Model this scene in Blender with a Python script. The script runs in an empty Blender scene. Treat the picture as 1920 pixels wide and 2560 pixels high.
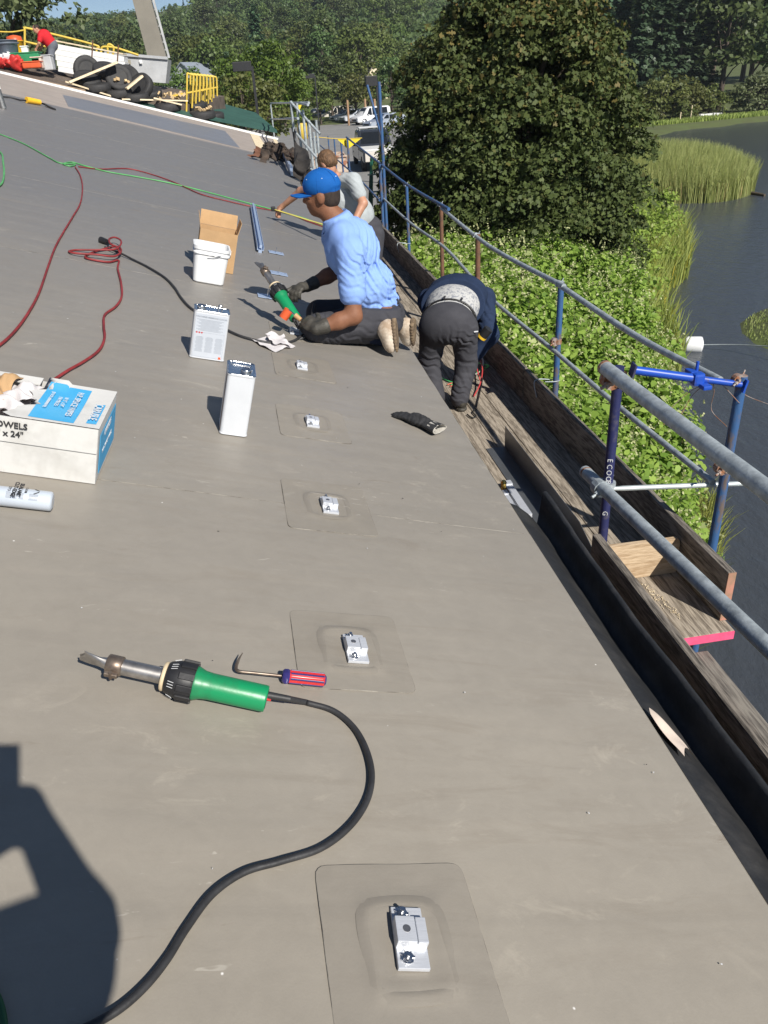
import bpy, bmesh, math, random
import numpy as np
from mathutils import Matrix, Vector, Quaternion
sc = bpy.context.scene
COL = sc.collection
rng = np.random.default_rng(7); random.seed(7)

# ------------------------------------------------------------------ camera (photo pixels are 1920 x 2560)
F, CX, CY = 1923.0, 960.0, 1280.0
def nrm(v):
    v = np.asarray(v, float); return v / np.linalg.norm(v)
def ray(px, py): return np.array([(px - CX) / F, -(py - CY) / F, -1.0])
_u = nrm(ray(612, 226)); _n = nrm(ray(1180, 4700)); _n = nrm(_n - _u * _n.dot(_u))
_Z = -_n; _Y = _u; _X = np.cross(_Y, _Z)
RC = np.array([_X, _Y, _Z])
cam = bpy.data.cameras.new('camera'); cam.sensor_fit = 'VERTICAL'; cam.sensor_height = 36.0
cam.lens = 36.0 * F / 2560.0; cam.clip_start = 0.005; cam.clip_end = 2000
camo = bpy.data.objects.new('camera', cam); COL.objects.link(camo)
camo.matrix_world = Matrix([list(RC[0]) + [0], list(RC[1]) + [0], list(RC[2]) + [0], [0, 0, 0, 1]])
sc.camera = camo

# ------------------------------------------------------------------ sky, sun, exposure
SUN = nrm([0.35, -0.69, 0.635])
w = bpy.data.worlds.new('World'); sc.world = w; w.use_nodes = True
nt = w.node_tree; bg = nt.nodes['Background']
sky = nt.nodes.new('ShaderNodeTexSky'); sky.sky_type = 'NISHITA'; sky.sun_disc = False
sky.sun_elevation = math.asin(SUN[2]); sky.sun_rotation = math.atan2(SUN[0], SUN[1])
sky.air_density = 1.0; sky.dust_density = 0.0; sky.ozone_density = 1.5; sky.altitude = 3000
nt.links.new(sky.outputs[0], bg.inputs[0]); bg.inputs[1].default_value = 0.06
sl = bpy.data.lights.new('sun', 'SUN'); sl.energy = 4.7; sl.angle = math.radians(0.55); sl.color = (1.0, 0.95, 0.87)
so = bpy.data.objects.new('sun', sl); COL.objects.link(so)
so.rotation_euler = Vector(SUN).to_track_quat('Z', 'Y').to_euler(); so.location = (10, -20, 20)
sc.view_settings.view_transform = 'Standard'; sc.view_settings.look = 'None'
sc.view_settings.exposure = 0.45; sc.view_settings.gamma = 1.0; sc.view_settings.use_curve_mapping = False
sc.render.engine = 'CYCLES'; sc.cycles.max_bounces = 6; sc.cycles.transparent_max_bounces = 6
sc.cycles.use_denoising = True

# ------------------------------------------------------------------ pixel -> place
S = math.radians(16.2); H = 1.19
N = np.array([math.sin(S), 0, math.cos(S)]); VD = np.array([math.cos(S), 0, -math.sin(S)]); UY = np.array([0, 1.0, 0])
def wr(px, py): return RC @ ray(px, py)
def rv(px, py):                                   # pixel -> roof coordinates (down-slope, along the eave)
    d = wr(px, py); p = d * (-H / d.dot(N)); return p.dot(VD), p[1]
def rl(v, u, h=0.0): return VD * v + UY * u + N * (h - H)
def rp(px, py, h=0.0):
    v, u = rv(px, py); return rl(v, u, h)
def pz(px, py, z): d = wr(px, py); return d * (z / d[2])
def ay(px, py, y): d = wr(px, py); return d * (y / d[1])
def ax(px, py, x): d = wr(px, py); return d * (x / d[0])
def proj(p):
    c = RC.T @ np.asarray(p, float); return CX + F * c[0] / -c[2], CY - F * c[1] / -c[2]
def RM(v, u, h=0.0, rz=0.0):                      # frame lying on the roof
    p = rl(v, u, h); m = Matrix(((VD[0], 0, N[0], p[0]), (0, 1, 0, p[1]), (VD[2], 0, N[2], p[2]), (0, 0, 0, 1)))
    return m @ Matrix.Rotation(rz, 4, 'Z')
def TM(p, rz=0.0): return Matrix.Translation(Vector(p)) @ Matrix.Rotation(rz, 4, 'Z')

# ------------------------------------------------------------------ scene helpers
MW = {}
def tag(o, label=None, cat=None, group=None, kind=None):
    if label: o['label'] = label
    if cat: o['category'] = cat
    if group: o['group'] = group
    if kind: o['kind'] = kind
    return o
def thing(name, label, cat, m=None, group=None):
    o = bpy.data.objects.new(name, None); COL.objects.link(o); o.empty_display_size = 0.1
    m = m if isinstance(m, Matrix) else TM(m if m is not None else (0, 0, 0))
    o.matrix_world = m; MW[o] = m.copy(); return tag(o, label, cat, group)
def link(name, me, parent=None, m=None):
    o = bpy.data.objects.new(name, me); COL.objects.link(o)
    if parent is not None:
        o.parent = parent; MW[o] = MW[parent] @ (m or Matrix())
        if m: o.matrix_local = m
    else:
        MW[o] = (m or Matrix()).copy(); o.matrix_world = MW[o]
    return o
def kids(o): return [c for c in o.children]
def copy_tree(o, m=None, parent=None, label=None, group=None):
    c = o.copy(); COL.objects.link(c)
    if parent is not None: c.parent = parent
    else:
        c.matrix_world = m; MW[c] = m.copy()
    if label: c['label'] = label
    if group: c['group'] = group
    for ch in kids(o): copy_tree(ch, parent=c)
    return c
def fastmesh(name, V, Fc, mats, attr=None, smooth=False, mi=None):
    V = np.asarray(V, np.float32); Fc = np.asarray(Fc, np.int32); me = bpy.data.meshes.new(name)
    n, k = Fc.shape
    me.vertices.add(len(V)); me.vertices.foreach_set('co', V.ravel())
    me.loops.add(n * k); me.loops.foreach_set('vertex_index', Fc.ravel())
    me.polygons.add(n); me.polygons.foreach_set('loop_start', np.arange(0, n * k, k, dtype=np.int32))
    me.polygons.foreach_set('loop_total', np.full(n, k, np.int32))
    if smooth: me.polygons.foreach_set('use_smooth', np.ones(n, bool))
    if mi is not None: me.polygons.foreach_set('material_index', np.asarray(mi, np.int32))
    for a, vals in (attr or {}).items():
        at = me.attributes.new(a, 'FLOAT', 'FACE'); at.data.foreach_set('value', np.asarray(vals, np.float32))
    me.update(calc_edges=True)
    for m in (mats if isinstance(mats, (list, tuple)) else [mats]): me.materials.append(m)
    return me

class MB:                                         # collects shapes, becomes ONE mesh object
    def __init__(s): s.v = []; s.f = []; s.mi = []; s.sm = []
    def add(s, vs, fs, mi=0, sm=False):
        b = len(s.v); s.v += [tuple(float(c) for c in x) for x in vs]
        for f in fs: s.f.append([b + i for i in f]); s.mi.append(mi); s.sm.append(sm)
        return s
    def box(s, c, d, m=None, mi=0, bev=0.0):
        c = Vector(c); hx, hy, hz = d[0] / 2, d[1] / 2, d[2] / 2
        if bev <= 0:
            vs = [Vector((x, y, z)) for x in (-hx, hx) for y in (-hy, hy) for z in (-hz, hz)]
            fs = [(0, 1, 3, 2), (4, 6, 7, 5), (0, 4, 5, 1), (2, 3, 7, 6), (0, 2, 6, 4), (1, 5, 7, 3)]
            vs = [c + ((m @ v) if m else v) for v in vs]; return s.add(vs, fs, mi)
        bm = bmesh.new(); bmesh.ops.create_cube(bm, size=1)
        for v in bm.verts: v.co = Vector((v.co.x * d[0], v.co.y * d[1], v.co.z * d[2]))
        bmesh.ops.bevel(bm, geom=list(bm.edges), offset=min(bev, min(d) * .45), segments=2, affect='EDGES', profile=.6)
        vs = [c + ((m @ v.co) if m else v.co) for v in bm.verts]; bm.verts.index_update()
        s.add(vs, [[v.index for v in f.verts] for f in bm.faces], mi); bm.free(); return s
    def cyl(s, a, b, r0, r1=None, n=16, mi=0, caps=True, sm=True):
        r1 = r0 if r1 is None else r1; a = Vector(a); b = Vector(b); d = (b - a).normalized()
        t = Vector((0, 0, 1)) if abs(d.z) < .9 else Vector((1, 0, 0)); x = d.cross(t).normalized(); y = d.cross(x)
        vs = []
        for p, r in ((a, r0), (b, r1)):
            for i in range(n):
                q = 2 * math.pi * i / n; vs.append(p + x * (r * math.cos(q)) + y * (r * math.sin(q)))
        fs = [(i, i + n, (i + 1) % n + n, (i + 1) % n) for i in range(n)]
        s.add(vs, fs, mi, sm)
        if caps: s.add(vs, [list(range(n)), list(range(2 * n - 1, n - 1, -1))], mi)
        return s
    def tube(s, pts, r, n=8, mi=0, caps=True, flat=None):
        P = [Vector(p) for p in pts]; rs = r if hasattr(r, '__len__') else [r] * len(P); vs = []; px = None
        for i, p in enumerate(P):
            d = (P[min(i + 1, len(P) - 1)] - P[max(i - 1, 0)]).normalized()
            if px is None:
                t = Vector((0, 0, 1)) if abs(d.z) < .9 else Vector((1, 0, 0)); px = d.cross(t).normalized()
            px = (px - d * px.dot(d)).normalized(); y = d.cross(px)
            for k in range(n):
                q = 2 * math.pi * k / n; vs.append(p + px * (rs[i] * math.cos(q)) + y * (rs[i] * math.sin(q)))
        fs = []
        for i in range(len(P) - 1):
            for k in range(n): fs.append((i * n + k, i * n + (k + 1) % n, (i + 1) * n + (k + 1) % n, (i + 1) * n + k))
        s.add(vs, fs, mi, True)
        if caps: s.add(vs, [list(range(n))[::-1], list(range((len(P) - 1) * n, len(P) * n))], mi)
        return s
    def lathe(s, prof, m=None, n=24, mi=0, sm=True):      # profile (radius, z) about local z
        vs = []
        for r, z in prof:
            for k in range(n):
                q = 2 * math.pi * k / n; v = Vector((r * math.cos(q), r * math.sin(q), z)); vs.append(m @ v if m else v)
        fs = []
        for i in range(len(prof) - 1):
            for k in range(n): fs.append((i * n + k, i * n + (k + 1) % n, (i + 1) * n + (k + 1) % n, (i + 1) * n + k))
        s.add(vs, fs, mi, sm); s.add(vs, [list(range(n))[::-1], list(range((len(prof) - 1) * n, len(prof) * n))], mi)
        return s
    def prism(s, poly, m, depth, mi=0):                   # polygon in local xy extruded along z from 0 to depth
        n = len(poly); vs = [m @ Vector((x, y, 0)) for x, y in poly] + [m @ Vector((x, y, depth)) for x, y in poly]
        s.add(vs, [list(range(n))[::-1], list(range(n, 2 * n))] + [(i, (i + 1) % n, (i + 1) % n + n, i + n) for i in range(n)], mi)
        return s
    def beam(s, a, b, wd, th, up=(0, 0, 1), mi=0, bev=0.0):   # rectangular bar from a to b
        a = Vector(a); b = Vector(b); d = (b - a); L = d.length; d.normalize(); u = Vector(up)
        x = d.cross(u).normalized(); u = x.cross(d)
        m = Matrix((x, d, u)).transposed()
        return s.box((a + b) / 2, (wd, L, th), m, mi, bev)
    def grid(s, P, mi=0, sm=True, flip=False):            # P: (a, b, 3) array of points
        a, b = P.shape[:2]; vs = P.reshape(-1, 3)
        fs = [(i * b + j, i * b + j + 1, (i + 1) * b + j + 1, (i + 1) * b + j) for i in range(a - 1) for j in range(b - 1)]
        if flip: fs = [f[::-1] for f in fs]
        return s.add(vs, fs, mi, sm)
    def mesh(s, name, mats, inv=None):
        me = bpy.data.meshes.new(name); vs = s.v
        if inv is not None: vs = [inv @ Vector(v) for v in vs]
        me.from_pydata(vs, [], s.f)
        for m in (mats if isinstance(mats, (list, tuple)) else [mats]): me.materials.append(m)
        me.polygons.foreach_set('material_index', s.mi); me.polygons.foreach_set('use_smooth', s.sm)
        bm = bmesh.new(); bm.from_mesh(me); bmesh.ops.recalc_face_normals(bm, faces=list(bm.faces)); bm.to_mesh(me); bm.free()
        me.update(); return me
    def build(s, name, mats, parent=None, world=False):   # world=True: the shapes are in world coordinates
        inv = MW[parent].inverted() if (world and parent is not None) else None
        return link(name, s.mesh(name, mats, inv), parent)
def single(name, mb, mats, label, cat, at=None, group=None, kind=None):   # a thing that is one mesh; vertices in world coordinates
    m = TM(at) if at is not None else Matrix()
    o = link(name, mb.mesh(name, mats, m.inverted()), None, m); return tag(o, label, cat, group, kind)
def spline(pts, n=10):                            # Catmull-Rom through points
    P = [np.asarray(p, float) for p in pts]; P = [2 * P[0] - P[1]] + P + [2 * P[-1] - P[-2]]; out = []
    for i in range(1, len(P) - 2):
        for k in range(n):
            t = k / n; a, b, c, d = P[i - 1:i + 3]
            out.append(0.5 * ((2 * b) + (c - a) * t + (2 * a - 5 * b + 4 * c - d) * t * t + (3 * b - a - 3 * c + d) * t ** 3))
    out.append(P[-2]); return out
def textmesh(s, size, m, mat, parent, name='lettering', align='CENTER', bold=0.0, world=False, sx=1.0):
    cu = bpy.data.curves.new('t', 'FONT'); cu.body = s; cu.size = size; cu.align_x = align; cu.align_y = 'CENTER'
    cu.extrude = 0.0003; cu.offset = bold; cu.space_line = 1.05; cu.resolution_u = 2
    o = bpy.data.objects.new('t', cu); COL.objects.link(o)
    dg = bpy.context.evaluated_depsgraph_get(); me = bpy.data.meshes.new_from_object(o.evaluated_get(dg))
    bpy.data.objects.remove(o); bpy.data.curves.remove(cu)
    mm = (MW[parent].inverted() @ m if world else m) @ Matrix.Diagonal((sx, 1, 1, 1))
    me.transform(mm); me.name = name; me.materials.clear(); me.materials.append(mat)
    return link(name, me, parent)

# ------------------------------------------------------------------ materials
def mat(name, c, rough=0.6, metal=0.0, var=0.12, scale=6.0, bump=0.0, bscale=60.0, spec=0.5, c2=None, stretch=(1, 1, 1), thr=(0.35, 0.7), coat=0.0, emit=None, detail=4):
    m = bpy.data.materials.new(name); m.use_nodes = True; t = m.node_tree; b = t.nodes['Principled BSDF']
    b.inputs['Roughness'].default_value = rough; b.inputs['Metallic'].default_value = metal
    b.inputs['Specular IOR Level'].default_value = spec; b.inputs['Coat Weight'].default_value = coat
    tc = t.nodes.new('ShaderNodeTexCoord'); mp = t.nodes.new('ShaderNodeMapping'); mp.inputs['Scale'].default_value = stretch
    t.links.new(tc.outputs['Object'], mp.inputs[0])
    nz = t.nodes.new('ShaderNodeTexNoise'); nz.inputs['Scale'].default_value = scale; nz.inputs['Detail'].default_value = detail; nz.inputs['Roughness'].default_value = .65
    t.links.new(mp.outputs[0], nz.inputs[0])
    rp_ = t.nodes.new('ShaderNodeValToRGB'); e = rp_.color_ramp.elements
    a = c2 if c2 else tuple(max(0, x * (1 - var)) for x in c); z = c if c2 else tuple(min(1, x * (1 + var)) for x in c)
    e[0].position, e[1].position = thr; e[0].color = (*a, 1); e[1].color = (*z, 1)
    t.links.new(nz.outputs[0], rp_.inputs[0]); t.links.new(rp_.outputs[0], b.inputs['Base Color'])
    if bump > 0:
        n2 = t.nodes.new('ShaderNodeTexNoise'); n2.inputs['Scale'].default_value = bscale; n2.inputs['Detail'].default_value = 3
        t.links.new(mp.outputs[0], n2.inputs[0]); bp = t.nodes.new('ShaderNodeBump'); bp.inputs['Strength'].default_value = bump; bp.inputs['Distance'].default_value = 0.01
        t.links.new(n2.outputs[0], bp.inputs['Height']); t.links.new(bp.outputs[0], b.inputs['Normal'])
    return m
def leafmat(name, c1, c2, c3=None, trans=0.25, rough=0.5, spec=0.35):     # colour by each leaf's own random value; c3 by its tint
    m = bpy.data.materials.new(name); m.use_nodes = True; t = m.node_tree; b = t.nodes['Principled BSDF']; out = t.nodes['Material Output']
    at = t.nodes.new('ShaderNodeAttribute'); at.attribute_name = 'rnd'
    r = t.nodes.new('ShaderNodeValToRGB'); r.color_ramp.elements[0].color = (*c1, 1); r.color_ramp.elements[1].color = (*c2, 1)
    t.links.new(at.outputs['Fac'], r.inputs[0]); colr = r.outputs[0]
    oi = t.nodes.new('ShaderNodeObjectInfo'); hs = t.nodes.new('ShaderNodeHueSaturation')
    mr = t.nodes.new('ShaderNodeMapRange'); mr.inputs[3].default_value = .75; mr.inputs[4].default_value = 1.3
    mh = t.nodes.new('ShaderNodeMapRange'); mh.inputs[3].default_value = .475; mh.inputs[4].default_value = .525
    if c3:
        a2 = t.nodes.new('ShaderNodeAttribute'); a2.attribute_name = 'tint'; mx = t.nodes.new('ShaderNodeMixRGB')
        mx.inputs[2].default_value = (*c3, 1); t.links.new(a2.outputs['Fac'], mx.inputs[0]); t.links.new(colr, mx.inputs[1]); colr = mx.outputs[0]
    t.links.new(oi.outputs['Random'], mr.inputs[0]); t.links.new(mr.outputs[0], hs.inputs['Value'])
    t.links.new(oi.outputs['Random'], mh.inputs[0]); t.links.new(mh.outputs[0], hs.inputs['Hue'])
    t.links.new(colr, hs.inputs['Color']); colr = hs.outputs[0]
    t.links.new(colr, b.inputs['Base Color']); b.inputs['Roughness'].default_value = rough; b.inputs['Specular IOR Level'].default_value = spec
    tr = t.nodes.new('ShaderNodeBsdfTranslucent'); t.links.new(colr, tr.inputs[0]); ms = t.nodes.new('ShaderNodeMixShader'); ms.inputs[0].default_value = trans
    t.links.new(b.outputs[0], ms.inputs[1]); t.links.new(tr.outputs[0], ms.inputs[2]); t.links.new(ms.outputs[0], out.inputs[0])
    return m
def wood(name, c1, c2, grain=(1, 1, 1), rough=0.75, scale=8, crack=None):
    m = bpy.data.materials.new(name); m.use_nodes = True; t = m.node_tree; b = t.nodes['Principled BSDF']; b.inputs['Roughness'].default_value = rough
    b.inputs['Specular IOR Level'].default_value = .25
    tc = t.nodes.new('ShaderNodeTexCoord'); mp = t.nodes.new('ShaderNodeMapping'); mp.inputs['Scale'].default_value = grain
    t.links.new(tc.outputs['Object'], mp.inputs[0])
    n0 = t.nodes.new('ShaderNodeTexNoise'); n0.inputs['Scale'].default_value = scale * .35; n0.inputs['Detail'].default_value = 2; t.links.new(mp.outputs[0], n0.inputs[0])
    mul = t.nodes.new('ShaderNodeMath'); mul.operation = 'MULTIPLY'; mul.inputs[1].default_value = 26; t.links.new(n0.outputs[0], mul.inputs[0])
    fr = t.nodes.new('ShaderNodeMath'); fr.operation = 'SINE'; t.links.new(mul.outputs[0], fr.inputs[0])
    n1 = t.nodes.new('ShaderNodeTexNoise'); n1.inputs['Scale'].default_value = scale * 3; n1.inputs['Detail'].default_value = 6; t.links.new(mp.outputs[0], n1.inputs[0])
    ad = t.nodes.new('ShaderNodeMath'); ad.operation = 'MULTIPLY_ADD'; ad.inputs[1].default_value = .16; t.links.new(fr.outputs[0], ad.inputs[0]); t.links.new(n1.outputs[0], ad.inputs[2])
    r = t.nodes.new('ShaderNodeValToRGB'); r.color_ramp.elements[0].position = .25; r.color_ramp.elements[1].position = .72
    r.color_ramp.elements[0].color = (*c1, 1); r.color_ramp.elements[1].color = (*c2, 1)
    t.links.new(ad.outputs[0], r.inputs[0]); t.links.new(r.outputs[0], b.inputs['Base Color'])
    bp = t.nodes.new('ShaderNodeBump'); bp.inputs['Strength'].default_value = .5; bp.inputs['Distance'].default_value = .004
    t.links.new(ad.outputs[0], bp.inputs['Height']); t.links.new(bp.outputs[0], b.inputs['Normal'])
    return m
# ------------------------------------------------------------------ membrane material
def membrane(name, ca, cb, dirty=1.0, far=None):
    m = bpy.data.materials.new(name); m.use_nodes = True; t = m.node_tree; b = t.nodes['Principled BSDF']; L = t.links.new
    nd = lambda k: t.nodes.new(k)
    tc = nd('ShaderNodeTexCoord')
    def noise(scale, st=(1, 1, 1), det=5, ro=.6, dist=0.0):
        mp = nd('ShaderNodeMapping'); mp.inputs['Scale'].default_value = st; L(tc.outputs['Object'], mp.inputs[0])
        n = nd('ShaderNodeTexNoise'); n.inputs['Scale'].default_value = scale; n.inputs['Detail'].default_value = det; n.inputs['Roughness'].default_value = ro; n.inputs['Distortion'].default_value = dist
        L(mp.outputs[0], n.inputs[0]); return n.outputs[0]
    def ramp(inp, p0, p1, c0=(0, 0, 0), c1=(1, 1, 1)):
        r = nd('ShaderNodeValToRGB'); e = r.color_ramp.elements; e[0].position, e[1].position = p0, p1; e[0].color = (*c0, 1); e[1].color = (*c1, 1); L(inp, r.inputs[0]); return r.outputs[0]
    def mix(f, a, c, op='MIX'):
        x = nd('ShaderNodeMixRGB'); x.blend_type = op
        if isinstance(f, float): x.inputs[0].default_value = f
        else: L(f, x.inputs[0])
        L(a, x.inputs[1])
        if isinstance(c, tuple): x.inputs[2].default_value = (*c, 1)
        else: L(c, x.inputs[2])
        return x.outputs[0]
    base = ramp(noise(1.1, det=6), .3, .75, ca, cb)
    if far:                                               # tan at the near end, blended to a darker grey further along the roof
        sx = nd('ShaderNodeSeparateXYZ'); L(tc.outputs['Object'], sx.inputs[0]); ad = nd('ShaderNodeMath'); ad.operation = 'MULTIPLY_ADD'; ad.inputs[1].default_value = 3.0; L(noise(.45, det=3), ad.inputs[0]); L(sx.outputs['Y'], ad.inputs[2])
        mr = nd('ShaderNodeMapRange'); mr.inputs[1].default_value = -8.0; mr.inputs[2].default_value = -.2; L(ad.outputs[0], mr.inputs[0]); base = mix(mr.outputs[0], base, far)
    # rubbed streaks along the slope, brown foot-dirt, pale dust, scuffs, specks
    fine = nd('ShaderNodeMapRange'); fine.inputs[1].default_value = .3; fine.inputs[2].default_value = .7; fine.inputs[3].default_value = .94; fine.inputs[4].default_value = 1.05; L(noise(14, (1, 1.15, 1), 9, .75, .5), fine.inputs[0]); base = mix(1.0, base, fine.outputs[0], 'MULTIPLY')
    scr = nd('ShaderNodeMath'); scr.operation = 'MULTIPLY'; L(ramp(noise(26, (.12, 1, 1), 3, .6, 2.2), .665, .70), scr.inputs[0]); L(ramp(noise(2.4, det=2), .50, .66), scr.inputs[1]); base = mix(scr.outputs[0], base, (.40, .37, .32))
    st = ramp(noise(2.2, (1, 5.5, 1), 6, .7, .6), .50, .78); base = mix(ramp(noise(.55, det=3), .35, .7), base, mix(st, base, (ca[0] * .86, ca[1] * .83, ca[2] * .80)))
    br = nd('ShaderNodeMath'); br.operation = 'MULTIPLY'; L(ramp(noise(3.1, (1, 2.4, 1), 8, .72, 1.2), .60, .80), br.inputs[0]); L(ramp(noise(.8, det=2), .42, .58), br.inputs[1])
    brs = nd('ShaderNodeMath'); brs.operation = 'MULTIPLY'; brs.inputs[1].default_value = .75 * dirty; L(br.outputs[0], brs.inputs[0])
    base = mix(brs.outputs[0], base, (.14, .10, .065))
    du = nd('ShaderNodeMath'); du.operation = 'MULTIPLY'; L(ramp(noise(5.5, (1, 1.6, 1), 9, .75, .8), .56, .76), du.inputs[0]); L(ramp(noise(1.3, det=2), .45, .65), du.inputs[1])
    dus = nd('ShaderNodeMath'); dus.operation = 'MULTIPLY'; dus.inputs[1].default_value = .5 * dirty; L(du.outputs[0], dus.inputs[0])
    base = mix(dus.outputs[0], base, (.50, .45, .37))
    vo = nd('ShaderNodeTexVoronoi'); vo.inputs['Scale'].default_value = 7.0; L(tc.outputs['Object'], vo.inputs[0])
    sp = ramp(vo.outputs['Distance'], .012, .022, (1, 1, 1), (0, 0, 0)); base = mix(sp, base, (.75, .73, .70))
    v2 = nd('ShaderNodeTexVoronoi'); v2.inputs['Scale'].default_value = 3.7; mp = nd('ShaderNodeMapping'); mp.inputs['Location'].default_value = (3.3, 1.7, 0); L(tc.outputs['Object'], mp.inputs[0]); L(mp.outputs[0], v2.inputs[0])
    base = mix(ramp(v2.outputs['Distance'], .008, .016, (1, 1, 1), (0, 0, 0)), base, (.03, .025, .02))
    L(base, b.inputs['Base Color'])
    rr = nd('ShaderNodeMapRange'); rr.inputs[3].default_value = .38; rr.inputs[4].default_value = .6; L(noise(4, det=4), rr.inputs[0]); L(rr.outputs[0], b.inputs['Roughness'])
    b.inputs['Specular IOR Level'].default_value = .42
    bp = nd('ShaderNodeBump'); bp.inputs['Strength'].default_value = .35; bp.inputs['Distance'].default_value = .012; L(noise(1.6, (.5, 4.5, 1), 2, .5, .3), bp.inputs['Height'])
    b2 = nd('ShaderNodeBump'); b2.inputs['Strength'].default_value = .12; b2.inputs['Distance'].default_value = .002; L(noise(220, det=2), b2.inputs['Height']); L(bp.outputs[0], b2.inputs['Normal'])
    L(b2.outputs[0], b.inputs['Normal'])
    return m
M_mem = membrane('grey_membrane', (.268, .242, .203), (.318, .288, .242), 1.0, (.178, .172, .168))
M_patch = membrane('patch_membrane', (.232, .210, .177), (.282, .255, .215), .8)
M_bead = mat('weld_bead', (.10, .09, .078), .6, c2=(.30, .28, .24), scale=18, thr=(.40, .62)); M_ring = membrane('stained_membrane', (.205, .185, .156), (.262, .237, .200), .9)
M_sheet = membrane('bluish_membrane', (.17, .178, .20), (.20, .208, .232), .5)
M_tan = mat('tan_underlayment', (.345, .298, .262), .7, var=.1, scale=2, bump=.1)
M_white = mat('white_metal', (.78, .78, .77), .4, var=.05)
M_rubber = mat('black_rubber_liner', (.050, .048, .046), .6, c2=(.016, .017, .019), scale=7, bump=.4, bscale=24, thr=(.45, .8), detail=8)
M_greenmetal = mat('green_metal_roof', (.035, .085, .068), .45, var=.2, scale=3)
M_wall = mat('old_brick_wall', (.22, .12, .09), .85, var=.3, scale=12, bump=.3)
M_pale = wood('pale_board', (.62, .50, .33), (.80, .69, .49), (1, 6, 6), scale=4)
M_plat = mat('brown_roof_deck', (.15, .115, .09), .85, c2=(.075, .058, .045), scale=3, bump=.3)

# ------------------------------------------------------------------ the building whose roof is being re-covered
bld = thing('mill_building', 'long low building with grey membrane roof sloping to a black gutter', 'building', (0, 10, -4.35))
EV = 1.212                                           # eave, measured down the slope
rr0 = np.random.default_rng(3)
seams = [-3.9, -0.80, 2.262, 5.285, 8.33, 11.38, 14.43, 17.46, 19.6]
for i in range(len(seams) - 1):
    a, b = seams[i], seams[i + 1] + (0.0 if i == len(seams) - 2 else 0.06)
    us = np.linspace(a, b, 90 if i < 4 else 30); vs = np.concatenate([np.linspace(-11, -2, 18), np.linspace(-1.9, EV - .012, 46), [EV - .004, EV, EV + .003]])
    U, V = np.meshgrid(us, vs, indexing='ij')
    h = 0.0012 * np.sin(U * 19 + .5 * np.sin(V * 2.1) + i) * (0.5 + .5 * np.sin(V * 1.3 + U * 1.1 + i)) + .0009 * np.sin(U * 41 + 1.2 * np.sin(V * 1.7)) * np.clip(np.sin(V * .9 + U * 2.3), 0, 1)
    win = np.clip(np.minimum(U - a, b - U) / .25, 0, 1); h = h * win * win
    h += .0012 * (U - a) / (b - a)                   # each sheet laps over the next one
    h = np.where(V > EV - .002, h - .016 * (V - EV + .004) / .007, h)
    P = VD * V[..., None] + UY * U[..., None] + N * (h - H)[..., None]
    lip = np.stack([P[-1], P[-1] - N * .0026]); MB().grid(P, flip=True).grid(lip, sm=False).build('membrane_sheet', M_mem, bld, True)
for sm in seams[1:-1]:
    MB().tube([rl(v, sm + .06 + .004 * math.sin(v * 3.1 + sm), .0012) for v in np.linspace(-11, EV - .03, 90)], .0011, 4, caps=False).build('seam_bead', M_bead, bld, True)
# drip edge below the membrane, deck slab, wall under the eave
e = MB(); n_ = 60
us = np.linspace(-3.9, 28.5, n_)
prof = [(EV + .004, -.006), (EV + .006, -.022), (EV + .001, -.075), (EV - .01, -.075)]
e.grid(np.array([[rl(v, u, h) for v, h in prof] for u in us]))
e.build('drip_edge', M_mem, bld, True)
d = MB(); c8 = [rl(v, u, h) for v in (-11, EV - .02) for u in (-3.9, 28.4) for h in (-.22, -.02)]
d.add(c8, [(0, 1, 3, 2), (4, 6, 7, 5), (0, 4, 5, 1), (2, 3, 7, 6), (0, 2, 6, 4), (1, 5, 7, 3)]).build('roof_deck', M_plat, bld, True)
MB().box((.42, 12.3, -3.1), (.4, 32.4, 2.62)).build('eave_wall', M_wall, bld, True)
# rubber lined gutter: trough, outer lip and its fold
gx = np.linspace(-3.9, 2.66, 130)
rows = []
for k, u in enumerate(gx):
    wob = .006 * math.sin(u * 2.1 + .4) + .004 * math.sin(u * 5.3 + 1) + .002 * math.sin(u * 13.1) + .001 * math.sin(u * 37) ; end = max(0, (u - 2.45) / .21)
    pr = [(.822, -1.506), (.85, -1.520 + .3 * wob), (.90 + wob, -1.548), (.948 + wob, -1.592 + .6 * wob), (.985, -1.655), (1.000 + .3 * wob, -1.575), (1.004 + .6 * wob, -1.528 + .6 * wob),
          (1.011 + .6 * wob, -1.520 + .6 * wob), (1.022 + .6 * wob, -1.522 + .6 * wob), (1.030 + .6 * wob, -1.54), (1.045, -1.66), (1.03, -1.70)]
    rows.append([(x - .01 * end, u, z + (.025 * end if 5 <= j <= 9 else 0)) for j, (x, z) in enumerate(pr)])
MB().grid(np.array(rows)).build('gutter_liner', M_rubber, bld, True)
MB().box((.93, -.62, -1.70), (.20, 6.5, .03)).build('gutter_bottom', M_rubber, bld, True)
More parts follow.
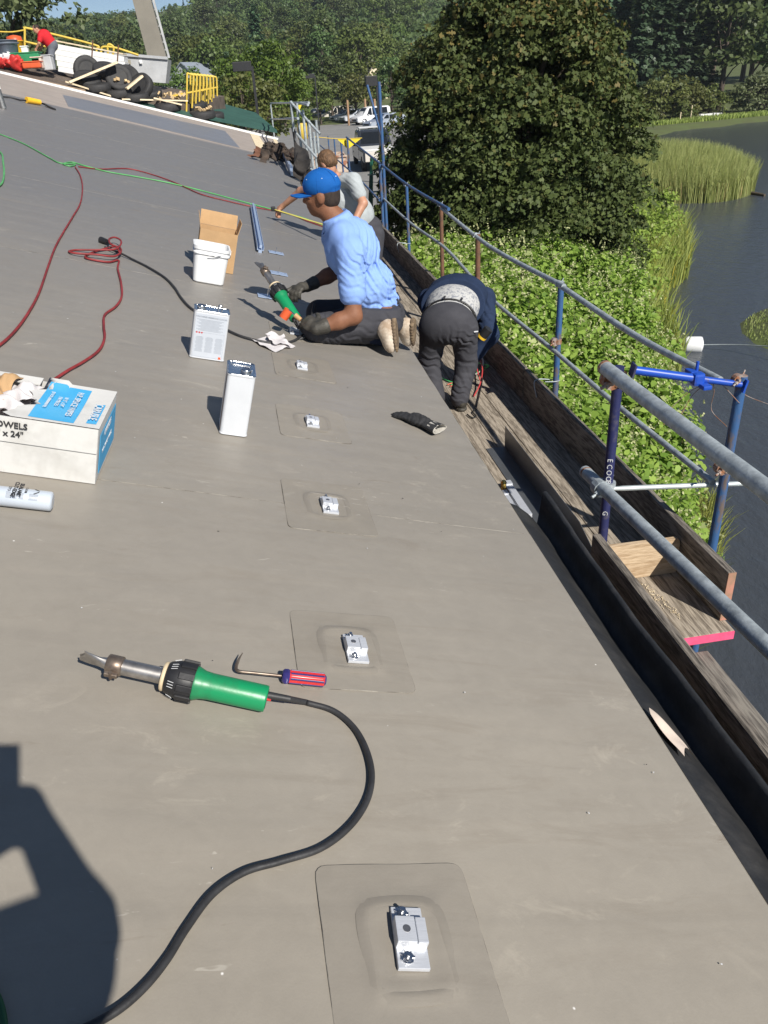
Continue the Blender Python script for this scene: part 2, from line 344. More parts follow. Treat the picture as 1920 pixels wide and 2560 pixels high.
# patches welded round the snow guard feet
def patch(v, u, wv, wu, rz=0.0, notch=.02):
    pts = []; nn = 26
    m = RM(v, u, .0034, rz)
    xs = np.linspace(-1, 1, nn)
    P = np.zeros((nn, nn, 3))
    for i, a in enumerate(xs):
        for j, c in enumerate(xs):
            x, y = a * wv / 2, c * wu / 2
            cx = max(0, abs(x) - (wv / 2 - notch)); cy = max(0, abs(y) - (wu / 2 - notch))
            if cx > 0 and cy > 0:
                q = math.hypot(cx, cy); f = max(cx, cy) / q
                x = math.copysign(wv / 2 - notch + cx * f, x); y = math.copysign(wu / 2 - notch + cy * f, y)
            q = max(abs(x) / .062, abs(y) / .072); hh = .0034 * math.exp(-((q - 1.05) / .2) ** 2) + (.0014 if q < 1.05 else 0) + .0006 * math.sin(x * 40 + y * 23)
            P[i, j] = (m @ Vector((x, y, hh)))[:]
    mb = MB(); mb.grid(P)
    rim = [P[i, 0] for i in range(nn)] + [P[-1, j] for j in range(1, nn)] + [P[i, -1] for i in range(nn - 2, -1, -1)] + [P[0, j] for j in range(nn - 2, 0, -1)]
    low = [np.array(q) - N * .0042 for q in rim]; R2 = np.array([rim + rim[:1], low + low[:1]]); mb.grid(R2, sm=False)
    po = mb.build('patch', M_patch, bld, True)
    MB().tube([np.asarray(q) - N * .0012 for q in rim + rim[:1]], .0013, 5, caps=False).build('weld_bead', M_bead, po, True)
    ring = []
    for f in (.90, .98, 1.10, 1.26):
        o_ = []
        for k in range(33):
            a = 2 * math.pi * k / 32; c_, s_ = math.cos(a), math.sin(a); e_ = 7.0; rr_ = (abs(c_) ** e_ + abs(s_) ** e_) ** (-1 / e_); o_.append((m @ Vector((.064 * f * rr_ * c_ * (1 + .02 * math.sin(5 * a)), .075 * f * rr_ * s_ * (1 + .02 * math.cos(4 * a)), .0042 if .95 < f < 1.15 else .0012)))[:])
        ring.append(o_)
    MB().grid(np.array(ring)).build('raised_square', M_ring, po, True)
    return po
CL = [(.441, .772), (.447, 1.546), (.455, 2.33), (.454, 3.098), (.459, 3.878), (.455, 4.53)]
for (v, u), (wv, wu), (dv, du) in zip(CL, [(.280, .32), (.288, .31), (.30, .36), (.30, .36), (.31, .37), (.30, .34)], [(-.004, -.012), (-.012, .006), (-.004, .01), (.004, .01), (.01, .01), (.01, .01)]):
    patch(v + dv, u + du, wv, wu, .03)
# far end: tan underlayment, a loose bluish sheet, white edge metal, boards, then the green ribbed roof and the higher deck
def roofquad(name, cs, h, mt, th=.004, parent=bld):
    mb = MB(); vs = [rl(v, u, h) for v, u in cs] + [rl(v, u, h - th) for v, u in cs]; n = len(cs)
    mb.add(vs, [list(range(n)), list(range(n, 2 * n))[::-1]] + [(i, i + n, (i + 1) % n + n, (i + 1) % n) for i in range(n)]); return mb.build(name, mt, parent, True)
roofquad('underlayment', [(-11, 19.4), (EV, 19.4), (EV, 28.5), (-11, 28.5)], .001, M_tan, .02)
roofquad('loose_membrane', [(-3.75, 20.3), (.05, 20.0), (-.42, 26.0), (-4.7, 24.6)], .008, M_sheet, .005)
roofquad('board_strip', [(.48, 20.1), (.78, 20.1), (.62, 28.2), (.33, 28.2)], .012, M_pale, .01)
roofquad('board_strip', [(1.02, 20.8), (1.2, 20.8), (1.2, 28.3), (1.08, 28.3)], .012, M_pale, .01)
MB().beam(rl(-11, 28.5, .03), rl(EV + .05, 28.5, .03), .10, .06).build('edge_trim', M_white, bld, True)
g = MB(); A = ay(-200, 130, 28.62); nr = 48
P0, P1 = ay(330, 262, 28.62), ay(694, 333, 28.62); Q0, Q1 = ay(440, 232, 40), ay(640, 287, 40)
rows = []
for i in range(nr + 1):
    t = i / nr; a = P0 + (Q0 - P0) * t; b = P1 + (Q1 - P1) * t; hgt = .10 if i % 2 else 0
    rows.append([a + np.array([0, 0, hgt]), b + np.array([0, 0, hgt])])
g.grid(np.array(rows), sm=False); g.build('ribbed_metal_roof', M_greenmetal, bld, True)
MB().beam(Q0 + np.array([0, 0, .02]), Q1 + np.array([0, 0, .02]), .5, .10).build('ridge_board', M_pale, bld, True)
MB().beam(Q0 + np.array([-.3, .7, .1]), Q1 + np.array([-.5, .7, .05]), .4, .10).build('ridge_board', M_pale, bld, True)
dk = MB(); a, b, c, d_ = ay(-120, 150, 28.75), ay(212, 224, 28.75), ay(152, 176, 33), ay(-120, 112, 33)
top = [a, b, c, d_]; dk.add([p for p in top] + [p - np.array([0, 0, .9]) for p in top], [(0, 1, 2, 3), (0, 4, 5, 1), (1, 5, 6, 2), (2, 6, 7, 3), (3, 7, 4, 0)])
dk.build('upper_deck', M_plat, bld, True)
MB().beam(ay(-60, 172, 28.7), ay(215, 232, 28.7), .3, .16).build('deck_edge_board', mat('weathered_board', (.30, .22, .15), .8, var=.3, scale=4), bld, True)
# second plateau behind the tyres that carries boxes and rails
p2 = MB(); top = [ay(140, 200, 29.3), ay(470, 262, 29.3), ay(560, 240, 36), ay(150, 178, 36)]
p2.add([p for p in top] + [p - np.array([0, 0, .7]) for p in top], [(0, 1, 2, 3), (0, 4, 5, 1), (1, 5, 6, 2), (2, 6, 7, 3), (3, 7, 4, 0)]); p2.build('upper_deck', M_plat, bld, True)

# ------------------------------------------------------------------ ground, water, parking lot, hill
SH = [(-40, 1.6), (0, 1.6), (4, 1.9), (5.6, 3.0), (6.6, 4.0), (8.2, 5.2), (9.7, 6.0), (12.7, 7.2), (16, 8.6), (20.9, 10.5), (23.1, 12.6), (27, 14.6), (32.2, 17.2), (40, 18), (52, 19), (64, 24), (72, 33), (80, 42), (86, 60), (90, 120), (96, 400)]
def xs_(y): return np.interp(y, [p[0] for p in SH], [p[1] for p in SH])
def smooth(a, b, x):
    t = np.clip((x - a) / (b - a), 0, 1); return t * t * (3 - 2 * t)
def ridge(x): return np.interp(x, [-500, -200, -130, -90, -40, 30, 200, 600], [36, 36, 36, 40, 47, 60, 64, 60])
def gz(x, y):
    x = np.asarray(x, float); y = np.asarray(y, float)
    d = x - xs_(y)
    cap = -4.36 - 1.25 * smooth(24, 34, x) * smooth(58, 74, y); z = np.where(d > 0, np.maximum(-6 - .35 * d, -7.2), np.minimum(-6 - .62 * d, cap))
    far = smooth(104, 120, y) * 1.0 + smooth(125, 600, y) * ridge(x)
    yr = np.interp(x, [0, 40, 60, 120, 300], [110, 84, 88, 92, 99])
    sh2 = smooth(0, 8, y - yr) * 1.4
    z = np.where(y > 84, np.maximum(z, -7.0 + 1.05 * smooth(-1.5, 1.0, y - yr) + .45 * smooth(0, 9, y - yr) + 1.6 * smooth(9, 45, y - yr)), z)
    isl = np.exp(-(((x - 14.0) / 3.3) ** 2 + ((y - 16.4) / 3.4) ** 2) ** 2); z = np.maximum(z, -6.6 + .95 * isl)
    reed = np.exp(-(((x - 21.5) / 5.6) ** 2 + ((y - 44) / 7.5) ** 2) ** 3); z = np.maximum(z, -6.7 + .85 * reed)
    return z + far
M_ground = mat('grass_and_soil', (.095, .13, .035), .9, c2=(.075, .08, .032), scale=.35, bump=.5, bscale=8, detail=8)
gxs = np.concatenate([np.linspace(-420, -30, 30), np.arange(-28, 2, 2.0), np.arange(2, 30, .7), np.arange(30, 70, 3), np.linspace(72, 560, 40)])
gys = np.concatenate([np.linspace(-60, -6, 12), np.arange(-5, 55, .8), np.arange(55, 112, 2.5), np.linspace(114, 760, 60)])
X, Y = np.meshgrid(gxs, gys, indexing='ij'); Z = gz(X, Y) + .05 * np.sin(X * 2.1 + np.sin(Y * 1.7) * 2) * np.sin(Y * 1.9)
a, b = X.shape; idx = np.arange(a * b).reshape(a, b)
Fq = np.stack([idx[:-1, :-1], idx[1:, :-1], idx[1:, 1:], idx[:-1, 1:]], -1).reshape(-1, 4)
go = link('ground', fastmesh('ground', np.stack([X, Y, Z], -1).reshape(-1, 3), Fq, M_ground, smooth=True)); tag(go, 'grassy riverbank and rising wooded hillside behind the parking lot', 'ground', kind='structure')
M_water = bpy.data.materials.new('river_water'); M_water.use_nodes = True; t = M_water.node_tree; b = t.nodes['Principled BSDF']
b.inputs['Base Color'].default_value = (.052, .059, .070, 1); b.inputs['Roughness'].default_value = .2; b.inputs['IOR'].default_value = 1.33; b.inputs['Specular IOR Level'].default_value = .5  # bluish base colour has part of the sky's reflection mixed in
tc = t.nodes.new('ShaderNodeTexCoord'); n1 = t.nodes.new('ShaderNodeTexNoise'); n1.inputs['Scale'].default_value = 2.6; n1.inputs['Detail'].default_value = 6; n1.inputs['Roughness'].default_value = .62
mp = t.nodes.new('ShaderNodeMapping'); mp.inputs['Scale'].default_value = (1, .6, 1); mp.inputs['Rotation'].default_value = (0, 0, .5); t.links.new(tc.outputs['Object'], mp.inputs[0]); t.links.new(mp.outputs[0], n1.inputs[0])
bp = t.nodes.new('ShaderNodeBump'); bp.inputs['Strength'].default_value = .5; bp.inputs['Distance'].default_value = .10; t.links.new(n1.outputs[0], bp.inputs['Height']); t.links.new(bp.outputs[0], b.inputs['Normal'])
single('water', MB().box((150, 40, -6.5), (400, 220, 1.0)), M_water, 'dark still river water with blue sky reflection', 'water', kind='structure')
M_asph = mat('asphalt', (.25, .245, .235), .9, c2=(.19, .187, .18), scale=.8, bump=.3, bscale=40, detail=8)
pk = MB(); outline = [(-30, 24), (9.5, 24), (10, 30), (14.2, 42), (14.5, 60), (19, 72), (24, 108), (-45, 108), (-45, 60)]
pk.prism(outline, Matrix.Translation((0, 0, -4.34)), .04); single('parking_lot', pk, M_asph, 'sunlit grey asphalt parking lot beyond the roof', 'parking lot', kind='structure')
# ------------------------------------------------------------------ smooth bodies: signed distance field -> surface nets
def _prim(p, X):
    if p[0] == 'c':                                   # tapered capsule a, b, ra, rb
        a = np.asarray(p[1], np.float32); b = np.asarray(p[2], np.float32); ba = b - a; L = float(ba.dot(ba)) + 1e-9
        t = np.clip(((X - a) @ ba) / L, 0, 1); q = X - a - t[..., None] * ba
        return np.sqrt((q * q).sum(-1)) - (p[3] + (p[4] - p[3]) * t)
    if p[0] == 'e':                                   # ellipsoid centre, radii, axes (rows)
        c = np.asarray(p[1], np.float32); r = np.asarray(p[2], np.float32); q = X - c
        if len(p) > 3 and p[3] is not None: q = q @ np.asarray(p[3], np.float32).T
        k0 = np.sqrt(((q / r) ** 2).sum(-1)); k1 = np.sqrt(((q / (r * r)) ** 2).sum(-1)) + 1e-6
        return k0 * (k0 - 1) / k1
    if p[0] == 'b':                                   # rounded box centre, half sizes, axes, radius
        c = np.asarray(p[1], np.float32); q = X - c
        if p[3] is not None: q = q @ np.asarray(p[3], np.float32).T
        q = np.abs(q) - (np.asarray(p[2], np.float32) - p[4])
        return np.sqrt((np.maximum(q, 0) ** 2).sum(-1)) + np.minimum(q.max(-1), 0) - p[4]
def sdf(prims, k, vox, disp=None, cuts=None, pad=.03):
    lo = np.full(3, 1e9); hi = -lo
    for p in prims:
        if p[0] == 'c': pts = [np.asarray(p[1]) - p[3], np.asarray(p[1]) + p[3], np.asarray(p[2]) - p[4], np.asarray(p[2]) + p[4]]
        else:
            r = float(np.max(p[2])) * (1.8 if p[0] == 'b' else 1.0); pts = [np.asarray(p[1]) - r, np.asarray(p[1]) + r]
        for q in pts: lo = np.minimum(lo, q); hi = np.maximum(hi, q)
    lo -= pad + 2 * vox; hi += pad + 2 * vox
    n = np.maximum(((hi - lo) / vox).astype(int) + 2, 4)
    ax_ = [lo[i] + vox * np.arange(n[i]) for i in range(3)]
    X = np.stack(np.meshgrid(*ax_, indexing='ij'), -1).astype(np.float32)
    D = np.full(X.shape[:3], .5, np.float32)
    for p in prims:                                   # each shape only touches its own neighbourhood
        if p[0] == 'c': r = max(p[3], p[4]); a_ = np.minimum(p[1], p[2]) - r; b_ = np.maximum(p[1], p[2]) + r
        else: r = float(np.max(p[2])) * (1.75 if p[0] == 'b' else 1.0); a_ = np.asarray(p[1]) - r; b_ = np.asarray(p[1]) + r
        mg = 1.3 * k + 3 * vox + .012; i0 = np.maximum(((a_ - mg - lo) / vox).astype(int), 0); i1 = np.minimum(((b_ + mg - lo) / vox).astype(int) + 2, n)
        sl = tuple(slice(i0[q], i1[q]) for q in range(3)); d = _prim(p, X[sl]); D0 = D[sl]
        h = np.clip(.5 + .5 * (D0 - d) / k, 0, 1); D[sl] = D0 + (d - D0) * h - k * h * (1 - h)
    if disp is not None:
        sel = np.abs(D) < .05; D[sel] -= disp(X[sel])
    for c in (cuts or []):                            # (point, normal): keep the side the normal points away from
        D = np.maximum(D, (X - np.asarray(c[0], np.float32)) @ np.asarray(nrm(c[1]), np.float32))
    S_ = D < 0; nx, ny, nz = D.shape
    acc = np.zeros((nx - 1, ny - 1, nz - 1, 3), np.float32); cnt = np.zeros((nx - 1, ny - 1, nz - 1), np.float32)
    for axis in range(3):
        for o1 in (0, 1):
            for o2 in (0, 1):
                off = [0, 0, 0]; oth = [i for i in range(3) if i != axis]; off[oth[0]] = o1; off[oth[1]] = o2
                sl0 = tuple(slice(off[i], off[i] + D.shape[i] - 1) for i in range(3)); of2 = list(off); of2[axis] = 1
                sl1 = tuple(slice(of2[i], of2[i] + D.shape[i] - 1) for i in range(3))
                d0, d1 = D[sl0], D[sl1]; cr = S_[sl0] != S_[sl1]; tt = np.where(cr, d0 / np.where(cr, d0 - d1, 1), 0)
                for i in range(3):
                    acc[..., i] += np.where(cr, off[i] + (tt if i == axis else 0), 0)
                cnt += cr
    mask = cnt > 0; idx = np.full(mask.shape, -1, np.int64); idx[mask] = np.arange(mask.sum())
    cell = np.argwhere(mask); V = lo + (cell + acc[mask] / cnt[mask][:, None]) * vox
    Fs = []
    for axis in range(3):
        o = [i for i in range(3) if i != axis]
        s0 = [slice(None)] * 3; s1 = [slice(None)] * 3; s0[axis] = slice(0, -1); s1[axis] = slice(1, None)
        for q in o: s0[q] = slice(1, -1); s1[q] = slice(1, -1)
        a = S_[tuple(s0)]; b = S_[tuple(s1)]; e = np.argwhere(a != b)
        if not len(e): continue
        fl = a[tuple(e.T)]; base = e.copy(); base[:, o[0]] += 1; base[:, o[1]] += 1
        def cid(da, db):
            c = base.copy(); c[:, o[0]] += da; c[:, o[1]] += db; return idx[tuple(c.T)]
        q = np.stack([cid(-1, -1), cid(0, -1), cid(0, 0), cid(-1, 0)], 1)
        if axis == 1: fl = ~fl
        q[~fl] = q[~fl][:, ::-1]; Fs.append(q)
    return V, np.concatenate(Fs)
def sdf_obj(name, prims, mats, parent=None, k=.03, vox=.008, disp=None, cuts=None, world=True, mi=None, relax=1):
    V, Fc = sdf(prims, k, vox, disp, cuts)
    for _ in range(relax):                            # a little Laplacian smoothing
        s = np.zeros_like(V); c = np.zeros(len(V))
        for a, b in ((0, 1), (1, 2), (2, 3), (3, 0)):
            np.add.at(s, Fc[:, a], V[Fc[:, b]]); np.add.at(c, Fc[:, a], 1); np.add.at(s, Fc[:, b], V[Fc[:, a]]); np.add.at(c, Fc[:, b], 1)
        V = .5 * V + .5 * s / np.maximum(c, 1)[:, None]
    m = None
    if mi is not None: m = mi(V[Fc].mean(1))
    Vw = V
    if world and parent is not None:
        I = np.array(MW[parent].inverted()); V = V @ I[:3, :3].T + I[:3, 3]
    me = fastmesh(name, V, Fc, mats, smooth=True, mi=m)
    return link(name, me, parent)
def folds(specs, base=0.0, bs=30.0):                  # cloth folds: (centre, reach, direction, wavelength, height)
    def f(X):
        D = np.zeros(X.shape[:-1], np.float32)
        if base: D += base * np.sin(X[..., 0] * bs + 1.7 * np.sin(X[..., 2] * bs * .6)) * np.sin(X[..., 1] * bs * .8 + X[..., 2] * bs * .7)
        for c, r, dr, wl, a in specs:
            q = X - np.asarray(c, np.float32); g = np.exp(-(q * q).sum(-1) / (r * r)); dn = nrm(dr).astype(np.float32)
            oth = nrm(np.cross(dn, [.3, .5, .8])).astype(np.float32)
            ph = (q @ dn) / wl * 6.283 + 1.3 * np.sin((q @ oth) / (wl * 2.3) * 6.283)
            D += a * g * (np.sin(ph) * .6 + .4 * np.sin(ph * 1.73 + 1))
        return D
    return f
def frame(fwd, up):
    y = nrm(fwd); u = np.asarray(up, float); x = nrm(np.cross(y, u)); z = np.cross(x, y); return np.array([x, y, z])
def hand(wrist, d, back, thumb, curl=.6, s=1.0, spread=.0, grip=None):
    # wrist point, direction of the palm, back-of-hand normal, thumb side (unit vector), finger curl 0..1
    w = np.asarray(wrist, float); d = nrm(d); b = np.asarray(back, float); b = nrm(b - d * b.dot(d)); t = nrm(np.cross(d, b)); t = t if t.dot(thumb) > 0 else -t
    P = [('c', w, w + d * .05 * s, .026 * s, .031 * s), ('e', w + d * .055 * s, (.043 * s, .05 * s, .018 * s), np.array([t, d, b]))]
    for i, (off, ln, r) in enumerate(((.030, .082, .0098), (.011, .092, .0102), (-.010, .086, .0098), (-.029, .066, .0088))):
        p = w + d * .085 * s + t * off * s; ang = .0; dirn = nrm(d + t * (off * spread * 10))
        for j, fr in enumerate((.46, .31, .23)):
            ang += curl * (1.15 if j == 0 else 1.25); dd = dirn * math.cos(ang) - b * math.sin(ang)
            q = p + dd * ln * fr * s; P.append(('c', p, q, r * s * (1 - .06 * j), r * s * (1 - .06 * (j + 1)))); p = q
    p = w + d * .025 * s + t * .028 * s
    for j, (ln, a, r) in enumerate(((.042, .75, .0135), (.034, .45, .012), (.026, .2, .0105))):
        dd = nrm(d * (.75 + .15 * j) + t * a - b * (.25 + .35 * curl * j)); q = p + dd * ln * s; P.append(('c', p, q, r * s, r * s * .92)); p = q
    return P
# ------------------------------------------------------------------ materials for the small things
M_alu = mat('bright_aluminium', (.60, .62, .66), .42, .35, var=.08, scale=40, stretch=(1, 8, 1))
M_steel = mat('dull_steel', (.42, .40, .38), .38, .9, var=.25, scale=30)
M_tin = mat('tin_plate', (.72, .72, .72), .22, 1.0, var=.1, scale=15)
M_black = mat('black_plastic', (.018, .018, .02), .5, var=.25, scale=20, bump=.05)
M_cord = mat('black_cable', (.028, .028, .03), .55, var=.35, scale=14, bump=.1, bscale=80)
M_red = mat('red_cable', (.24, .026, .028), .6, var=.3, scale=10, bump=.1, bscale=60)
M_green = mat('green_handle', (.006, .235, .088), .38, var=.08, scale=9, c2=(.02, .15, .065), thr=(.3, .5), bump=.05, bscale=60)
M_gcord = mat('green_cable', (.10, .38, .12), .5, var=.2)
M_redpl = mat('red_plastic', (.55, .03, .03), .3, var=.15, coat=.4)
M_blupl = mat('dark_blue_plastic', (.03, .025, .13), .3, var=.15, coat=.4)
M_orange = mat('orange_plastic', (.62, .10, .03), .4, var=.1)
M_brown = mat('burnt_metal', (.30, .25, .20), .42, .7, c2=(.14, .10, .08), scale=25)
M_cardw = mat('white_cardboard', (.60, .595, .575), .75, c2=(.47, .46, .435), scale=5, bump=.12, bscale=25, thr=(.3, .5))
M_cardb = mat('brown_cardboard', (.46, .29, .145), .85, var=.1, scale=7, bump=.1)
M_cyan = mat('cyan_print', (.05, .36, .66), .7, c2=(.09, .40, .68), scale=6, thr=(.3, .6))
M_ink = mat('black_ink', (.03, .03, .032), .7, var=.2)
M_grink = mat('grey_ink', (.30, .33, .38), .7, var=.1)
M_wprint = mat('white_print', (.62, .63, .64), .7, var=.05)
M_paper = mat('white_wipe', (.62, .59, .59), .9, var=.06, scale=12, bump=.25, bscale=18)
M_canw = mat('white_can_paint', (.58, .60, .63), .38, var=.04, scale=8)
M_canlab = mat('pale_blue_label', (.50, .535, .59), .45, var=.04)
M_pail = mat('white_pail_plastic', (.74, .75, .76), .35, c2=(.66, .66, .65), scale=7, thr=(.25, .45))
M_blualu = mat('sky_tinted_aluminium', (.42, .52, .70), .35, .4, var=.08, scale=20, stretch=(6, 1, 1))  # the reflected sky's blue is put into the aluminium's base colour
M_glove = mat('black_knit_glove', (.022, .022, .024), .85, var=.4, scale=40, bump=.4, bscale=160)
M_gcuff = mat('grey_knit_cuff', (.42, .40, .36), .9, var=.15, scale=40, bump=.4, bscale=160)
M_bottle = mat('pale_bottle', (.48, .53, .60), .3, var=.05, coat=.3)
M_cream = mat('cream_paper', (.62, .52, .44), .8, var=.12, scale=10, bump=.2, bscale=14)

# ------------------------------------------------------------------ snow guard feet, one on each patch
def make_clamp(label):
    t = thing('snow_guard_clamp', label, 'bracket', RM(0, 0), 'aluminium clamps along the eave')
    MB().box((0, 0, .005), (.054, .108, .008), bev=.0012).build('base_plate', M_alu, t)
    b = MB(); b.box((-.010, .004, .0165), (.034, .046, .017), bev=.0015); b.box((.018, .004, .0155), (.018, .046, .015), bev=.0015); b.box((.0082, .004, .013), (.004, .044, .009)); b.build('clamp_block', M_alu, t)
    h = MB(); h.cyl((-.009, .004, .0248), (-.009, .004, .0256), .0068, n=16); h.build('bolt_hole', M_steel, t)
    for y, hh in ((.041, .013), (-.036, .009)):
        q = MB(); q.cyl((-.010, y, .009), (-.010, y, .0108), .0115, n=18); q.cyl((-.010, y, .0108), (-.010, y, .0108 + hh * .55), .0078, n=6, sm=False)
        q.cyl((-.010, y, .0108 + hh * .5), (-.010, y, .0108 + hh), .0042, n=10)
        for k in range(7): a = k * .9; q.box((-.010 + .0105 * math.cos(a), y + .0105 * math.sin(a), .0115), (.004, .003, .002), Matrix.Rotation(a, 3, 'Z'))
        q.build('bolt', M_tin, t)
    return t
cl_labels = ['aluminium snow guard clamp on the patch by the curling black cable', 'aluminium snow guard clamp on the patch touched by the red screwdriver handle',
             'aluminium snow guard clamp on the patch crossed by the membrane seam', 'aluminium snow guard clamp on the patch beside the black glove',
             'aluminium snow guard clamp on the patch below the kneeling worker\'s knee', 'aluminium snow guard clamp in the shade under the kneeling worker\'s hands']
c0 = make_clamp(cl_labels[0])
for i, (v, u) in enumerate(CL):
    m = RM(v, u, .0055, .03 if i else -.045)
    if i == 0: c0.matrix_world = m; MW[c0] = m
    else: copy_tree(c0, m, label=cl_labels[i])
# thin fixing plates lying round the rail
p0 = None
for i, (px, py, lb) in enumerate(((690, 634, 'flat bluish fixing plate with an upright pin near the end of the rail'), (697, 686, 'flat bluish fixing plate with an upright pin beyond the hot air gun'), (668, 744, 'flat bluish fixing plate partly behind the green gun handle'), (812, 768, 'flat bluish fixing plate beside the kneeling worker\'s wrist'))):
    v, u = rv(px, py)
    if p0 is None:
        p0 = thing('fixing_plate', lb, 'plate', RM(v, u, .006, .05), 'fixing plates by the rail')
        q = MB(); q.box((-.037, 0, .002), (.058, .11, .004)); q.box((.037, 0, .002), (.058, .11, .004)); q.box((0, 0, .0035), (.02, .11, .003)); q.build('plate', M_blualu, p0)
        MB().cyl((0, .0, .004), (0, 0, .05), .004, n=8).build('pin', M_tin, p0)
        for x in (-.05, .05): MB().cyl((x, .03, .0038), (x, .03, .0046), .005, n=10).build('screw_hole', M_black, p0)
    else: copy_tree(p0, RM(v, u, .006, .05), label=lb)
# snow guard rail
a, b = rp(631, 522, .022), rp(650, 632, .022)
t = thing('snow_guard_rail', 'long bluish aluminium channel rail lying along the roof', 'rail', TM((a + b) / 2))
q = MB(); Z = Vector(N)
q.beam(a, b, .058, .004, N); q.beam(a + VD * .027 + N * .014, b + VD * .027 + N * .014, .004, .03, N); q.beam(a - VD * .027 + N * .014, b - VD * .027 + N * .014, .004, .03, N); q.build('channel', M_blualu, t, True)
MB().beam(a + N * .03, b + N * .03, .022, .026, N).build('inner_tube', M_blualu, t, True)
MB().beam(a - N * .012, b - N * .012, .03, .02, N).build('foot_strip', M_blualu, t, True)

# ------------------------------------------------------------------ hot air gun (used twice)
def make_gun(label, m, tail=True):
    # local x axis: nozzle tip at -.21, rear at +.20
    t = thing('hot_air_gun', label, 'heat gun', m)
    R_ = Matrix.Rotation(math.pi / 2, 4, 'Y')            # lathe axis z -> x
    q = MB()                                             # flat slit nozzle
    secs = [(-.212, .022, .0022, -.006), (-.19, .021, .0045, -.003), (-.165, .015, .008, 0), (-.150, .0145, .0135, 0), (-.142, .0145, .0145, 0)]
    rows = []
    for x, wy, wz, z0 in secs:
        rows.append([(x + (.012 if (x < -.2 and math.cos(k * math.pi / 8) > 0) else 0), wy * math.cos(k * math.pi / 8), z0 + wz * math.sin(k * math.pi / 8)) for k in range(17)])
    q.grid(np.array(rows)); q.add(rows[0][:16], [list(range(16))]); q.build('nozzle', M_steel, t)
    q = MB(); q.lathe([(.019, -.150), (.0215, -.148), (.0215, -.118), (.019, -.116)], R_); q.box((-.134, .0, .024), (.028, .012, .010), bev=.002); q.cyl((-.134, -.012, .026), (-.134, .012, .026), .004, n=8); q.build('nozzle_clamp', M_brown, t)
    MB().lathe([(.0175, -.118), (.0178, -.06), (.0182, -.026)], R_, n=28).build('heating_tube', M_steel, t)
    MB().lathe([(.030, -.030), (.032, -.028), (.032, -.024), (.03, -.022)], R_).build('tube_flange', mat('cream_ceramic', (.62, .5, .33), .6), t)
    hd = MB(); hd.lathe([(.030, -.022), (.034, -.018), (.040, 0), (.0415, .010), (.0415, .034), (.038, .040)], R_, n=32)
    hd = hd.build('motor_head', M_black, t)
    for k in range(10):
        a = 2 * math.pi * k / 10; q = MB(); mr = Matrix.Rotation(a, 3, 'X'); q.box(mr @ Vector((.024, 0, .0425)), (.034, .015, .006), mr, bev=.002); q.build('grip_lug', M_black, hd)
    for k in range(6):                                  # printed marks on the cone
        a = 2 * math.pi * (k + .35) / 6; mr = Matrix.Rotation(a, 3, 'X'); tl = Matrix.Rotation(-.34, 3, 'Y')
        for j in range(3): q = MB(); q.box(mr @ Vector((-.006 + .0001, (j - 1) * .006, .0392)), (.014, .0012, .0006), mr @ tl); q.build('scale_mark', M_wprint, hd)
    q = MB(); q.lathe([(.036, .038), (.037, .043), (.031, .058), (.0292, .075), (.0292, .195), (.0282, .199), (.022, .1995)], R_, n=32); q.build('handle', M_green, t)
    q = MB(); q.lathe([(.0215, .1992), (.0215, .2005)], R_); q.build('rear_vent', M_black, t)
    q = MB(); q.cyl((.198, .010, .006), (.209, .010, .007), .0028, n=8); q.build('red_tag', M_redpl, t)
    q = MB(); q.cyl((.198, -.004, -.012), (.25, -.006, -.016), .0085, .007, n=12); q.build('cable_boot', M_cord, t)
    return t
def cable(pts, r=.0095, h=None, n=10, seg=10):           # pixel path -> points lying on the roof
    return spline([rp(x, y, (r if h is None else h) + .004) if len(e) == 0 else rp(x, y, e[0]) for x, y, *e in pts], n)
va, ua = rv(200, 1683); vb, ub = rv(660, 1772)
ang = math.atan2(ub - ua, vb - ua * 0 - va)
gm = RM((va + vb) / 2 + .004, (ua + ub) / 2 - .012, .0455, ang) @ Matrix.Rotation(.035, 4, 'Y') @ Matrix.Rotation(1.9, 4, 'X')
gun = make_gun('green and black hot air welding gun lying on the membrane', gm)
pts = [(gm @ Vector((.245, -.006, -.016)))[:]] + cable([(760, 1764), (830, 1785), (880, 1825), (912, 1880), (927, 1945), (915, 2010), (872, 2075), (800, 2130), (700, 2163), (610, 2190), (530, 2245), (465, 2330), (415, 2410), (360, 2478), (295, 2535), (215, 2580), (120, 2620)], .0066)
MB().tube(spline(pts, 2), .0066, 10).build('cable', M_cord, gun, True)

# ------------------------------------------------------------------ seam probe
va, ua = rv(586, 1693); vb, ub = rv(808, 1716); ang = math.atan2(ub - ua, vb - va); L = math.hypot(ub - ua, vb - va)
t = thing('seam_probe', 'hooked steel seam probe with red and blue screwdriver handle', 'hand tool', RM(va, ua, .0185, ang))
sp = spline([(.012, .056, .010), (.004, .034, .004), (.001, .010, 0), (.010, .0, 0), (.04, 0, 0), (.135, 0, 0)], 8)
MB().tube(sp, [.0010 + .0026 * min(1, i / 10) for i in range(len(sp))], 10).build('shaft', M_brown, t)
def fluted(x0, x1, r, fl):
    rows = []
    for x, f in ((x0, .75), (x0 + .004, .98), (x0 + .012, 1), (x1 - .006, 1), (x1 - .001, .9), (x1, .6)):
        rows.append([(x, r * f * (1 - fl * (.5 + .5 * math.cos(8 * 2 * math.pi * k / 48))) * math.cos(2 * math.pi * k / 48), r * f * (1 - fl * (.5 + .5 * math.cos(8 * 2 * math.pi * k / 48))) * math.sin(2 * math.pi * k / 48)) for k in range(49)])
    q = MB(); q.grid(np.array(rows)); q.add(rows[0][:48], [list(range(48))]); q.add(rows[-1][:48], [list(range(48))]); return q
hd = fluted(.118, L, .0165, .16).build('handle', M_redpl, t)
fluted(.108, .126, .0178, .05).build('collar', M_blupl, hd)
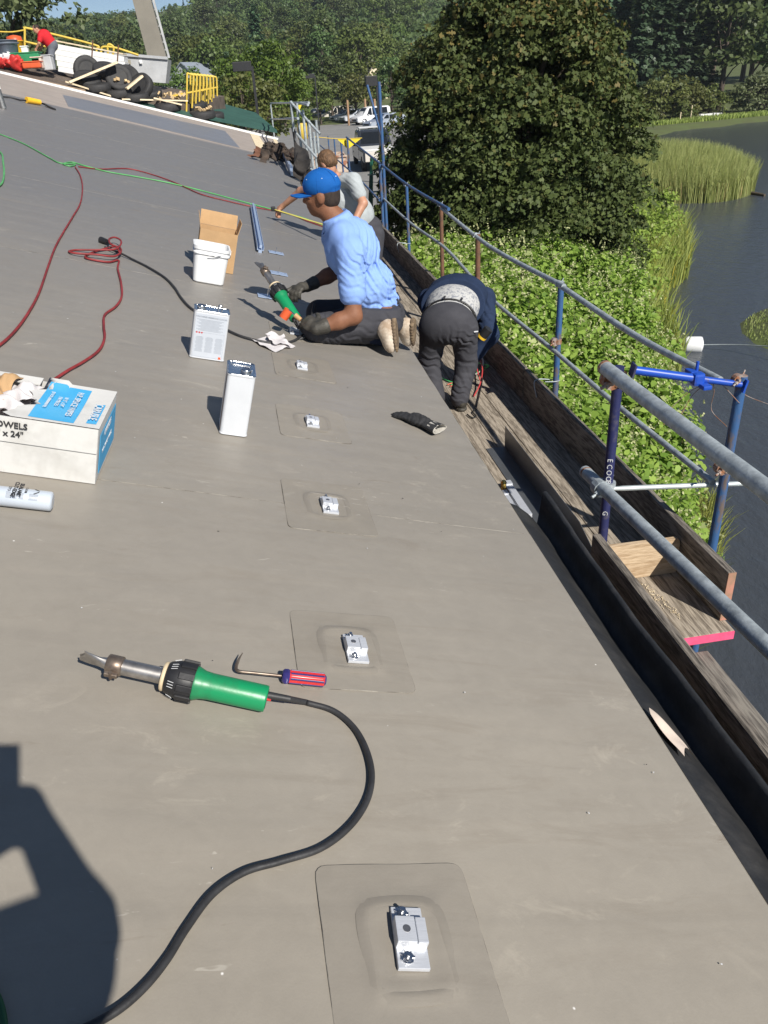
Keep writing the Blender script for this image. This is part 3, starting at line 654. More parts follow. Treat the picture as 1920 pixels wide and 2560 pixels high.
for k in range(8):
    a = 2 * math.pi * (k + .5) / 8; q = MB(); mr = Matrix.Rotation(a, 3, 'X'); q.box(mr @ Vector(((.124 + L) / 2, 0, .0163)), (L - .13, .0042, .0022), mr, bev=.0008); q.build('blue_rib', M_blupl, hd)
q = MB(); q.lathe([(.0125, L - .006), (.013, L), (.010, L + .003)], Matrix.Rotation(math.pi / 2, 4, 'Y')); q.build('end_cap', M_blupl, hd)

# ------------------------------------------------------------------ box of wipes
v0, u0 = rv(237, 1213); v1, u1 = rv(287, 1105)
ang = math.atan2(-(v1 - v0), u1 - u0); bd = .335; bw = .50; bh = .186
t = thing('wipes_box', 'torn white and blue cardboard box of wipes', 'box', RM(v0, u0, .004, ang * .6))
# local: front right bottom corner at origin, x to -bw, y to bd
th = .004
q = MB(); q.box((-bw / 2, th / 2, bh * .29), (bw, th, bh * .58)); q.box((-bw / 2, -.002, bh * .785), (bw, th, bh * .43), Matrix.Rotation(-.03, 3, 'X')); q.build('front_panel', M_cardw, t)
q = MB(); q.box((-th / 2, bd / 2 + th, bh / 2), (th, bd - th, bh - .001)); q.build('end_panel', M_cardw, t)
MB().box((-bw / 2, bd, bh / 2), (bw - .002, th, bh - .002)).build('back_panel', M_cardw, t)
MB().box((-bw, bd / 2, bh / 2), (th, bd - .01, bh - .002)).build('end_panel', M_cardw, t)
MB().box((-bw / 2, bd / 2, .004), (bw - .01, bd - .01, .004)).build('bottom_panel', M_cardw, t)
# top with torn opening: grid of points, hole at the left
rows = []
xs = np.linspace(0.002, -.228, 20); yy = np.linspace(.0, bd + .004, 18)
for x in xs:
    rows.append([(x - (.026 * math.sin(y * 38) + .014 * math.sin(y * 91) - .045 * (y / bd) + .02 if x < -.22 else 0), y, bh + .003 + .006 * math.sin(x * 17) * math.sin(y * 9) + (.012 * max(0, (y - .26) / .08) if x < -.15 else 0) + .010 * max(0, -x - .22)) for y in yy])
tp = MB(); tp.grid(np.array(rows)); tp.build('top_panel', M_cardw, t)
MB().box((-.37, bd - .02, bh + .004), (.27, .05, .004), Matrix.Rotation(.12, 3, 'X')).build('torn_flap', M_cardw, t); MB().box((-.42, .02, bh + .002), (.16, .03, .004)).build('torn_flap', M_cardw, t)
def curved(x0, x1, y0, y1, dz, nx=14, ny=14):
    P = []
    for x in np.linspace(x0, x1, nx): P.append([(x, y, bh + .003 + .006 * math.sin(x * 17) * math.sin(y * 9) + (.012 * max(0, (y - .26) / .08) if x < -.15 else 0) + .010 * max(0, -x - .22) + dz) for y in np.linspace(y0, y1, ny)])
    return np.array(P)
MB().grid(curved(-.075, -.205, .015, bd - .025, .0012)).build('blue_panel', M_cyan, t)
MB().grid(curved(-.012, -.042, .03, .20, .0012)).build('logo_panel', M_cyan, t)
rt = Matrix.Rotation(-math.pi / 2, 4, 'Z')
textmesh('CARLISLE', .034, Matrix.Translation((-.028, .115, bh + .0095)) @ rt, M_wprint, t, bold=.0006, sx=.95)
textmesh('H.P. SPLICE WIPES', .027, Matrix.Translation((-.100, .155, bh + .0095)) @ rt, M_wprint, t, bold=.0002, sx=.98)
textmesh('10 ½" x 24"\n150 PIECES', .017, Matrix.Translation((-.140, .155, bh + .0105)) @ rt, M_wprint, t)
textmesh('(STOCK #0808000070)', .014, Matrix.Translation((-.176, .155, bh + .0125)) @ rt, M_wprint, t)
fr = Matrix.Rotation(math.pi / 2, 4, 'X')
textmesh('150 TOWELS\n13 ½" x 24"', .027, Matrix.Translation((-.276, -.0085, bh * .80)) @ fr, M_ink, t, bold=.0006)
MB().box((.0026, bd / 2 + .01, bh * .47), (.0012, bd * .86, bh * .70)).build('blue_end_print', M_cyan, t)
er = Matrix(((0, 0, 1, 0), (1, 0, 0, 0), (0, 1, 0, 0), (0, 0, 0, 1)))
textmesh('CARLISLE', .030, Matrix.Translation((.0036, bd / 2, bh * .70)) @ er, M_wprint, t, bold=.0008)
textmesh('H.P. SPLICE WIPES', .022, Matrix.Translation((.0036, bd / 2, bh * .42)) @ er, M_wprint, t)
# crumpled wipes and brown liner showing in the opening (part of the box's contents)
rg = np.random.default_rng(5)
def crumple(cx, cy, cz, sx, sy, sz, seed, n=20):
    g = np.random.default_rng(seed); ph = g.uniform(0, 6, 8); P = np.zeros((n, n, 3))
    for i, a in enumerate(np.linspace(-1, 1, n)):
        for j, b_ in enumerate(np.linspace(-1, 1, n)):
            h = (.55 * math.sin(a * 3.1 + ph[0] + 1.6 * math.sin(b_ * 2 + ph[1])) + .35 * math.sin(b_ * 5 + ph[2] + a * 2.2) + .25 * abs(math.sin(a * 6 + b_ * 4 + ph[3])))
            P[i, j] = (cx + sx * a * (1 - .12 * math.sin(b_ * 4 + ph[4])), cy + sy * b_ * (1 - .12 * math.sin(a * 5 + ph[5])), cz + sz * h * (1 - .5 * max(abs(a), abs(b_)) ** 2))
    return P
MB().grid(crumple(-.268, .20, bh - .004, .058, .07, .035, 3)).build('wipe', M_paper, t)
MB().grid(crumple(-.29, .13, bh - .016, .065, .06, .03, 8)).build('wipe', M_paper, t)
MB().grid(crumple(-.365, .22, bh + .002, .065, .09, .04, 11)).build('brown_liner', M_cardb, t)
MB().box((-.36, .14, bh * .42), (.22, .24, bh * .6)).build('wipe_stack', M_paper, t)

# ------------------------------------------------------------------ bottle of edge sealant lying on its side
v0, u0 = rv(112, 1290)
t = thing('sealant_bottle', 'pale plastic sealant bottle lying on its side by the membrane seam', 'bottle', RM(v0 + .012, u0 + .03, .033, .01))
Rx = Matrix.Rotation(math.pi / 2, 4, 'Y')
q = MB(); q.lathe([(.020, .003), (.027, 0), (.0285, -.004), (.0285, -.165), (.026, -.175), (.012, -.195)], Rx, n=28); q.build('body', M_bottle, t)
q = MB(); q.lathe([(.013, -.195), (.013, -.215), (.006, -.218), (.003, -.245)], Rx); q.build('nozzle_cap', M_white, t)
def onbottle(s, size, x, a, bold=0.0):
    m = Matrix.Rotation(a, 4, 'X') @ Matrix.Translation((x, 0, .0291)) @ Matrix.Rotation(-math.pi / 2, 4, 'Z'); textmesh(s, size, m, M_ink, t, bold=bold)
onbottle('CUT-EDGE', .015, -.098, .12, .0006); onbottle('SEALANT', .015, -.084, .12, .0006); onbottle('TPO', .012, -.112, .12); onbottle('CLEAR', .009, -.068, .12)
q = MB(); 
for a in (-.25, .25): q.box(Matrix.Rotation(.12 + a, 3, 'X') @ Vector((-.040, 0, .0292)), (.016, .003, .0006), Matrix.Rotation(.12 + a, 3, 'X') @ Matrix.Rotation(.6 if a > 0 else -.6, 3, 'Z'))
q.build('emblem', M_ink, t)
for x in (-.112, -.095, -.078, -.052, -.04):
    q = MB()
    for k in range(9): q.box(Matrix.Rotation(.55 + k * .075, 3, 'X') @ Vector((x, 0, .0288)), (.012, .0011, .0006), Matrix.Rotation(.55 + k * .075, 3, 'X'))
    q.build('small_print', M_grink, t)

# ------------------------------------------------------------------ two gallon cans
def rrect(w_, d_, r, n=8):
    o = []
    for cx, cy, a0 in ((w_ / 2 - r, d_ / 2 - r, 0), (-w_ / 2 + r, d_ / 2 - r, 90), (-w_ / 2 + r, -d_ / 2 + r, 180), (w_ / 2 - r, -d_ / 2 + r, 270)):
        for k in range(n + 1): a = math.radians(a0 + 90 * k / n); o.append((cx + r * math.cos(a), cy + r * math.sin(a)))
    return o
def loft(secs, caps=True):                            # list of (outline, z)
    q = MB(); rows = np.array([[(x, y, z) for x, y in o + o[:1]] for o, z in secs]); q.grid(rows, sm=False)
    if caps: q.add(rows[0][:-1], [list(range(len(secs[0][0])))]); q.add(rows[-1][:-1], [list(range(len(secs[0][0])))])
    return q
def can(label, m, w_, d_, h_, capx, capy, lab=True, handle='x'):
    t = thing('solvent_can', label, 'can', m, 'solvent cans')
    o = rrect(w_, d_, .014); o2 = rrect(w_ + .003, d_ + .003, .0155)
    loft([(o2, 0), (o2, .004), (o, .006), (o, h_ - .006), (o2, h_ - .004), (o2, h_)]).build('body', M_canw, t)
    ring = MB(); oi = rrect(w_ - .006, d_ - .006, .011); rows = np.array([[(x, y, z) for x, y in oo + oo[:1]] for oo, z in ((o2, h_), (o2, h_ + .003), (oi, h_ + .003), (oi, h_ - .003))]); ring.grid(rows); ring.build('rim', M_tin, t)
    MB().add([(x, y, h_ + .0006) for x, y in oi], [list(range(len(oi)))]).build('lid', M_tin, t)
    q = MB(); q.lathe([(.021, h_ + .001), (.021, h_ + .012), (.0195, h_ + .016), (.015, h_ + .0165), (.014, h_ + .013), (.002, h_ + .013)], Matrix.Translation((capx, capy, 0)), n=28); q.build('screw_cap', M_tin, t)
    q = MB()
    if handle == 'x':
        for dy in (-.008, 0, .008): q.tube(spline([(.028, dy, h_), (.030, dy, h_ + .022), (.037, dy, h_ + .026), (.044, dy, h_ + .022), (.046, dy, h_)], 5), .003, 6)
    else: q.tube(spline([(-w_ * .36, d_ * .30, h_ + .004), (-w_ * .3, d_ * .36, h_ + .007), (w_ * .3, d_ * .36, h_ + .007), (w_ * .36, d_ * .30, h_ + .004), (w_ * .38, -d_ * .1, h_ + .004)], 5), .0024, 6)
    q.build('handle', M_tin, t)
    return t
v0, u0 = rv(473, 894); v1, u1 = rv(558, 905); a = math.atan2(u1 - u0, v1 - v0) - .05
cm = RM(v0, u0, .004, a) @ Matrix.Translation((.083, .054, 0))
t = can('white solvent can with printed cleaner label and loop handle', cm, .165, .105, .232, -.05, .0)
yf = -.0536
MB().box((.0, yf, .112), (.148, .0012, .214)).build('label_panel', M_canlab, t)
textmesh('WEATHERED MEMBRANE CLEANER', .0092, Matrix.Translation((0, yf - .0012, .205)) @ fr, M_grink, t, bold=.0002)
q = MB()
for k in range(11): q.box((-.004, yf - .0008, .192 - k * .0052), (.126 - .02 * ((k * 7) % 3), .0006, .0018))
q.build('small_print', M_grink, t)
q = MB()
for cx in (-.046, 0, .046):
    for k in range(16): q.box((cx, yf - .0008, .108 - k * .0048), (.036 - .008 * ((k * 5) % 4 == 0), .0006, .0017))
for x in (-.069, .069): q.box((x, yf - .0008, .07), (.0006, .0006, .12))
for z in (.13, .01): q.box((0, yf - .0008, z), (.138, .0006, .0006))
q.build('small_print', M_grink, t)
MB().box((.058, yf - .0009, .013), (.011, .0008, .011)).build('hazard_mark', M_orange, t)
q = MB()
for x in (-.062, -.05, -.038): q.box((x, yf - .0009, .128), (.007, .0008, .007), Matrix.Rotation(.785, 3, 'Y'))
q.build('hazard_mark', M_redpl, t)
v0, u0 = rv(548, 1086); v1, u1 = rv(615, 1094); a = math.atan2(u1 - u0, v1 - v0) - .04
cm = RM(v0, u0, .004, a) @ Matrix.Translation((.053, .083, 0))
t = can('plain white solvent can with dark side seam and wire handle', cm, .105, .165, .245, .016, -.040, handle='w')
MB().cyl((-.0522, -.058, .006), (-.0522, -.058, .239), .0028, n=8).build('side_seam', M_brown, t)

# ------------------------------------------------------------------ pail and carton
v0, u0 = rv(482, 704); v1, u1 = rv(558, 716); wv = math.hypot(v1 - v0, u1 - u0); a = math.atan2(u1 - u0, v1 - v0) * .5
t = thing('plastic_pail', 'square white plastic pail with wire handle in front of the carton', 'bucket', RM(v0, u0, .004, a) @ Matrix.Translation((wv / 2, wv / 2, 0)))
W0, W1, ht = wv, wv * 1.13, .235
secs = [(rrect(W0 * .96, W0 * .96, .03), 0), (rrect(W0, W0, .035), .006), (rrect(W1 * .98, W1 * .98, .04), ht - .05), (rrect(W1 * 1.05, W1 * 1.05, .045), ht - .048), (rrect(W1 * 1.05, W1 * 1.05, .045), ht - .040), (rrect(W1, W1, .04), ht - .038), (rrect(W1, W1, .04), ht - .022), (rrect(W1 * 1.05, W1 * 1.05, .045), ht - .02),
        (rrect(W1 * 1.06, W1 * 1.06, .045), ht), (rrect(W1 * .97, W1 * .97, .04), ht), (rrect(W1 * .95, W1 * .95, .04), ht - .05), (rrect(W0 * .92, W0 * .92, .03), .012)]
loft(secs).build('tub', M_pail, t)
q = MB(); q.tube(spline([(W1 * .53, 0, ht - .03), (W1 * .52, -.06, ht - .055), (W1 * .2, -W1 * .56, ht - .04), (-W1 * .1, -W1 * .58, ht - .05)], 6), .0025, 6); q.build('wire_handle', M_tin, t)
MB().box((W1 * .545, 0, ht - .03), (.012, .03, .03), bev=.004).build('handle_lug', M_pail, t)
v0, u0 = rv(582, 687)
t = thing('cardboard_carton', 'open brown cardboard carton standing behind the white pail', 'box', RM(v0, u0, .004, .07))
w_, d_, h_ = .262, .21, .275
for nm, c, s_ in (('front_panel', (-w_ / 2, .002, h_ / 2), (w_, .004, h_)), ('back_panel', (-w_ / 2, d_, h_ / 2), (w_, .004, h_)), ('side_panel', (-.002, d_ / 2, h_ / 2), (.004, d_ - .006, h_)), ('side_panel', (-w_ + .002, d_ / 2, h_ / 2), (.004, d_ - .006, h_)), ('bottom_panel', (-w_ / 2, d_ / 2, .004), (w_ - .01, d_ - .01, .004))):
    MB().box(c, s_).build(nm, M_cardb, t)
for nm, c, s_, r_ in (('flap', (-w_ / 2, d_ + .012, h_ + .05), (w_, .004, .10), Matrix.Rotation(.25, 3, 'X')), ('flap', (.008, d_ / 2, h_ + .04), (.004, d_ - .01, .085), Matrix.Rotation(-.2, 3, 'Y')), ('flap', (-w_ - .008, d_ / 2, h_ + .045), (.004, d_ - .01, .09), Matrix.Rotation(.2, 3, 'Y'))):
    MB().box(c, s_, r_.inverted()).build(nm, M_cardb, t)

# ------------------------------------------------------------------ cables and ropes on the roof
def rope(name, pts, r, mt, label, cat, n=10):
    P = cable(pts, r, n=n); return single(name, MB().tube(P, r, 8), mt, label, cat, P[0])
rope('extension_cord', [(188, 420), (200, 440), (206, 470), (201, 510), (182, 545), (158, 585), (138, 622), (122, 665), (98, 735), (72, 785), (40, 830), (0, 868), (-60, 905), (-250, 985), (-520, 1040)], .0066, M_red, 'red extension cord running down the roof from the green rope', 'cord')
rope('extension_cord', [(196, 419), (250, 425), (320, 424), (385, 440), (440, 460), (500, 487), (560, 503), (640, 521), (720, 536), (770, 556), (812, 570)], .0066, M_red, 'red extension cord running beside the green rope to the far worker', 'cord')
t = thing('extension_cord', 'red extension cord with a small coil and black plug', 'cord', TM(rp(250, 640)))
co = [(137, 954), (170, 932), (215, 906), (248, 880), (261, 850), (259, 820), (262, 792), (290, 770), (304, 745), (302, 710), (294, 675), (296, 655), (270, 659), (225, 652), (213, 645), (240, 632), (290, 627, .03), (302, 640, .034), (285, 652, .03), (240, 648, .03), (190, 641, .02), (172, 633), (190, 629), (240, 636, .03), (285, 640, .045), (300, 630, .05), (300, 618, .05), (285, 611, .05), (272, 616, .05), (275, 628, .05), (290, 634, .045), (300, 645, .03)]
P = cable(co, .0066, n=8); MB().tube(P, .0066, 8).build('cord', M_red, t, True)
a, b = rp(252, 607, .02), rp(268, 614, .025); q = MB(); q.cyl(a, b, .024, .018, n=12); q.tube([b, rp(278, 622, .03)], .009, 8); q.build('plug', M_black, t, True)
rope('power_cable', [(262, 625, .02), (300, 640, .02), (330, 652), (370, 672), (410, 697), (435, 722), (452, 748), (478, 776), (520, 800), (560, 826), (610, 848), (680, 862), (735, 856), (768, 836, .05), (775, 815, .14)], .0072, M_cord, 'black cable running from the red coil to the kneeling worker', 'cord')
rope('green_rope', [(-420, 190), (-200, 265), (-60, 318), (0, 338), (60, 362), (120, 395), (150, 410), (188, 413), (175, 418), (158, 412), (180, 408), (215, 418), (270, 432), (340, 444), (420, 459), (500, 478), (590, 502), (680, 526), (760, 548), (820, 572)], .007, M_gcord, 'thin green rope stretched across the roof to the far worker', 'rope')
rope('green_rope', [(-260, 420), (-120, 372), (-30, 376), (2, 385), (8, 410), (10, 440), (2, 465), (-30, 475), (-130, 470), (-300, 520)], .009, M_gcord, 'loop of green rope at the left of the roof above the red cord', 'rope')
rope('green_hose', [(-40, 2440), (-14, 2490), (2, 2530), (10, 2580), (12, 2640)], .0055, mat('dark_green_hose', (.02, .10, .035), .5), 'dark green cord lying in the photographer\'s shadow', 'cord')
# yellow power tool lead by the vent pipe, far up the roof
t = thing('yellow_tool', 'small yellow corded tool lying near the vent pipe', 'power tool', TM(rp(85, 262)))
q = MB(); a, b = rp(66, 258, .06), rp(100, 264, .06); q.cyl(a, b, .06, .05, n=12); q.build('body', mat('yellow_plastic', (.85, .48, .03), .45), t, True)
MB().tube([rp(100, 264, .05), rp(112, 266, .04), rp(120, 270, .03), rp(138, 276, .015)], .02, 6).build('lead', M_cord, t, True)
MB().tube([rp(66, 258, .05), rp(50, 253, .02), rp(25, 246, .02), rp(0, 244, .02)], .015, 6).build('lead', M_cord, t, True)
t = thing('vent_pipe', 'short grey vent pipe with a white cap at the upper roof', 'pipe', TM(rp(9, 272)))
a = rp(9, 272); MB().cyl(a, a + np.array([-.02, 0, .30]), .055, n=16).build('pipe', M_steel, t, True); MB().cyl(a + np.array([-.02, 0, .29]), a + np.array([-.03, 0, .42]), .062, n=16).build('cap', M_white, t, True)

# ------------------------------------------------------------------ wipes on the roof, glove, paper in the gutter
def sheet(name, cs, mt, label, cat, amp, seed, h0=.006, n=16):  # crumpled sheet whose corners are pixels on the roof
    g = np.random.default_rng(seed); ph = g.uniform(0, 6, 6); c = [np.array(rv(*p)) for p in cs]; P = np.zeros((n, n, 3))
    for i, s in enumerate(np.linspace(0, 1, n)):
        for j, r_ in enumerate(np.linspace(0, 1, n)):
            q = (c[0] * (1 - s) + c[1] * s) * (1 - r_) + (c[3] * (1 - s) + c[2] * s) * r_
            h = h0 + amp * (.5 + .5 * math.sin(7 * s + 3 * r_ + ph[0] + math.sin(5 * r_ + ph[1]))) * (.4 + abs(math.sin(9 * r_ - 4 * s + ph[2])))
            P[i, j] = rl(q[0] + .01 * math.sin(8 * r_ + ph[3]), q[1] + .012 * math.sin(9 * s + ph[4]), h)
    q = MB(); q.grid(P); q.grid(P - N * .0015); return single(name, q, mt, label, cat, P[0, 0])
sheet('cloth_wipe', [(624, 852), (690, 842), (735, 868), (684, 882)], M_paper, 'white cloth wipe spread under the black cable', 'cloth', .010, 2)
sheet('cloth_wipe', [(660, 842), (705, 846), (722, 874), (676, 866)], M_paper, 'white folded cloth wipe on top of another wipe', 'cloth', .014, 4, .018)
v, u = rv(1040, 1062)
t = thing('work_glove', 'empty black work glove with folded grey cuff', 'glove', RM(v, u, .004, -.80))
sp_ = hand((.045, 0, .022), (-1, 0, -.06), (0, 0, 1), (0, 1, 0), .10, 1.08, .12)
sp_.append(('e', (.02, 0, .024), (.06, .05, .021), None))
sdf_obj('glove_body', sp_, M_glove, t, k=.012, vox=.004, world=False, disp=folds([((.02, 0, .02), .08, (1, .3, 0), .03, .003)]))
q = []
for i, x in enumerate(np.linspace(.05, .125, 8)):
    q.append([(x, (.046 + .012 * i / 7) * math.cos(k * 2 * math.pi / 20), .024 + (.017 + .006 * i / 7) * math.sin(k * 2 * math.pi / 20) + .002 * math.sin(k * 3)) for k in range(21)])
MB().grid(np.array(q)).build('cuff', M_glove, t)
q2 = []
for i, (x, f) in enumerate(((.122, 1.0), (.128, 1.0), (.124, .93), (.08, .88))): q2.append([(x + .004 * math.cos(k * .6), .057 * f * math.cos(k * 2 * math.pi / 20), .024 + .022 * f * math.sin(k * 2 * math.pi / 20)) for k in range(21)])
MB().grid(np.array(q2)).build('cuff_lining', M_gcuff, t)
g_ = np.zeros((12, 8, 3)); A, B = np.array([.862, 1.40, -1.515]), np.array([.895, 1.265, -1.535])
for i in range(12):
    for j in range(8):
        s, r_ = i / 11, j / 7; g_[i, j] = A * (1 - s) + B * s + np.array([.05 * (r_ - .35) * (.5 + .5 * math.sin(min(1, s * 1.2) * 2.4)), .03 * math.sin(r_ * 3), .012 * math.sin(r_ * 3.1) * (.6 + .4 * math.sin(s * 7)) - .03 * (r_ - .3) + .006])
q = MB(); q.grid(g_); q.grid(g_ - np.array([0, 0, .0012])); single('paper_scrap', q, M_cream, 'curled cream paper scrap lying in the black gutter', 'paper', A)

# crumbs and shavings trodden over the membrane
g = np.random.default_rng(15); qa, qb = MB(), MB()
for k in range(60):
    v, u = g.uniform(-1.6, 1.15), .7 + 7 * g.uniform(0, 1) ** 1.6; p = Vector(rl(v, u, .006)); r_ = g.uniform(.0012, .0032)
    (qa if k % 3 else qb).box(p, (r_ * g.uniform(.6, 2.2), r_ * .8, r_ * .5), Matrix.Rotation(g.uniform(0, 3), 3, 'Z'))
single('white_crumbs', qa, M_wprint, 'tiny white crumbs scattered over the membrane', 'crumbs', rl(0, 2), kind='stuff'); single('dark_crumbs', qb, M_black, 'tiny dark crumbs scattered over the membrane', 'crumbs', rl(0, 2.1), kind='stuff')
# ------------------------------------------------------------------ scaffold: one clamped frame of tubes; planks and boards lie loose on it
M_galv = mat('galvanised_tube', (.48, .53, .55), .55, .35, c2=(.24, .27, .29), scale=22, bump=.12, bscale=90, thr=(.30, .62), detail=9)
M_bluep = mat('worn_blue_paint', (.035, .10, .24), .55, c2=(.13, .10, .085), scale=16, thr=(.38, .50), bump=.2, detail=9, stretch=(1, 1, .35))
M_navyp = mat('dark_blue_paint', (.020, .024, .090), .5, c2=(.07, .065, .10), scale=20, thr=(.32, .48), detail=9, bump=.1)
M_brblue = mat('bright_blue_paint', (.012, .07, .42), .38, c2=(.10, .08, .10), scale=12, thr=(.26, .38))
M_rustp = mat('rusty_tube', (.20, .095, .05), .8, c2=(.10, .055, .035), scale=14, bump=.3)
M_rust = mat('rusty_coupler', (.30, .13, .06), .75, .3, c2=(.34, .31, .29), scale=25, bump=.3, thr=(.4, .6))
M_pltop = wood('weathered_plank', (.14, .116, .09), (.40, .345, .275), (16, 1.1, 16), scale=5)
M_plgrey = wood('grey_plank', (.085, .072, .058), (.30, .255, .205), (16, 1.2, 16), scale=5)
M_toe = wood('weathered_toe_board', (.062, .055, .048), (.235, .208, .178), (14, 1.1, 9), scale=6)
M_endply = wood('pale_end_board', (.36, .25, .15), (.56, .43, .29), (1.4, 9, 9), scale=6)
M_pink = mat('pink_paint', (.80, .10, .22), .6, var=.15, scale=20)
M_salmon = mat('faded_pink_paint', (.50, .22, .16), .8, c2=(.30, .19, .12), scale=16)
M_purple = mat('purple_paint', (.12, .04, .10), .7, var=.2)
M_bluewood = wood('lower_plank', (.10, .09, .08), (.24, .22, .19), (14, 1, 14), scale=5)  # darker, greyer wood tone of the lower plank
DZ = -2.2
def plank(x0, x1, y0, y1, z1, th, mt, label, end=None, nm='scaffold_plank', grp='planks of the walkway', cat='plank', bev=.004):
    t = thing(nm, label, cat, TM(((x0 + x1) / 2, (y0 + y1) / 2, z1 - th)), grp)
    MB().box((0, 0, th / 2), (x1 - x0, y1 - y0, th), bev=bev).build('board', mt, t)
    if end: MB().box((0, -(y1 - y0) / 2 - .0022, th / 2), (x1 - x0 - .002, .004, th - .003)).build('painted_end', end, t)
    return t
plank(1.145, 1.384, 3.05, 9.4, DZ, .045, M_pltop, 'brown scaffold plank running right below the roof edge')
plank(1.150, 1.384, 9.42, 15.2, DZ, .045, M_plgrey, 'grey scaffold plank below the roof edge beside the far worker')
plank(1.389, 1.562, 2.452, 11.5, DZ, .045, M_pltop, 'narrow middle scaffold plank the dark flashing stands on', M_pink)
plank(1.5665, 1.835, 2.452, 8.8, DZ, .045, M_pltop, 'scaffold plank with bright pink end along the outer toe board', M_pink)
plank(1.5665, 1.835, 8.82, 15.2, DZ, .045, M_plgrey, 'grey scaffold plank under the far stretch of toe board')
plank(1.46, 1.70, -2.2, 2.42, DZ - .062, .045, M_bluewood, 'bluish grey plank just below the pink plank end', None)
plank(1.806, 1.844, 2.53, 5.35, -1.942, .2565, M_toe, 'outer toe board with faded pink end', M_salmon, 'toe_board', 'toe boards of the walkway', 'board', .006)
plank(1.806, 1.844, 5.37, 9.7, -1.942, .2565, M_toe, 'outer toe board behind the bending worker', None, 'toe_board', 'toe boards of the walkway', 'board', .006)
plank(1.806, 1.844, 9.72, 15.2, -1.935, .2635, M_toe, 'outer toe board beside the tall blue post', None, 'toe_board', 'toe boards of the walkway', 'board', .006)
plank(1.358, 1.398, -2.2, 2.95, -1.922, .2765, M_toe, 'inner dark toe board standing beside the gutter', None, 'toe_board', 'toe boards of the walkway', 'board', .009)
t = thing('end_board', 'pale new board closing the walkway crosswise', 'board', TM((1.60, 2.94, DZ)))
m = Matrix(((1, 0, 0, 0), (0, 0, -1, .011), (0, 1, 0, 0), (0, 0, 0, 1)))
MB().prism([(-.196, .002), (.204, .002), (.204, .165), (.198, .19), (.185, .20), (-.196, .205)], m, .022).build('board', M_endply, t)

scf = thing('scaffold', 'blue, rusty and galvanised tube scaffold with guard rails', 'scaffold', TM((1.9, 6, -4.4)))
def tubes(name, pts, r, mt, n=14, world=True): return MB().tube(pts, r, n).build(name, mt, scf, True)
def post(x, y, z0, z1, r, mt, name='post'): return MB().cyl((x, y, z0), (x, y, z1), r, n=16).build(name, mt, scf, True)
lp = post(1.432, 2.99, -4.6, -1.12, .0225, M_navyp)
post(1.95, 2.89, -6.2, -1.185, .0225, M_bluep); post(1.95, 5.06, -5.9, -1.25, .021, M_bluep)
post(1.95, 7.21, -5.6, -1.27, .024, M_rustp); post(1.95, 8.74, -5.6, -1.19, .022, M_rustp); post(1.95, 10.8, -5.4, -1.2, .021, M_bluep)
post(1.95, 12.72, -5.0, .0, .024, M_bluep); post(1.895, 12.72, -5.0, -1.1, .024, M_bluep)
MB().cyl((1.95, 12.72, -.75), (1.78, 12.78, -.03), .018, n=12).build('brace', M_bluep, scf, True)
for y in (5.06, 7.21, 10.8, 13.6): post(1.05, y, -4.6, -2.3, .021, M_bluep)
for y in (2.99, 5.06, 7.21, 8.74, 10.8, 12.72, 15.0): MB().cyl((.90, y, -2.282), (2.02, y, -2.282), .024, n=12).build('bearer', M_galv, scf, True)
for y in (.4, 1.6): MB().cyl((1.0, y, -2.335), (1.9, y, -2.335), .024, n=12).build('bearer', M_galv, scf, True)
# thick galvanised hand rails
U0, U1 = ax(1510, 918, 1.385), ax(1920, 1228, 1.385); U2 = U1 + (U1 - U0) * 1.6
tubes('rail', [U0, U1, U2], .0305, M_galv, 20); MB().cyl(U0 + (U1 - U0) * .004, U0 + (U1 - U0) * .018, .0322, n=20).build('rust_ring', M_rust, scf, True)
L0, L1 = ax(1462, 1178, 1.395), ax(1905, 1604, 1.40); L2 = L1 + (L1 - L0) * 1.4
tubes('rail', [L0, L1, L2], .029, M_galv, 20); MB().cyl(L0 + (L1 - L0) * .012, L0 + (L1 - L0) * .02, .0302, n=20).build('rust_ring', M_rust, scf, True)
# cross tube and adjustable blue bar between the two end posts
a, b = ax(1527, 1222, 1.44), ax(1778, 1212, 1.93); c = b + (b - a) * .42
tubes('cross_tube', [a, a + (b - a) * .12, b, c], [.008, .0125, .0125, .0125], mat('pale_galvanised', (.55, .60, .60), .45, .5, var=.1), 12)
A, B = ax(1582, 925, 1.47), ax(1858, 962, 1.95); mid = A + (B - A) * .62
MB().cyl(A, mid, .0185, n=14).build('adjustable_bar', M_brblue, scf, True); MB().cyl(mid, B, .0145, n=14).build('adjustable_bar', M_brblue, scf, True)
d = nrm(B - A)
for P, s in ((A, 1), (B, -1)): MB().beam(P - d * .004, P + d * .004, .055, .055).build('end_plate', M_navyp if s > 0 else M_brblue, scf, True)
C = A + (B - A) * .58
cp = MB(); cp.box(C, (.05, .05, .055), bev=.012); cp.box(C + np.array([-.01, .035, .02]), (.035, .06, .018), bev=.006); cp.box(C + np.array([.02, -.035, -.025]), (.04, .05, .02), bev=.006); cp.cyl(C + np.array([.01, .03, .01]), C + np.array([.01, .03, .065]), .007, n=8); cp.build('coupler', M_brblue, scf, True)
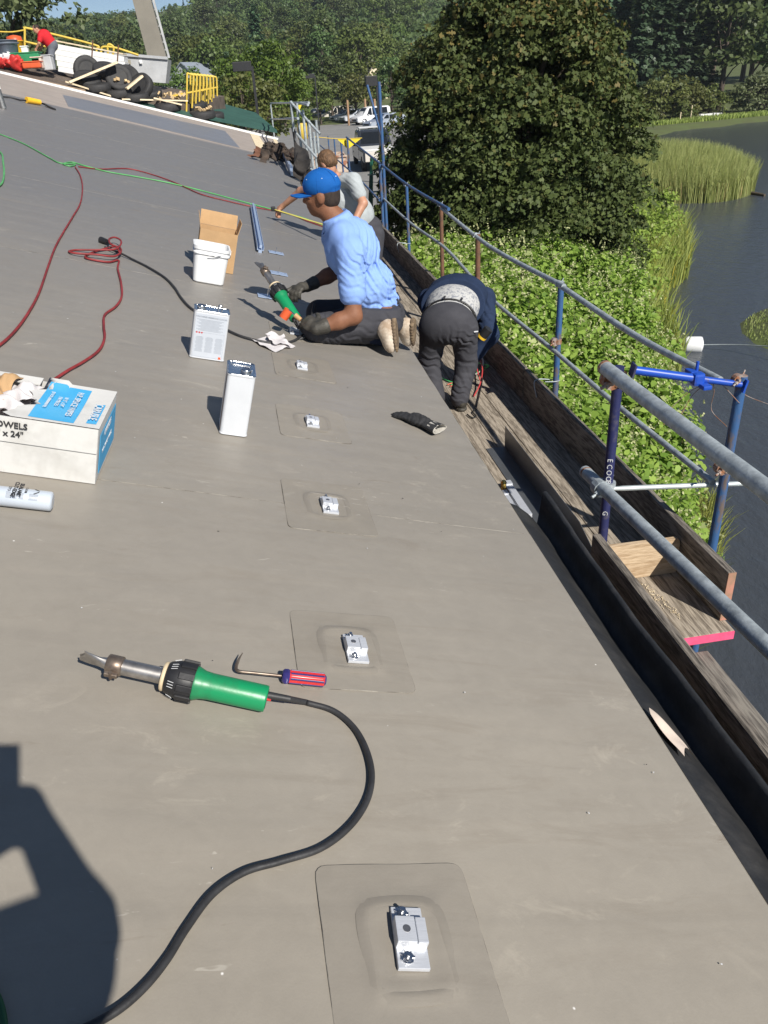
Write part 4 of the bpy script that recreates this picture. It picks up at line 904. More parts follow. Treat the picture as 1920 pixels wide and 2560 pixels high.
def coupler(p, mt=M_rust, s=1.0, dr=(0, 1, 0)):
    p = np.asarray(p); d = nrm(dr); q = MB(); q.cyl(p + np.array([0, 0, -.026 * s]), p + np.array([0, 0, .026 * s]), .036 * s, n=12, sm=False); q.cyl(p + np.array([-.035 * s, 0, 0]) - d * .024 * s, p + np.array([-.035 * s, 0, 0]) + d * .024 * s, .041 * s, n=12, sm=False)
    q.box(p + np.array([-.05 * s, -.03 * s, .004]), (.02 * s, .05 * s, .028 * s), bev=.004); q.cyl(p + np.array([-.055 * s, -.04 * s, 0]), p + np.array([-.10 * s, -.06 * s, -.012]), .0075 * s, n=8); q.cyl(p + np.array([-.062 * s, -.044 * s, -.002]), p + np.array([-.078 * s, -.05 * s, -.007]), .014 * s, n=6, sm=False)
    q.cyl(p + np.array([.02 * s, .03 * s, .01]), p + np.array([.05 * s, .06 * s, .025]), .006 * s, n=8)
    return q.build('coupler', mt, scf, True)
coupler((1.432, 2.99, -1.175)); coupler((1.432, 2.99, -1.70), M_galv, 1.0); coupler((1.95, 2.89, -1.62), M_rust, .75); coupler((1.95, 2.89, -1.20), M_rust, .6); coupler((1.95, 5.06, -1.66), M_rust, .7)
for y, z in ((5.06, -1.26), (7.21, -1.28), (8.74, -1.2), (10.8, -1.2), (12.72, -1.15)): coupler((1.95, y, z), M_galv, .55)
RX = 1.925
def railpts(ps, x=RX): return spline([ax(px, py, x) for px, py in ps], 6)
for ps in ([(1800, 951), (1585, 837), (1397, 712)], [(1410, 716), (1264, 640), (1195, 595), (1104, 521)], [(1122, 523), (1020, 463), (945, 405), (866, 343)]):
    P = railpts(ps); tubes('guard_rail', P, .0175, M_galv if ps[0][0] > 1100 and ps[0][0] != 1122 else M_bluep, 12)
for ps in ([(1782, 1206), (1539, 1010), (1385, 877), (1232, 750), (1159, 670)], [(1165, 676), (1108, 616), (1027, 558), (956, 494)], [(949, 501), (905, 455), (866, 419), (760, 330)]):
    tubes('guard_rail', railpts(ps), .016, M_galv if ps[0][0] != 949 else M_bluep, 12)
# frames at the far end of the walkway
for px, top, bot, x in ((868, 343, 560, 1.95), (852, 350, 520, 2.2), (835, 345, 480, 2.35), (820, 340, 470, 2.5)):
    a = ax(px, top, x); MB().cyl(a, (a[0], a[1], -4.4), .021, n=10).build('post', M_bluep, scf, True)
for ps in ([(727, 252), (736, 400)], [(742, 258), (748, 420)], [(757, 275), (760, 430)], [(772, 300), (774, 440)], [(784, 330), (786, 450)], [(676, 258), (682, 330)], [(790, 300), (806, 330)]):
    yq = 30.5 if ps[0][0] == 676 else 17.0; a, b = ay(*ps[0], yq), ay(*ps[1], yq); MB().cyl(a, (a[0], a[1], -4.4), .027, n=10).build('post', M_galv, scf, True)
for ps in ([(676, 258), (772, 257)], [(676, 298), (745, 296)], [(727, 255), (800, 335)], [(738, 330), (792, 395)], [(745, 390), (795, 440)], [(752, 258), (770, 262)]):
    yq = 30.5 if ps[0][0] == 676 else 17.0; MB().cyl(ay(*ps[0], yq), ay(*ps[1], 16.4), .024, n=10).build('guard_rail', M_galv, scf, True)
# worn white stencil on the dark blue post
for s, z, sz in (('ECOO', -1.555, .034), ('BOS', -1.665, .034), ('G', -1.83, .034)):
    fwd = nrm([1.432, 2.99, 0]); m = Matrix(((fwd[1], 0, -fwd[0], 1.432 - fwd[0] * .0232), (-fwd[0], 0, -fwd[1], 2.99 - fwd[1] * .0232), (0, 1, 0, z), (0, 0, 0, 1)))
    for k, ch in enumerate(s): textmesh(ch, sz, m @ Matrix.Translation((0, -k * .031, 0)) @ Matrix.Rotation(-math.pi / 2, 4, 'Z'), M_wprint, scf, 'stencil_letter', world=True)
# rusty tie wires
W0 = A + (B - A) * .72
for k, (dx, dz, e) in enumerate(((-.22, -.16, .04), (-.16, -.19, .02), (.07, -.2, .05), (.16, -.12, -.04), (.3, -.14, .05))):
    MB().tube(spline([W0, W0 + np.array([dx * .4, .02, dz * .3]), W0 + np.array([dx * .7, e, dz * .8]), W0 + np.array([dx, -e, dz])], 6), .0018, 5).build('tie_wire', M_rust, scf, True)
for y in (5.06, 10.8): MB().tube(spline([(1.85, y - .05, -1.93), (1.93, y - .03, -1.945), (1.978, y, -1.95), (1.93, y + .03, -1.95), (1.80, y + .02, -1.94), (1.80, y - .03, -2.05)], 5), .004, 6).build('tie_wire', M_galv, scf, True)

# ------------------------------------------------------------------ loose things on the walkway
a = pz(1262, 1118, DZ); L_ = a[1] - 3.05
t = thing('metal_flashing', 'dark grey bent metal flashing standing on the planks', 'flashing', TM((a[0], a[1] - L_ / 2, DZ)))
M_flash = mat('dark_galvanised_sheet', (.17, .18, .19), .42, .6, var=.2, scale=5, stretch=(1, .4, 1))
q = MB(); q.box((-.065, 0, .004), (.13, L_, .003)); q.build('flange', M_flash, t)
q = MB(); q.prism([(-L_ / 2, .003), (L_ / 2, .003), (L_ / 2, .155), (-L_ / 2 + .22, .155), (-L_ / 2, .09)], Matrix(((0, 0, 1, -.0015), (1, 0, 0, 0), (0, 1, 0, 0), (0, 0, 0, 1))), .003); q.build('upright', M_flash, t)
for (p1, p2, lb) in (((1266, 1204), (1316, 1262), 'aluminium strip on the planks beside the dark flashing'), ((1256, 1228), (1290, 1264), 'aluminium strip on the planks tucked under the roof edge')):
    a, b = pz(*p1, DZ + .03), pz(*p2, DZ + .03); t = thing('aluminium_strip', lb, 'metal strip', TM((a[0], a[1], DZ)), 'aluminium strips'); b = a + nrm([.0, -1, 0]) * .42
    MB().beam(a + np.array([0, 0, -.012]), b + np.array([0, 0, -.012]), .045, .03).build('channel', M_alu, t, True); MB().beam(a + np.array([.0, 0, .006]), a + np.array([.0, -.05, .006]), .05, .006).build('end_tab', M_alu, t, True)
a = pz(1259, 1222, DZ + .03); single('brass_fitting', MB().cyl((a[0], a[1], DZ), (a[0], a[1], DZ + .07), .016, n=14).cyl((a[0], a[1], DZ + .07), (a[0], a[1], DZ + .085), .019, .012, n=14), mat('brass', (.65, .45, .12), .3, .9), 'small brass fitting beside the aluminium strips', 'fitting', (a[0], a[1], DZ))
wires = thing('wire_bundle', 'tangle of red, green and white wires by the bending worker', 'wire', TM(pz(1195, 960, DZ)))
for i, (c, ps) in enumerate((((.55, .06, .06), [(1185, 990), (1200, 960), (1206, 925), (1200, 900), (1190, 895), (1192, 920), (1200, 950)]), ((.08, .5, .16), [(1188, 905), (1205, 910), (1222, 914), (1206, 924), (1190, 932)]), ((.75, .75, .72), [(1190, 885), (1202, 890), (1208, 905), (1203, 925), (1190, 935)]), ((.02, .02, .02), [(1208, 935), (1203, 965), (1195, 1000), (1190, 1020), (1182, 1030), (1190, 1040), (1180, 1044), (1168, 1036)]), ((.08, .5, .16), [(1105, 945), (1120, 952), (1135, 958), (1128, 962)]), ((.55, .16, .1), [(1118, 962), (1130, 958), (1136, 962), (1125, 966)]))):
    P = spline([pz(px, py, DZ + .012 + (.03 * (k % 3) if i < 3 else 0)) for k, (px, py) in enumerate(ps)], 6); MB().tube(P, .0055, 6).build('wire', mat('wire_%d' % i, c, .5), wires, True)
single('grey_conduit', MB().tube(spline([pz(1188, 870, DZ + .10), ax(1215, 850, 1.80), ax(1232, 844, 1.83), ax(1244, 848, 1.86), ax(1250, 870, 1.87)], 6), .011, 8), M_galv, 'bent grey conduit hooked over the outer toe board', 'conduit', pz(1188, 870, DZ))
# wood shavings beside the pink end
g = np.random.default_rng(9); q = MB()
for k in range(70):
    s = g.uniform(0, 1); x = 1.60 + .05 * s + g.normal(0, .012); y = 2.88 - .28 * s + g.normal(0, .015); a_ = g.uniform(0, 6); r_ = g.uniform(.004, .011)
    q.box((x, y, DZ + .003), (r_, .003, .002), Matrix.Rotation(a_, 3, 'Z'))
single('wood_shavings', q, M_pale, 'pale wood shavings scattered on the pink-ended plank', 'shavings', (1.62, 2.7, DZ), kind='stuff')
# ------------------------------------------------------------------ people
def cloth(name, c, rough=.85, var=.14, bump=.22, c2=None, scale=9, thr=(.35, .7)): return mat(name, c, rough, var=var, scale=scale, bump=bump, bscale=260, spec=.2, c2=c2, thr=thr)
M_skin_t = mat('tanned_skin', (.245, .112, .062), .6, c2=(.19, .082, .045), scale=22, bump=.2, bscale=150, spec=.3, detail=7)
M_skin = mat('light_skin', (.46, .235, .15), .5, var=.12, scale=16, bump=.1, bscale=120)
M_polo = cloth('light_blue_polo', (.235, .375, .74), var=.05)
M_char = cloth('charcoal_trousers', (.062, .062, .071), c2=(.046, .046, .054))
M_cap = cloth('blue_cap_cloth', (.008, .10, .36), .8, .08)
M_hair = mat('cropped_dark_hair', (.035, .022, .015), .75, var=.4, scale=60, bump=.6, bscale=300)
M_hairb = mat('brown_hair', (.14, .075, .035), .65, var=.45, scale=40, bump=.8, bscale=160, stretch=(1, 1, .35))
M_shoe = mat('dirty_white_shoe', (.62, .54, .44), .7, c2=(.34, .25, .17), scale=11, bump=.2, thr=(.36, .6))
M_sole = mat('worn_brown_sole', (.24, .17, .10), .8, c2=(.10, .07, .045), scale=22, bump=.5, bscale=60)
M_glv = mat('grey_work_glove', (.075, .068, .055), .6, c2=(.035, .033, .028), scale=18, bump=.3, bscale=90)
M_sock = cloth('dark_blue_sock', (.012, .02, .045)); M_sockw = cloth('white_sock', (.62, .58, .55))
M_navy = cloth('navy_sweatshirt', (.018, .031, .068)); M_under = cloth('white_patterned_undershirt', (.44, .44, .43), c2=(.22, .23, .26), scale=55, thr=(.42, .50))
M_belt = mat('black_belt', (.016, .015, .014), .45, var=.2); M_boot = mat('dark_work_boot', (.055, .05, .04), .65, c2=(.03, .027, .022), scale=14, bump=.3)
M_grey = cloth('grey_tshirt', (.38, .41, .42)); M_tred = cloth('red_tshirt', (.55, .022, .03)); M_gtr = cloth('grey_trousers', (.13, .14, .165))
M_strap = mat('white_mask_strap', (.8, .8, .8), .8)
def A_(px, py, y): return ay(px, py, y)
def ellax(f, up):                                     # rows: side, forward, up
    f = nrm(f); u = np.asarray(up, float); u = nrm(u - f * u.dot(f)); return np.array([np.cross(f, u), f, u])
def headprims(c, f, up, s=1.0):
    X = ellax(f, up); side, fw, u = X; c = np.asarray(c)
    P = [('e', c + u * .022 * s, (.076 * s, .095 * s, .098 * s), X), ('e', c - u * .045 * s + fw * .018 * s, (.062 * s, .072 * s, .075 * s), X), ('e', c - u * .082 * s + fw * .058 * s, (.032 * s, .026 * s, .024 * s), X),
         ('c', c + u * .012 * s + fw * .088 * s, c - u * .026 * s + fw * .108 * s, .009 * s, .0135 * s), ('e', c + u * .022 * s + fw * .083 * s, (.05 * s, .016 * s, .011 * s), X), ('e', c - u * .056 * s + fw * .083 * s, (.024 * s, .010 * s, .008 * s), X)]
    for k in (-1, 1): P += [('e', c + side * k * .078 * s - u * .012 * s - fw * .008 * s, (.010 * s, .020 * s, .032 * s), X), ('e', c + side * k * .035 * s - u * .02 * s + fw * .068 * s, (.022 * s, .018 * s, .018 * s), X)]
    return P
def eyes(parent, c, f, up, s=1.0):
    side, fw, u = ellax(f, up); me = MB()
    for k in (-1, 1):
        q = MB(); p = c + side * k * .031 * s + u * .004 * s + fw * .078 * s; X = ellax(f, up)
        q.lathe([(.0005, -.010), (.008, -.007), (.0105, 0), (.008, .007), (.0005, .0105)], Matrix.Translation(Vector(p)), n=10); q.build('eye', mat('eye_white', (.6, .58, .55), .3), parent, True)

# ---- kneeling worker in the blue polo shirt --------------------------------------------------------------
fB = nrm([-.90, .42, 0]); sB = np.array([-.42, -.90, 0]); up = np.array([0, 0, 1.0])
pel = A_(944, 785, 4.66); bel = A_(918, 715, 4.64); che = A_(880, 622, 4.64); nek = A_(838, 548, 4.66); hed = A_(806, 486, 4.69)
shN = A_(876, 632, 4.44); shF = A_(838, 592, 4.86); elN = A_(884, 790, 4.36); wrN = A_(792, 822, 4.33); elF = A_(850, 674, 4.90); wrF = A_(768, 716, 4.80)
hiN = A_(962, 800, 4.53); hiF = A_(940, 790, 4.78); knN = rp(788, 852, .062); knF = rp(795, 812, .062); anN = rp(938, 866, .075); anF = rp(965, 830, .08)
spine = nrm(nek - pel); Xt = ellax(nrm(fB - spine * fB.dot(spine)), spine)
hd = headprims(hed, nrm([-.93, .34, -.05]), nrm([-.12, .05, 1]), 1.02)
arms = [('c', shN, elN, .055, .047), ('c', elN, elN + (wrN - elN) * .4, .049, .046), ('c', elN + (wrN - elN) * .4, wrN, .046, .030), ('c', shF, elF, .055, .046), ('c', elF, elF + (wrF - elF) * .4, .047, .044), ('c', elF + (wrF - elF) * .4, wrF, .044, .029)]
torso = [('e', pel, (.165, .125, .12), Xt), ('e', bel, (.15, .125, .14), Xt), ('e', che, (.18, .12, .17), Xt), ('c', che + (nek - che) * .5, nek, .09, .062), ('c', nek, hed - np.array([0, 0, .06]), .06, .056)]
legs = [('c', hiN, knN, .088, .060), ('c', hiF, knF, .088, .060), ('c', knN, anN, .055, .04), ('c', knF, anF, .055, .04)]
V, Fc = sdf(hd + arms + torso + legs, .022, .0085)
base = rl(.8, 4.4, 0); pB = link('person', fastmesh('person', V - base, Fc, M_skin_t, smooth=True), None, TM(base)); tag(pB, 'kneeling person in light blue polo and blue cap welding the roof', 'person')
eyes(pB, hed, nrm([-.93, .34, -.05]), nrm([-.12, .05, 1]))
hx = ellax(nrm([-.93, .34, -.05]), nrm([-.12, .05, 1]))
sdf_obj('hair', [('e', hed + hx[2] * .018 - hx[1] * .012, (.081, .092, .096), hx), ('e', hed - hx[2] * .03 - hx[1] * .045, (.066, .052, .05), hx)], M_hair, pB, k=.02, vox=.007, cuts=[(hed + hx[1] * .038, hx[1]), (hed - hx[2] * .068, -hx[2])])
# cap: crown, brim, button
cc = hed + hx[2] * .030 - hx[1] * .002
cap = sdf_obj('cap', [('e', cc + hx[2] * .018, (.092, .110, .088), hx)], M_cap, pB, k=.02, vox=.006, cuts=[(cc - hx[2] * .022, -hx[2])], disp=folds([(cc + hx[2] * .08, .14, hx[0], .09, .0025), (cc - hx[1] * .08, .08, hx[2], .05, .003)]))
q = MB(); rows = []
for i in range(9):
    a = -1.15 + 2.3 * i / 8; r0 = .090; rows.append([cc - hx[2] * (.010 + .006 * (t_ ** 1) + .016 * (abs(math.sin(a)) ** 2)) + hx[1] * (math.cos(a) * (.100 + .0 * t_) + t_ * .090 * math.cos(a * .55)) + hx[0] * math.sin(a) * (.086 - .006 * t_) for t_ in np.linspace(0, 1, 6)])
R_ = np.array(rows); q.grid(R_); q.grid(R_ - hx[2] * .004); q.build('brim', M_cap, cap, True)
for k in range(6):
    a = k * math.pi / 3; P_ = [cc + hx[2] * .018 + (hx[0] * math.cos(a) * .0925 + hx[1] * math.sin(a) * .1105) * math.cos(e_) + hx[2] * .0885 * math.sin(e_) for e_ in np.linspace(-.35, 1.5, 14)]
    MB().tube(P_, .0016, 5, caps=False).build('seam', M_cap, cap, True)
q = MB(); q.lathe([(.001, .0), (.008, .002), (.006, .006), (.001, .008)], Matrix.Translation(Vector(cc + hx[2] * .104)), n=10); q.build('button', M_cap, cap, True)
for k in range(6):
    a = k * math.pi / 3 + .3; d_ = hx[0] * math.cos(a) * .082 + hx[1] * math.sin(a) * .098 + hx[2] * .060; p = cc + d_ * .97; q = MB(); q.lathe([(.001, -.004), (.0045, -.001), (.0045, .003), (.001, .004)], Matrix.Translation(Vector(p)), n=8); q.build('eyelet', M_blualu, cap, True)
# polo shirt
tor = [('e', pel + spine * .045, (.185, .155, .11), Xt), ('e', bel + spine * .0, (.180, .165, .145), Xt), ('e', che, (.205, .15, .18), Xt), ('c', che + (nek - che) * .55, nek - spine * .012, .10, .078), ('c', shN, shN + (elN - shN) * .64, .082, .078), ('c', shF, shF + (elF - shF) * .68, .080, .074), ('c', (shN + nek) / 2, shN, .075, .078), ('c', (shF + nek) / 2, shF, .075, .075)]
fd = folds([(shN + (elN - shN) * .15 + np.array([.05, 0, -.02]), .10, (1, 0, .8), .038, .012), (bel - fB * .1, .20, (.95, .2, .35), .050, .009), (pel + spine * .08, .17, (.3, .2, 1), .046, .012), (che - fB * .1 + sB * -.02, .20, (.85, .3, -.35), .052, .008), (shN + (elN - shN) * .5, .10, (.4, .2, 1), .055, .006), (shF, .1, (1, 0, 1), .04, .006)], .0016, 22)
polo = sdf_obj('polo_shirt', tor, M_polo, pB, k=.030, vox=.0055, disp=fd, cuts=[(shN + (elN - shN) * .71, elN - shN + np.array([-.02, 0, 0])) if False else (pel - spine * .062, -spine), (nek + spine * .018, spine)])
sk = elN - shN
col = []
for k in range(25):
    a = 2 * math.pi * k / 24 ; r_ = .076 + .012 * math.cos(a); dd = Xt[0] * math.cos(a) + Xt[1] * math.sin(a)
    open_ = max(0, math.sin(a)) ** 6
    col.append([nek - spine * (.026 + .03 * open_) + dd * (r_ + .022 + .01 * open_), nek + spine * (.004 - .02 * open_) + dd * (r_ + .012), nek + spine * (.024 - .02 * open_) + dd * (r_ - .002), nek + spine * .010 + dd * (r_ - .008)])
MB().grid(np.array(col)).build('collar', M_polo, polo, True)
# trousers with waistband, then shoes and socks
tr = [('e', pel - spine * .02, (.175, .15, .125), Xt), ('e', pel - spine * .04 - fB * .03, (.17, .12, .10), Xt), ('c', hiN, knN + np.array([.0, 0, .012]), .112, .083), ('c', hiF, knF + np.array([0, 0, .012]), .112, .083), ('c', knN + np.array([0, 0, .004]), knN + (anN - knN) * .82, .074, .062), ('c', knF, knF + (anF - knF) * .82, .074, .062)]
kd = knN - hiN
ft = folds([(knN + np.array([.05, 0, 0]), .12, (1, .1, .35), .030, .006), (hiN + (knN - hiN) * .45, .15, (.35, .2, 1), .05, .006), (hiN, .13, (.6, 0, 1), .045, .008), (pel - fB * .1, .13, (0, .6, 1), .05, .006), (knN + (anN - knN) * .6, .10, (1, 0, .5), .04, .004)], .0012, 25)
trs = sdf_obj('trousers', tr, M_char, pB, k=.03, vox=.0065, disp=ft, cuts=[(pel + spine * .085, (.12, 0, 1))])
wb = [('e', pel + spine * .03, (.188, .157, .05), Xt)]
sdf_obj('waistband', wb, M_char, trs, k=.01, vox=.006, cuts=[(pel + spine * .048, spine), (pel + spine * .008, -spine)])
for a in (-2.2, -1.6, -.9): 
    p = pel + spine * .028 + Xt[0] * .190 * math.cos(a) + Xt[1] * .160 * math.sin(a); MB().beam(p - spine * .03, p + spine * .026, .012, .006, nrm(p - pel)).build('belt_loop', M_char, trs, True)
def shoe(ankle, heel, toe, sole_n, ms, mso, parent, name='shoe', s=1.0, open_top=True):
    # heel and toe points on the sole line, sole_n points out of the sole
    heel, toe = np.asarray(heel), np.asarray(toe); d = nrm(toe - heel); n_ = nrm(sole_n - d * np.dot(sole_n, d)); x = np.cross(d, n_); Lh = np.linalg.norm(toe - heel); X = np.array([x, d, n_])
    up_ = [('e', heel + d * .06 * s - n_ * .045 * s, (.040 * s, .055 * s, .048 * s), X), ('e', heel + d * (Lh - .085 * s) - n_ * .030 * s, (.048 * s, .085 * s, .036 * s), X), ('e', heel + d * Lh * .5 - n_ * .042 * s, (.040 * s, .09 * s, .045 * s), X), ('c', heel + d * .06 * s - n_ * .06 * s, ankle, .040 * s, .043 * s)]
    o = sdf_obj(name, up_, ms, parent, k=.03, vox=.006, cuts=[(heel - n_ * .002, n_)], disp=folds([(heel + d * Lh * .62 - n_ * .04, .06, d, .022, .003)]))
    so_ = [('e', heel + d * .045 * s, (.040 * s, .047 * s, .017), X), ('e', heel + d * (Lh - .085 * s), (.050 * s, .088 * s, .016), X), ('c', heel + d * .05 * s, heel + d * (Lh - .08 * s), .024 * s, .03 * s)]
    sdf_obj('sole', so_, mso, o, k=.03, vox=.005, cuts=[(heel + n_ * .012, n_), (heel - n_ * .014, -n_)], disp=lambda X_: .0018 * np.sign(np.sin((X_ @ d.astype(np.float32)) * 330)))
    return o
heN, toN = A_(985, 796, 4.42), rp(988, 898, .045); heF, toF = A_(1032, 800, 4.55), rp(1030, 880, .045)
shoe(anN + np.array([.0, 0, .035]), heN, toN, np.array([.95, -.30, .1]), M_shoe, M_sole, pB); shoe(anF + np.array([.02, 0, .035]), heF, toF, np.array([.9, -.43, .1]), M_shoe, M_sole, pB)
sdf_obj('sock', [('c', knN + (anN - knN) * .72, anN + (toN - anN) * .25, .048, .046)], M_sock, pB, vox=.007); sdf_obj('sock', [('c', knF + (anF - knF) * .72, anF + (heF - anF) * .35, .048, .046)], M_sockw, pB, vox=.007)
# the gun in his hands and the gloves round it
tip = A_(645, 652, 4.86); rear = A_(738, 795, 4.50); mid_ = A_(700, 738, 4.66); gx_ = nrm(rear - tip); gl = np.linalg.norm(rear - tip)
gy_ = nrm(np.cross([0, 0, 1.0], gx_)); gz_ = np.cross(gx_, gy_); cen = tip + (rear - tip) * .52
gm2 = Matrix(((gx_[0], gy_[0], gz_[0], cen[0]), (gx_[1], gy_[1], gz_[1], cen[1]), (gx_[2], gy_[2], gz_[2], cen[2]), (0, 0, 0, 1)))
gun2 = make_gun('green hot air welding gun held by the kneeling worker', gm2 @ Matrix.Scale(gl / .41, 4))
e_ = cen + gx_ * .25; 
MB().tube(spline([e_, e_ + gx_ * .05 + np.array([0, 0, -.02]), A_(765, 838, 4.42), A_(742, 852, 4.40)], 5), .009, 8).build('cable', M_cord, gun2, True)
ocp = A_(712, 782, 4.5)
gF = cen + gx_ * .075                                 # far hand wraps the handle, near hand holds its rear end
dF = nrm(gF - wrF + np.array([.0, 0, .02])); sdf_obj('glove', hand(wrF, gF - wrF + np.array([0, 0, .045]), nrm([.25, .15, 1]), -gx_, .62, 1.06) + [('c', wrF + (elF - wrF) * .22, wrF, .040, .034)], M_glv, pB, k=.012, vox=.0045)
gN = cen + gx_ * .17
sdf_obj('glove', hand(wrN, gN - wrN + np.array([0, -.03, .02]), nrm([-.1, -.75, .65]), -gx_, .60, 1.08) + [('c', wrN + (elN - wrN) * .22, wrN, .044, .036)], M_glv, pB, k=.012, vox=.0045)
t = thing('seam_roller', 'orange seam roller with wooden grip in the kneeling worker\'s hand', 'hand tool', TM(ocp))
q = MB(); a = A_(722, 775, 4.44); b = A_(708, 795, 4.44); q.cyl(a, b, .026, n=18); q.build('roller', M_orange, t, True)
c_ = A_(738, 788, 4.42); MB().tube([(a + b) / 2, (a + b) / 2 + np.array([.02, 0, .02]), c_], .005, 8).build('fork', M_tin, t, True); MB().cyl(c_, A_(752, 800, 4.40), .015, .013, n=12).build('grip', mat('wood_grip', (.45, .27, .12), .5), t, True)

# ---- worker in navy bending down on the walkway -----------------------------------------------------------
pel = A_(1120, 806, 5.40); chb = A_(1140, 740, 5.74); shc = A_(1142, 752, 5.98); bk = nrm(shc - pel)
hL, hR = A_(1084, 822, 5.42), A_(1160, 822, 5.38); kL, kR = A_(1072, 905, 5.50), A_(1166, 910, 5.42); aL = np.array([kL[0] + .03, 5.40, DZ + .09]); aR = A_(1152, 1010, 5.30)
aR[2] = max(aR[2], DZ + .085); aR = np.array([aR[0], 5.34, DZ + .09])
sL, sR = A_(1075, 752, 5.95), A_(1208, 748, 5.90); eL, eR = A_(1092, 850, 5.86), A_(1224, 838, 5.72); wL, wR = A_(1086, 925, 5.70), A_(1180, 900, 5.72)
hdn = A_(1150, 790, 6.14); fN = nrm([.05, .35, -1]); uN = nrm([0, 1, .25])
Xn = ellax(nrm(np.cross(bk, [1, 0, 0])), bk); Xn = np.array([[1, 0, 0], nrm(np.cross(bk, [1, 0, 0])), bk]); Xn[0] = np.cross(Xn[1], Xn[2])
body = headprims(hdn, fN, uN) + [('c', shc, hdn, .065, .058), ('e', pel, (.185, .14, .14), Xn), ('e', (pel + chb) / 2, (.18, .14, .15), Xn), ('e', chb, (.20, .13, .2), Xn), ('c', sL, eL, .058, .048), ('c', eL, wL, .046, .03), ('c', sR, eR, .058, .048), ('c', eR, wR, .046, .03), ('c', hL, kL, .095, .065), ('c', hR, kR, .095, .065), ('c', kL, aL, .062, .042), ('c', kR, aR, .062, .042)]
body += hand(wL, (-.15, -.1, -1), (-.6, -.6, .2), (0, 1, 0), .35)
V, Fc = sdf(body, .02, .009); base = np.array([aR[0], aR[1], DZ]); pN = link('person', fastmesh('person', V - base, Fc, M_skin_t, smooth=True), None, TM(base)); tag(pN, 'person in navy sweatshirt bending down on the scaffold walkway', 'person')
hxn = ellax(fN, uN); sdf_obj('hair', [('e', hdn + hxn[2] * .022 - hxn[1] * .012, (.084, .10, .10), hxn)], M_hair, pN, vox=.009, cuts=[(hdn + hxn[1] * .05, hxn[1])])
sw = [('e', chb + np.array([0, -.02, .005]), (.232, .16, .25), Xn), ('e', (pel * .42 + chb * .58) + np.array([0, 0, .01]), (.24, .175, .16), Xn), ('e', shc, (.20, .14, .13), Xn), ('c', (shc + sL) / 2, sL, .10, .088), ('c', (shc + sR) / 2, sR, .10, .088), ('c', sL, eL, .085, .066), ('c', eL, eL + (wL - eL) * .45, .064, .058), ('c', sR, eR, .085, .07), ('c', eR, eR + (wR - eR) * .8, .068, .055)]
fs = folds([(sR + np.array([-.05, -.1, 0]), .16, (1, .5, .2), .045, .008), (sL + np.array([.0, -.1, 0]), .15, (1, -.5, .2), .05, .006), (chb + np.array([0, -.25, -.02]), .16, (0, .6, 1), .05, .006), (sR + (eR - sR) * .6, .12, (.2, .3, 1), .045, .008)], .0012, 20)
hemp = pel + bk * .16
sws = sdf_obj('sweatshirt', sw, M_navy, pN, k=.045, vox=.008, disp=fs, cuts=[(pel + bk * .18 + np.array([0, 0, 0]), -nrm(bk + np.array([0, 0, -.25])))])
und = sdf_obj('undershirt', [('e', pel + bk * .07, (.195, .158, .15), Xn), ('e', (pel + chb) / 2, (.195, .158, .15), Xn), ('e', (pel * .3 + chb * .7), (.205, .15, .17), Xn)], M_under, pN, k=.03, vox=.009, cuts=[(pel + bk * .02, -bk)], disp=folds([(pel + bk * .1, .2, (1, .4, 0), .05, .003)]))
tn = [('e', pel - bk * .03, (.200, .155, .14), Xn), ('e', hL + np.array([.02, -.02, .0]), (.100, .108, .12)), ('e', hR + np.array([-.02, -.02, .0]), (.100, .108, .12)), ('c', hL, kL, .104, .078), ('c', hR, kR, .104, .080), ('c', kL, aL + np.array([0, 0, .0]), .078, .068), ('c', kR, aR + np.array([0, 0, .0]), .080, .070)]
ftn = folds([(kR + np.array([0, -.06, .05]), .10, (.5, .1, 1), .07, .007), (aR + np.array([0, -.04, .06]), .09, (.35, .1, 1), .038, .008), (hR + np.array([0, -.1, -.06]), .12, (.5, 0, 1), .045, .007), (kL + np.array([0, -.06, 0]), .13, (.3, .1, 1), .05, .008), (pel + np.array([0, -.15, -.12]), .10, (1, 0, .2), .045, .008), (kR + (aR - kR) * .5, .12, (1, 0, .6), .06, .006)], .001, 22)
tro = sdf_obj('trousers', tn, M_char, pN, k=.035, vox=.0075, disp=ftn, cuts=[(pel + bk * .065, bk)])
bl = sdf_obj('belt', [('e', pel + bk * .035, (.207, .164, .09), Xn)], M_belt, pN, k=.01, vox=.007, cuts=[(pel + bk * .068, bk), (pel + bk * .030, -bk)])
for x in (-.14, -.03, .10): 
    p = pel + bk * .05 + np.array([x, 0, 0]) + Xn[1] * (-.172 if Xn[1][2] < 0 else .172) * math.sqrt(max(0, 1 - (x / .214) ** 2)); MB().beam(p - bk * .03, p + bk * .03, .014, .008, nrm(p - pel)).build('belt_loop', M_char, tro, True)
p = hR + np.array([.055, -.13, .01]); MB().box(p, (.03, .004, .008)).build('pocket_tag', M_wprint, tro, True)
for an, k in ((aR, 1), (aL, -1)):
    shoe(an + np.array([0, 0, .02]), np.array([an[0], an[1] - .07, DZ + .013]), np.array([an[0] + .05 * k, an[1] + .19, DZ + .013]), np.array([0, 0, -1.0]), M_boot, M_boot, pN, 'boot')
t = thing('tape_measure', 'black and yellow tape measure hanging at the bending worker\'s hip', 'tape measure', TM(A_(1213, 838, 5.36)))
a = A_(1205, 842, 5.36); b = A_(1222, 822, 5.34); q = MB(); q.cyl(a, b, .034, n=18); q.build('case', M_black, t, True); MB().cyl(a - (b - a) * .12, a + (b - a) * .1, .035, n=18).build('yellow_band', mat('yellow_band', (.8, .5, .03), .4), t, True)

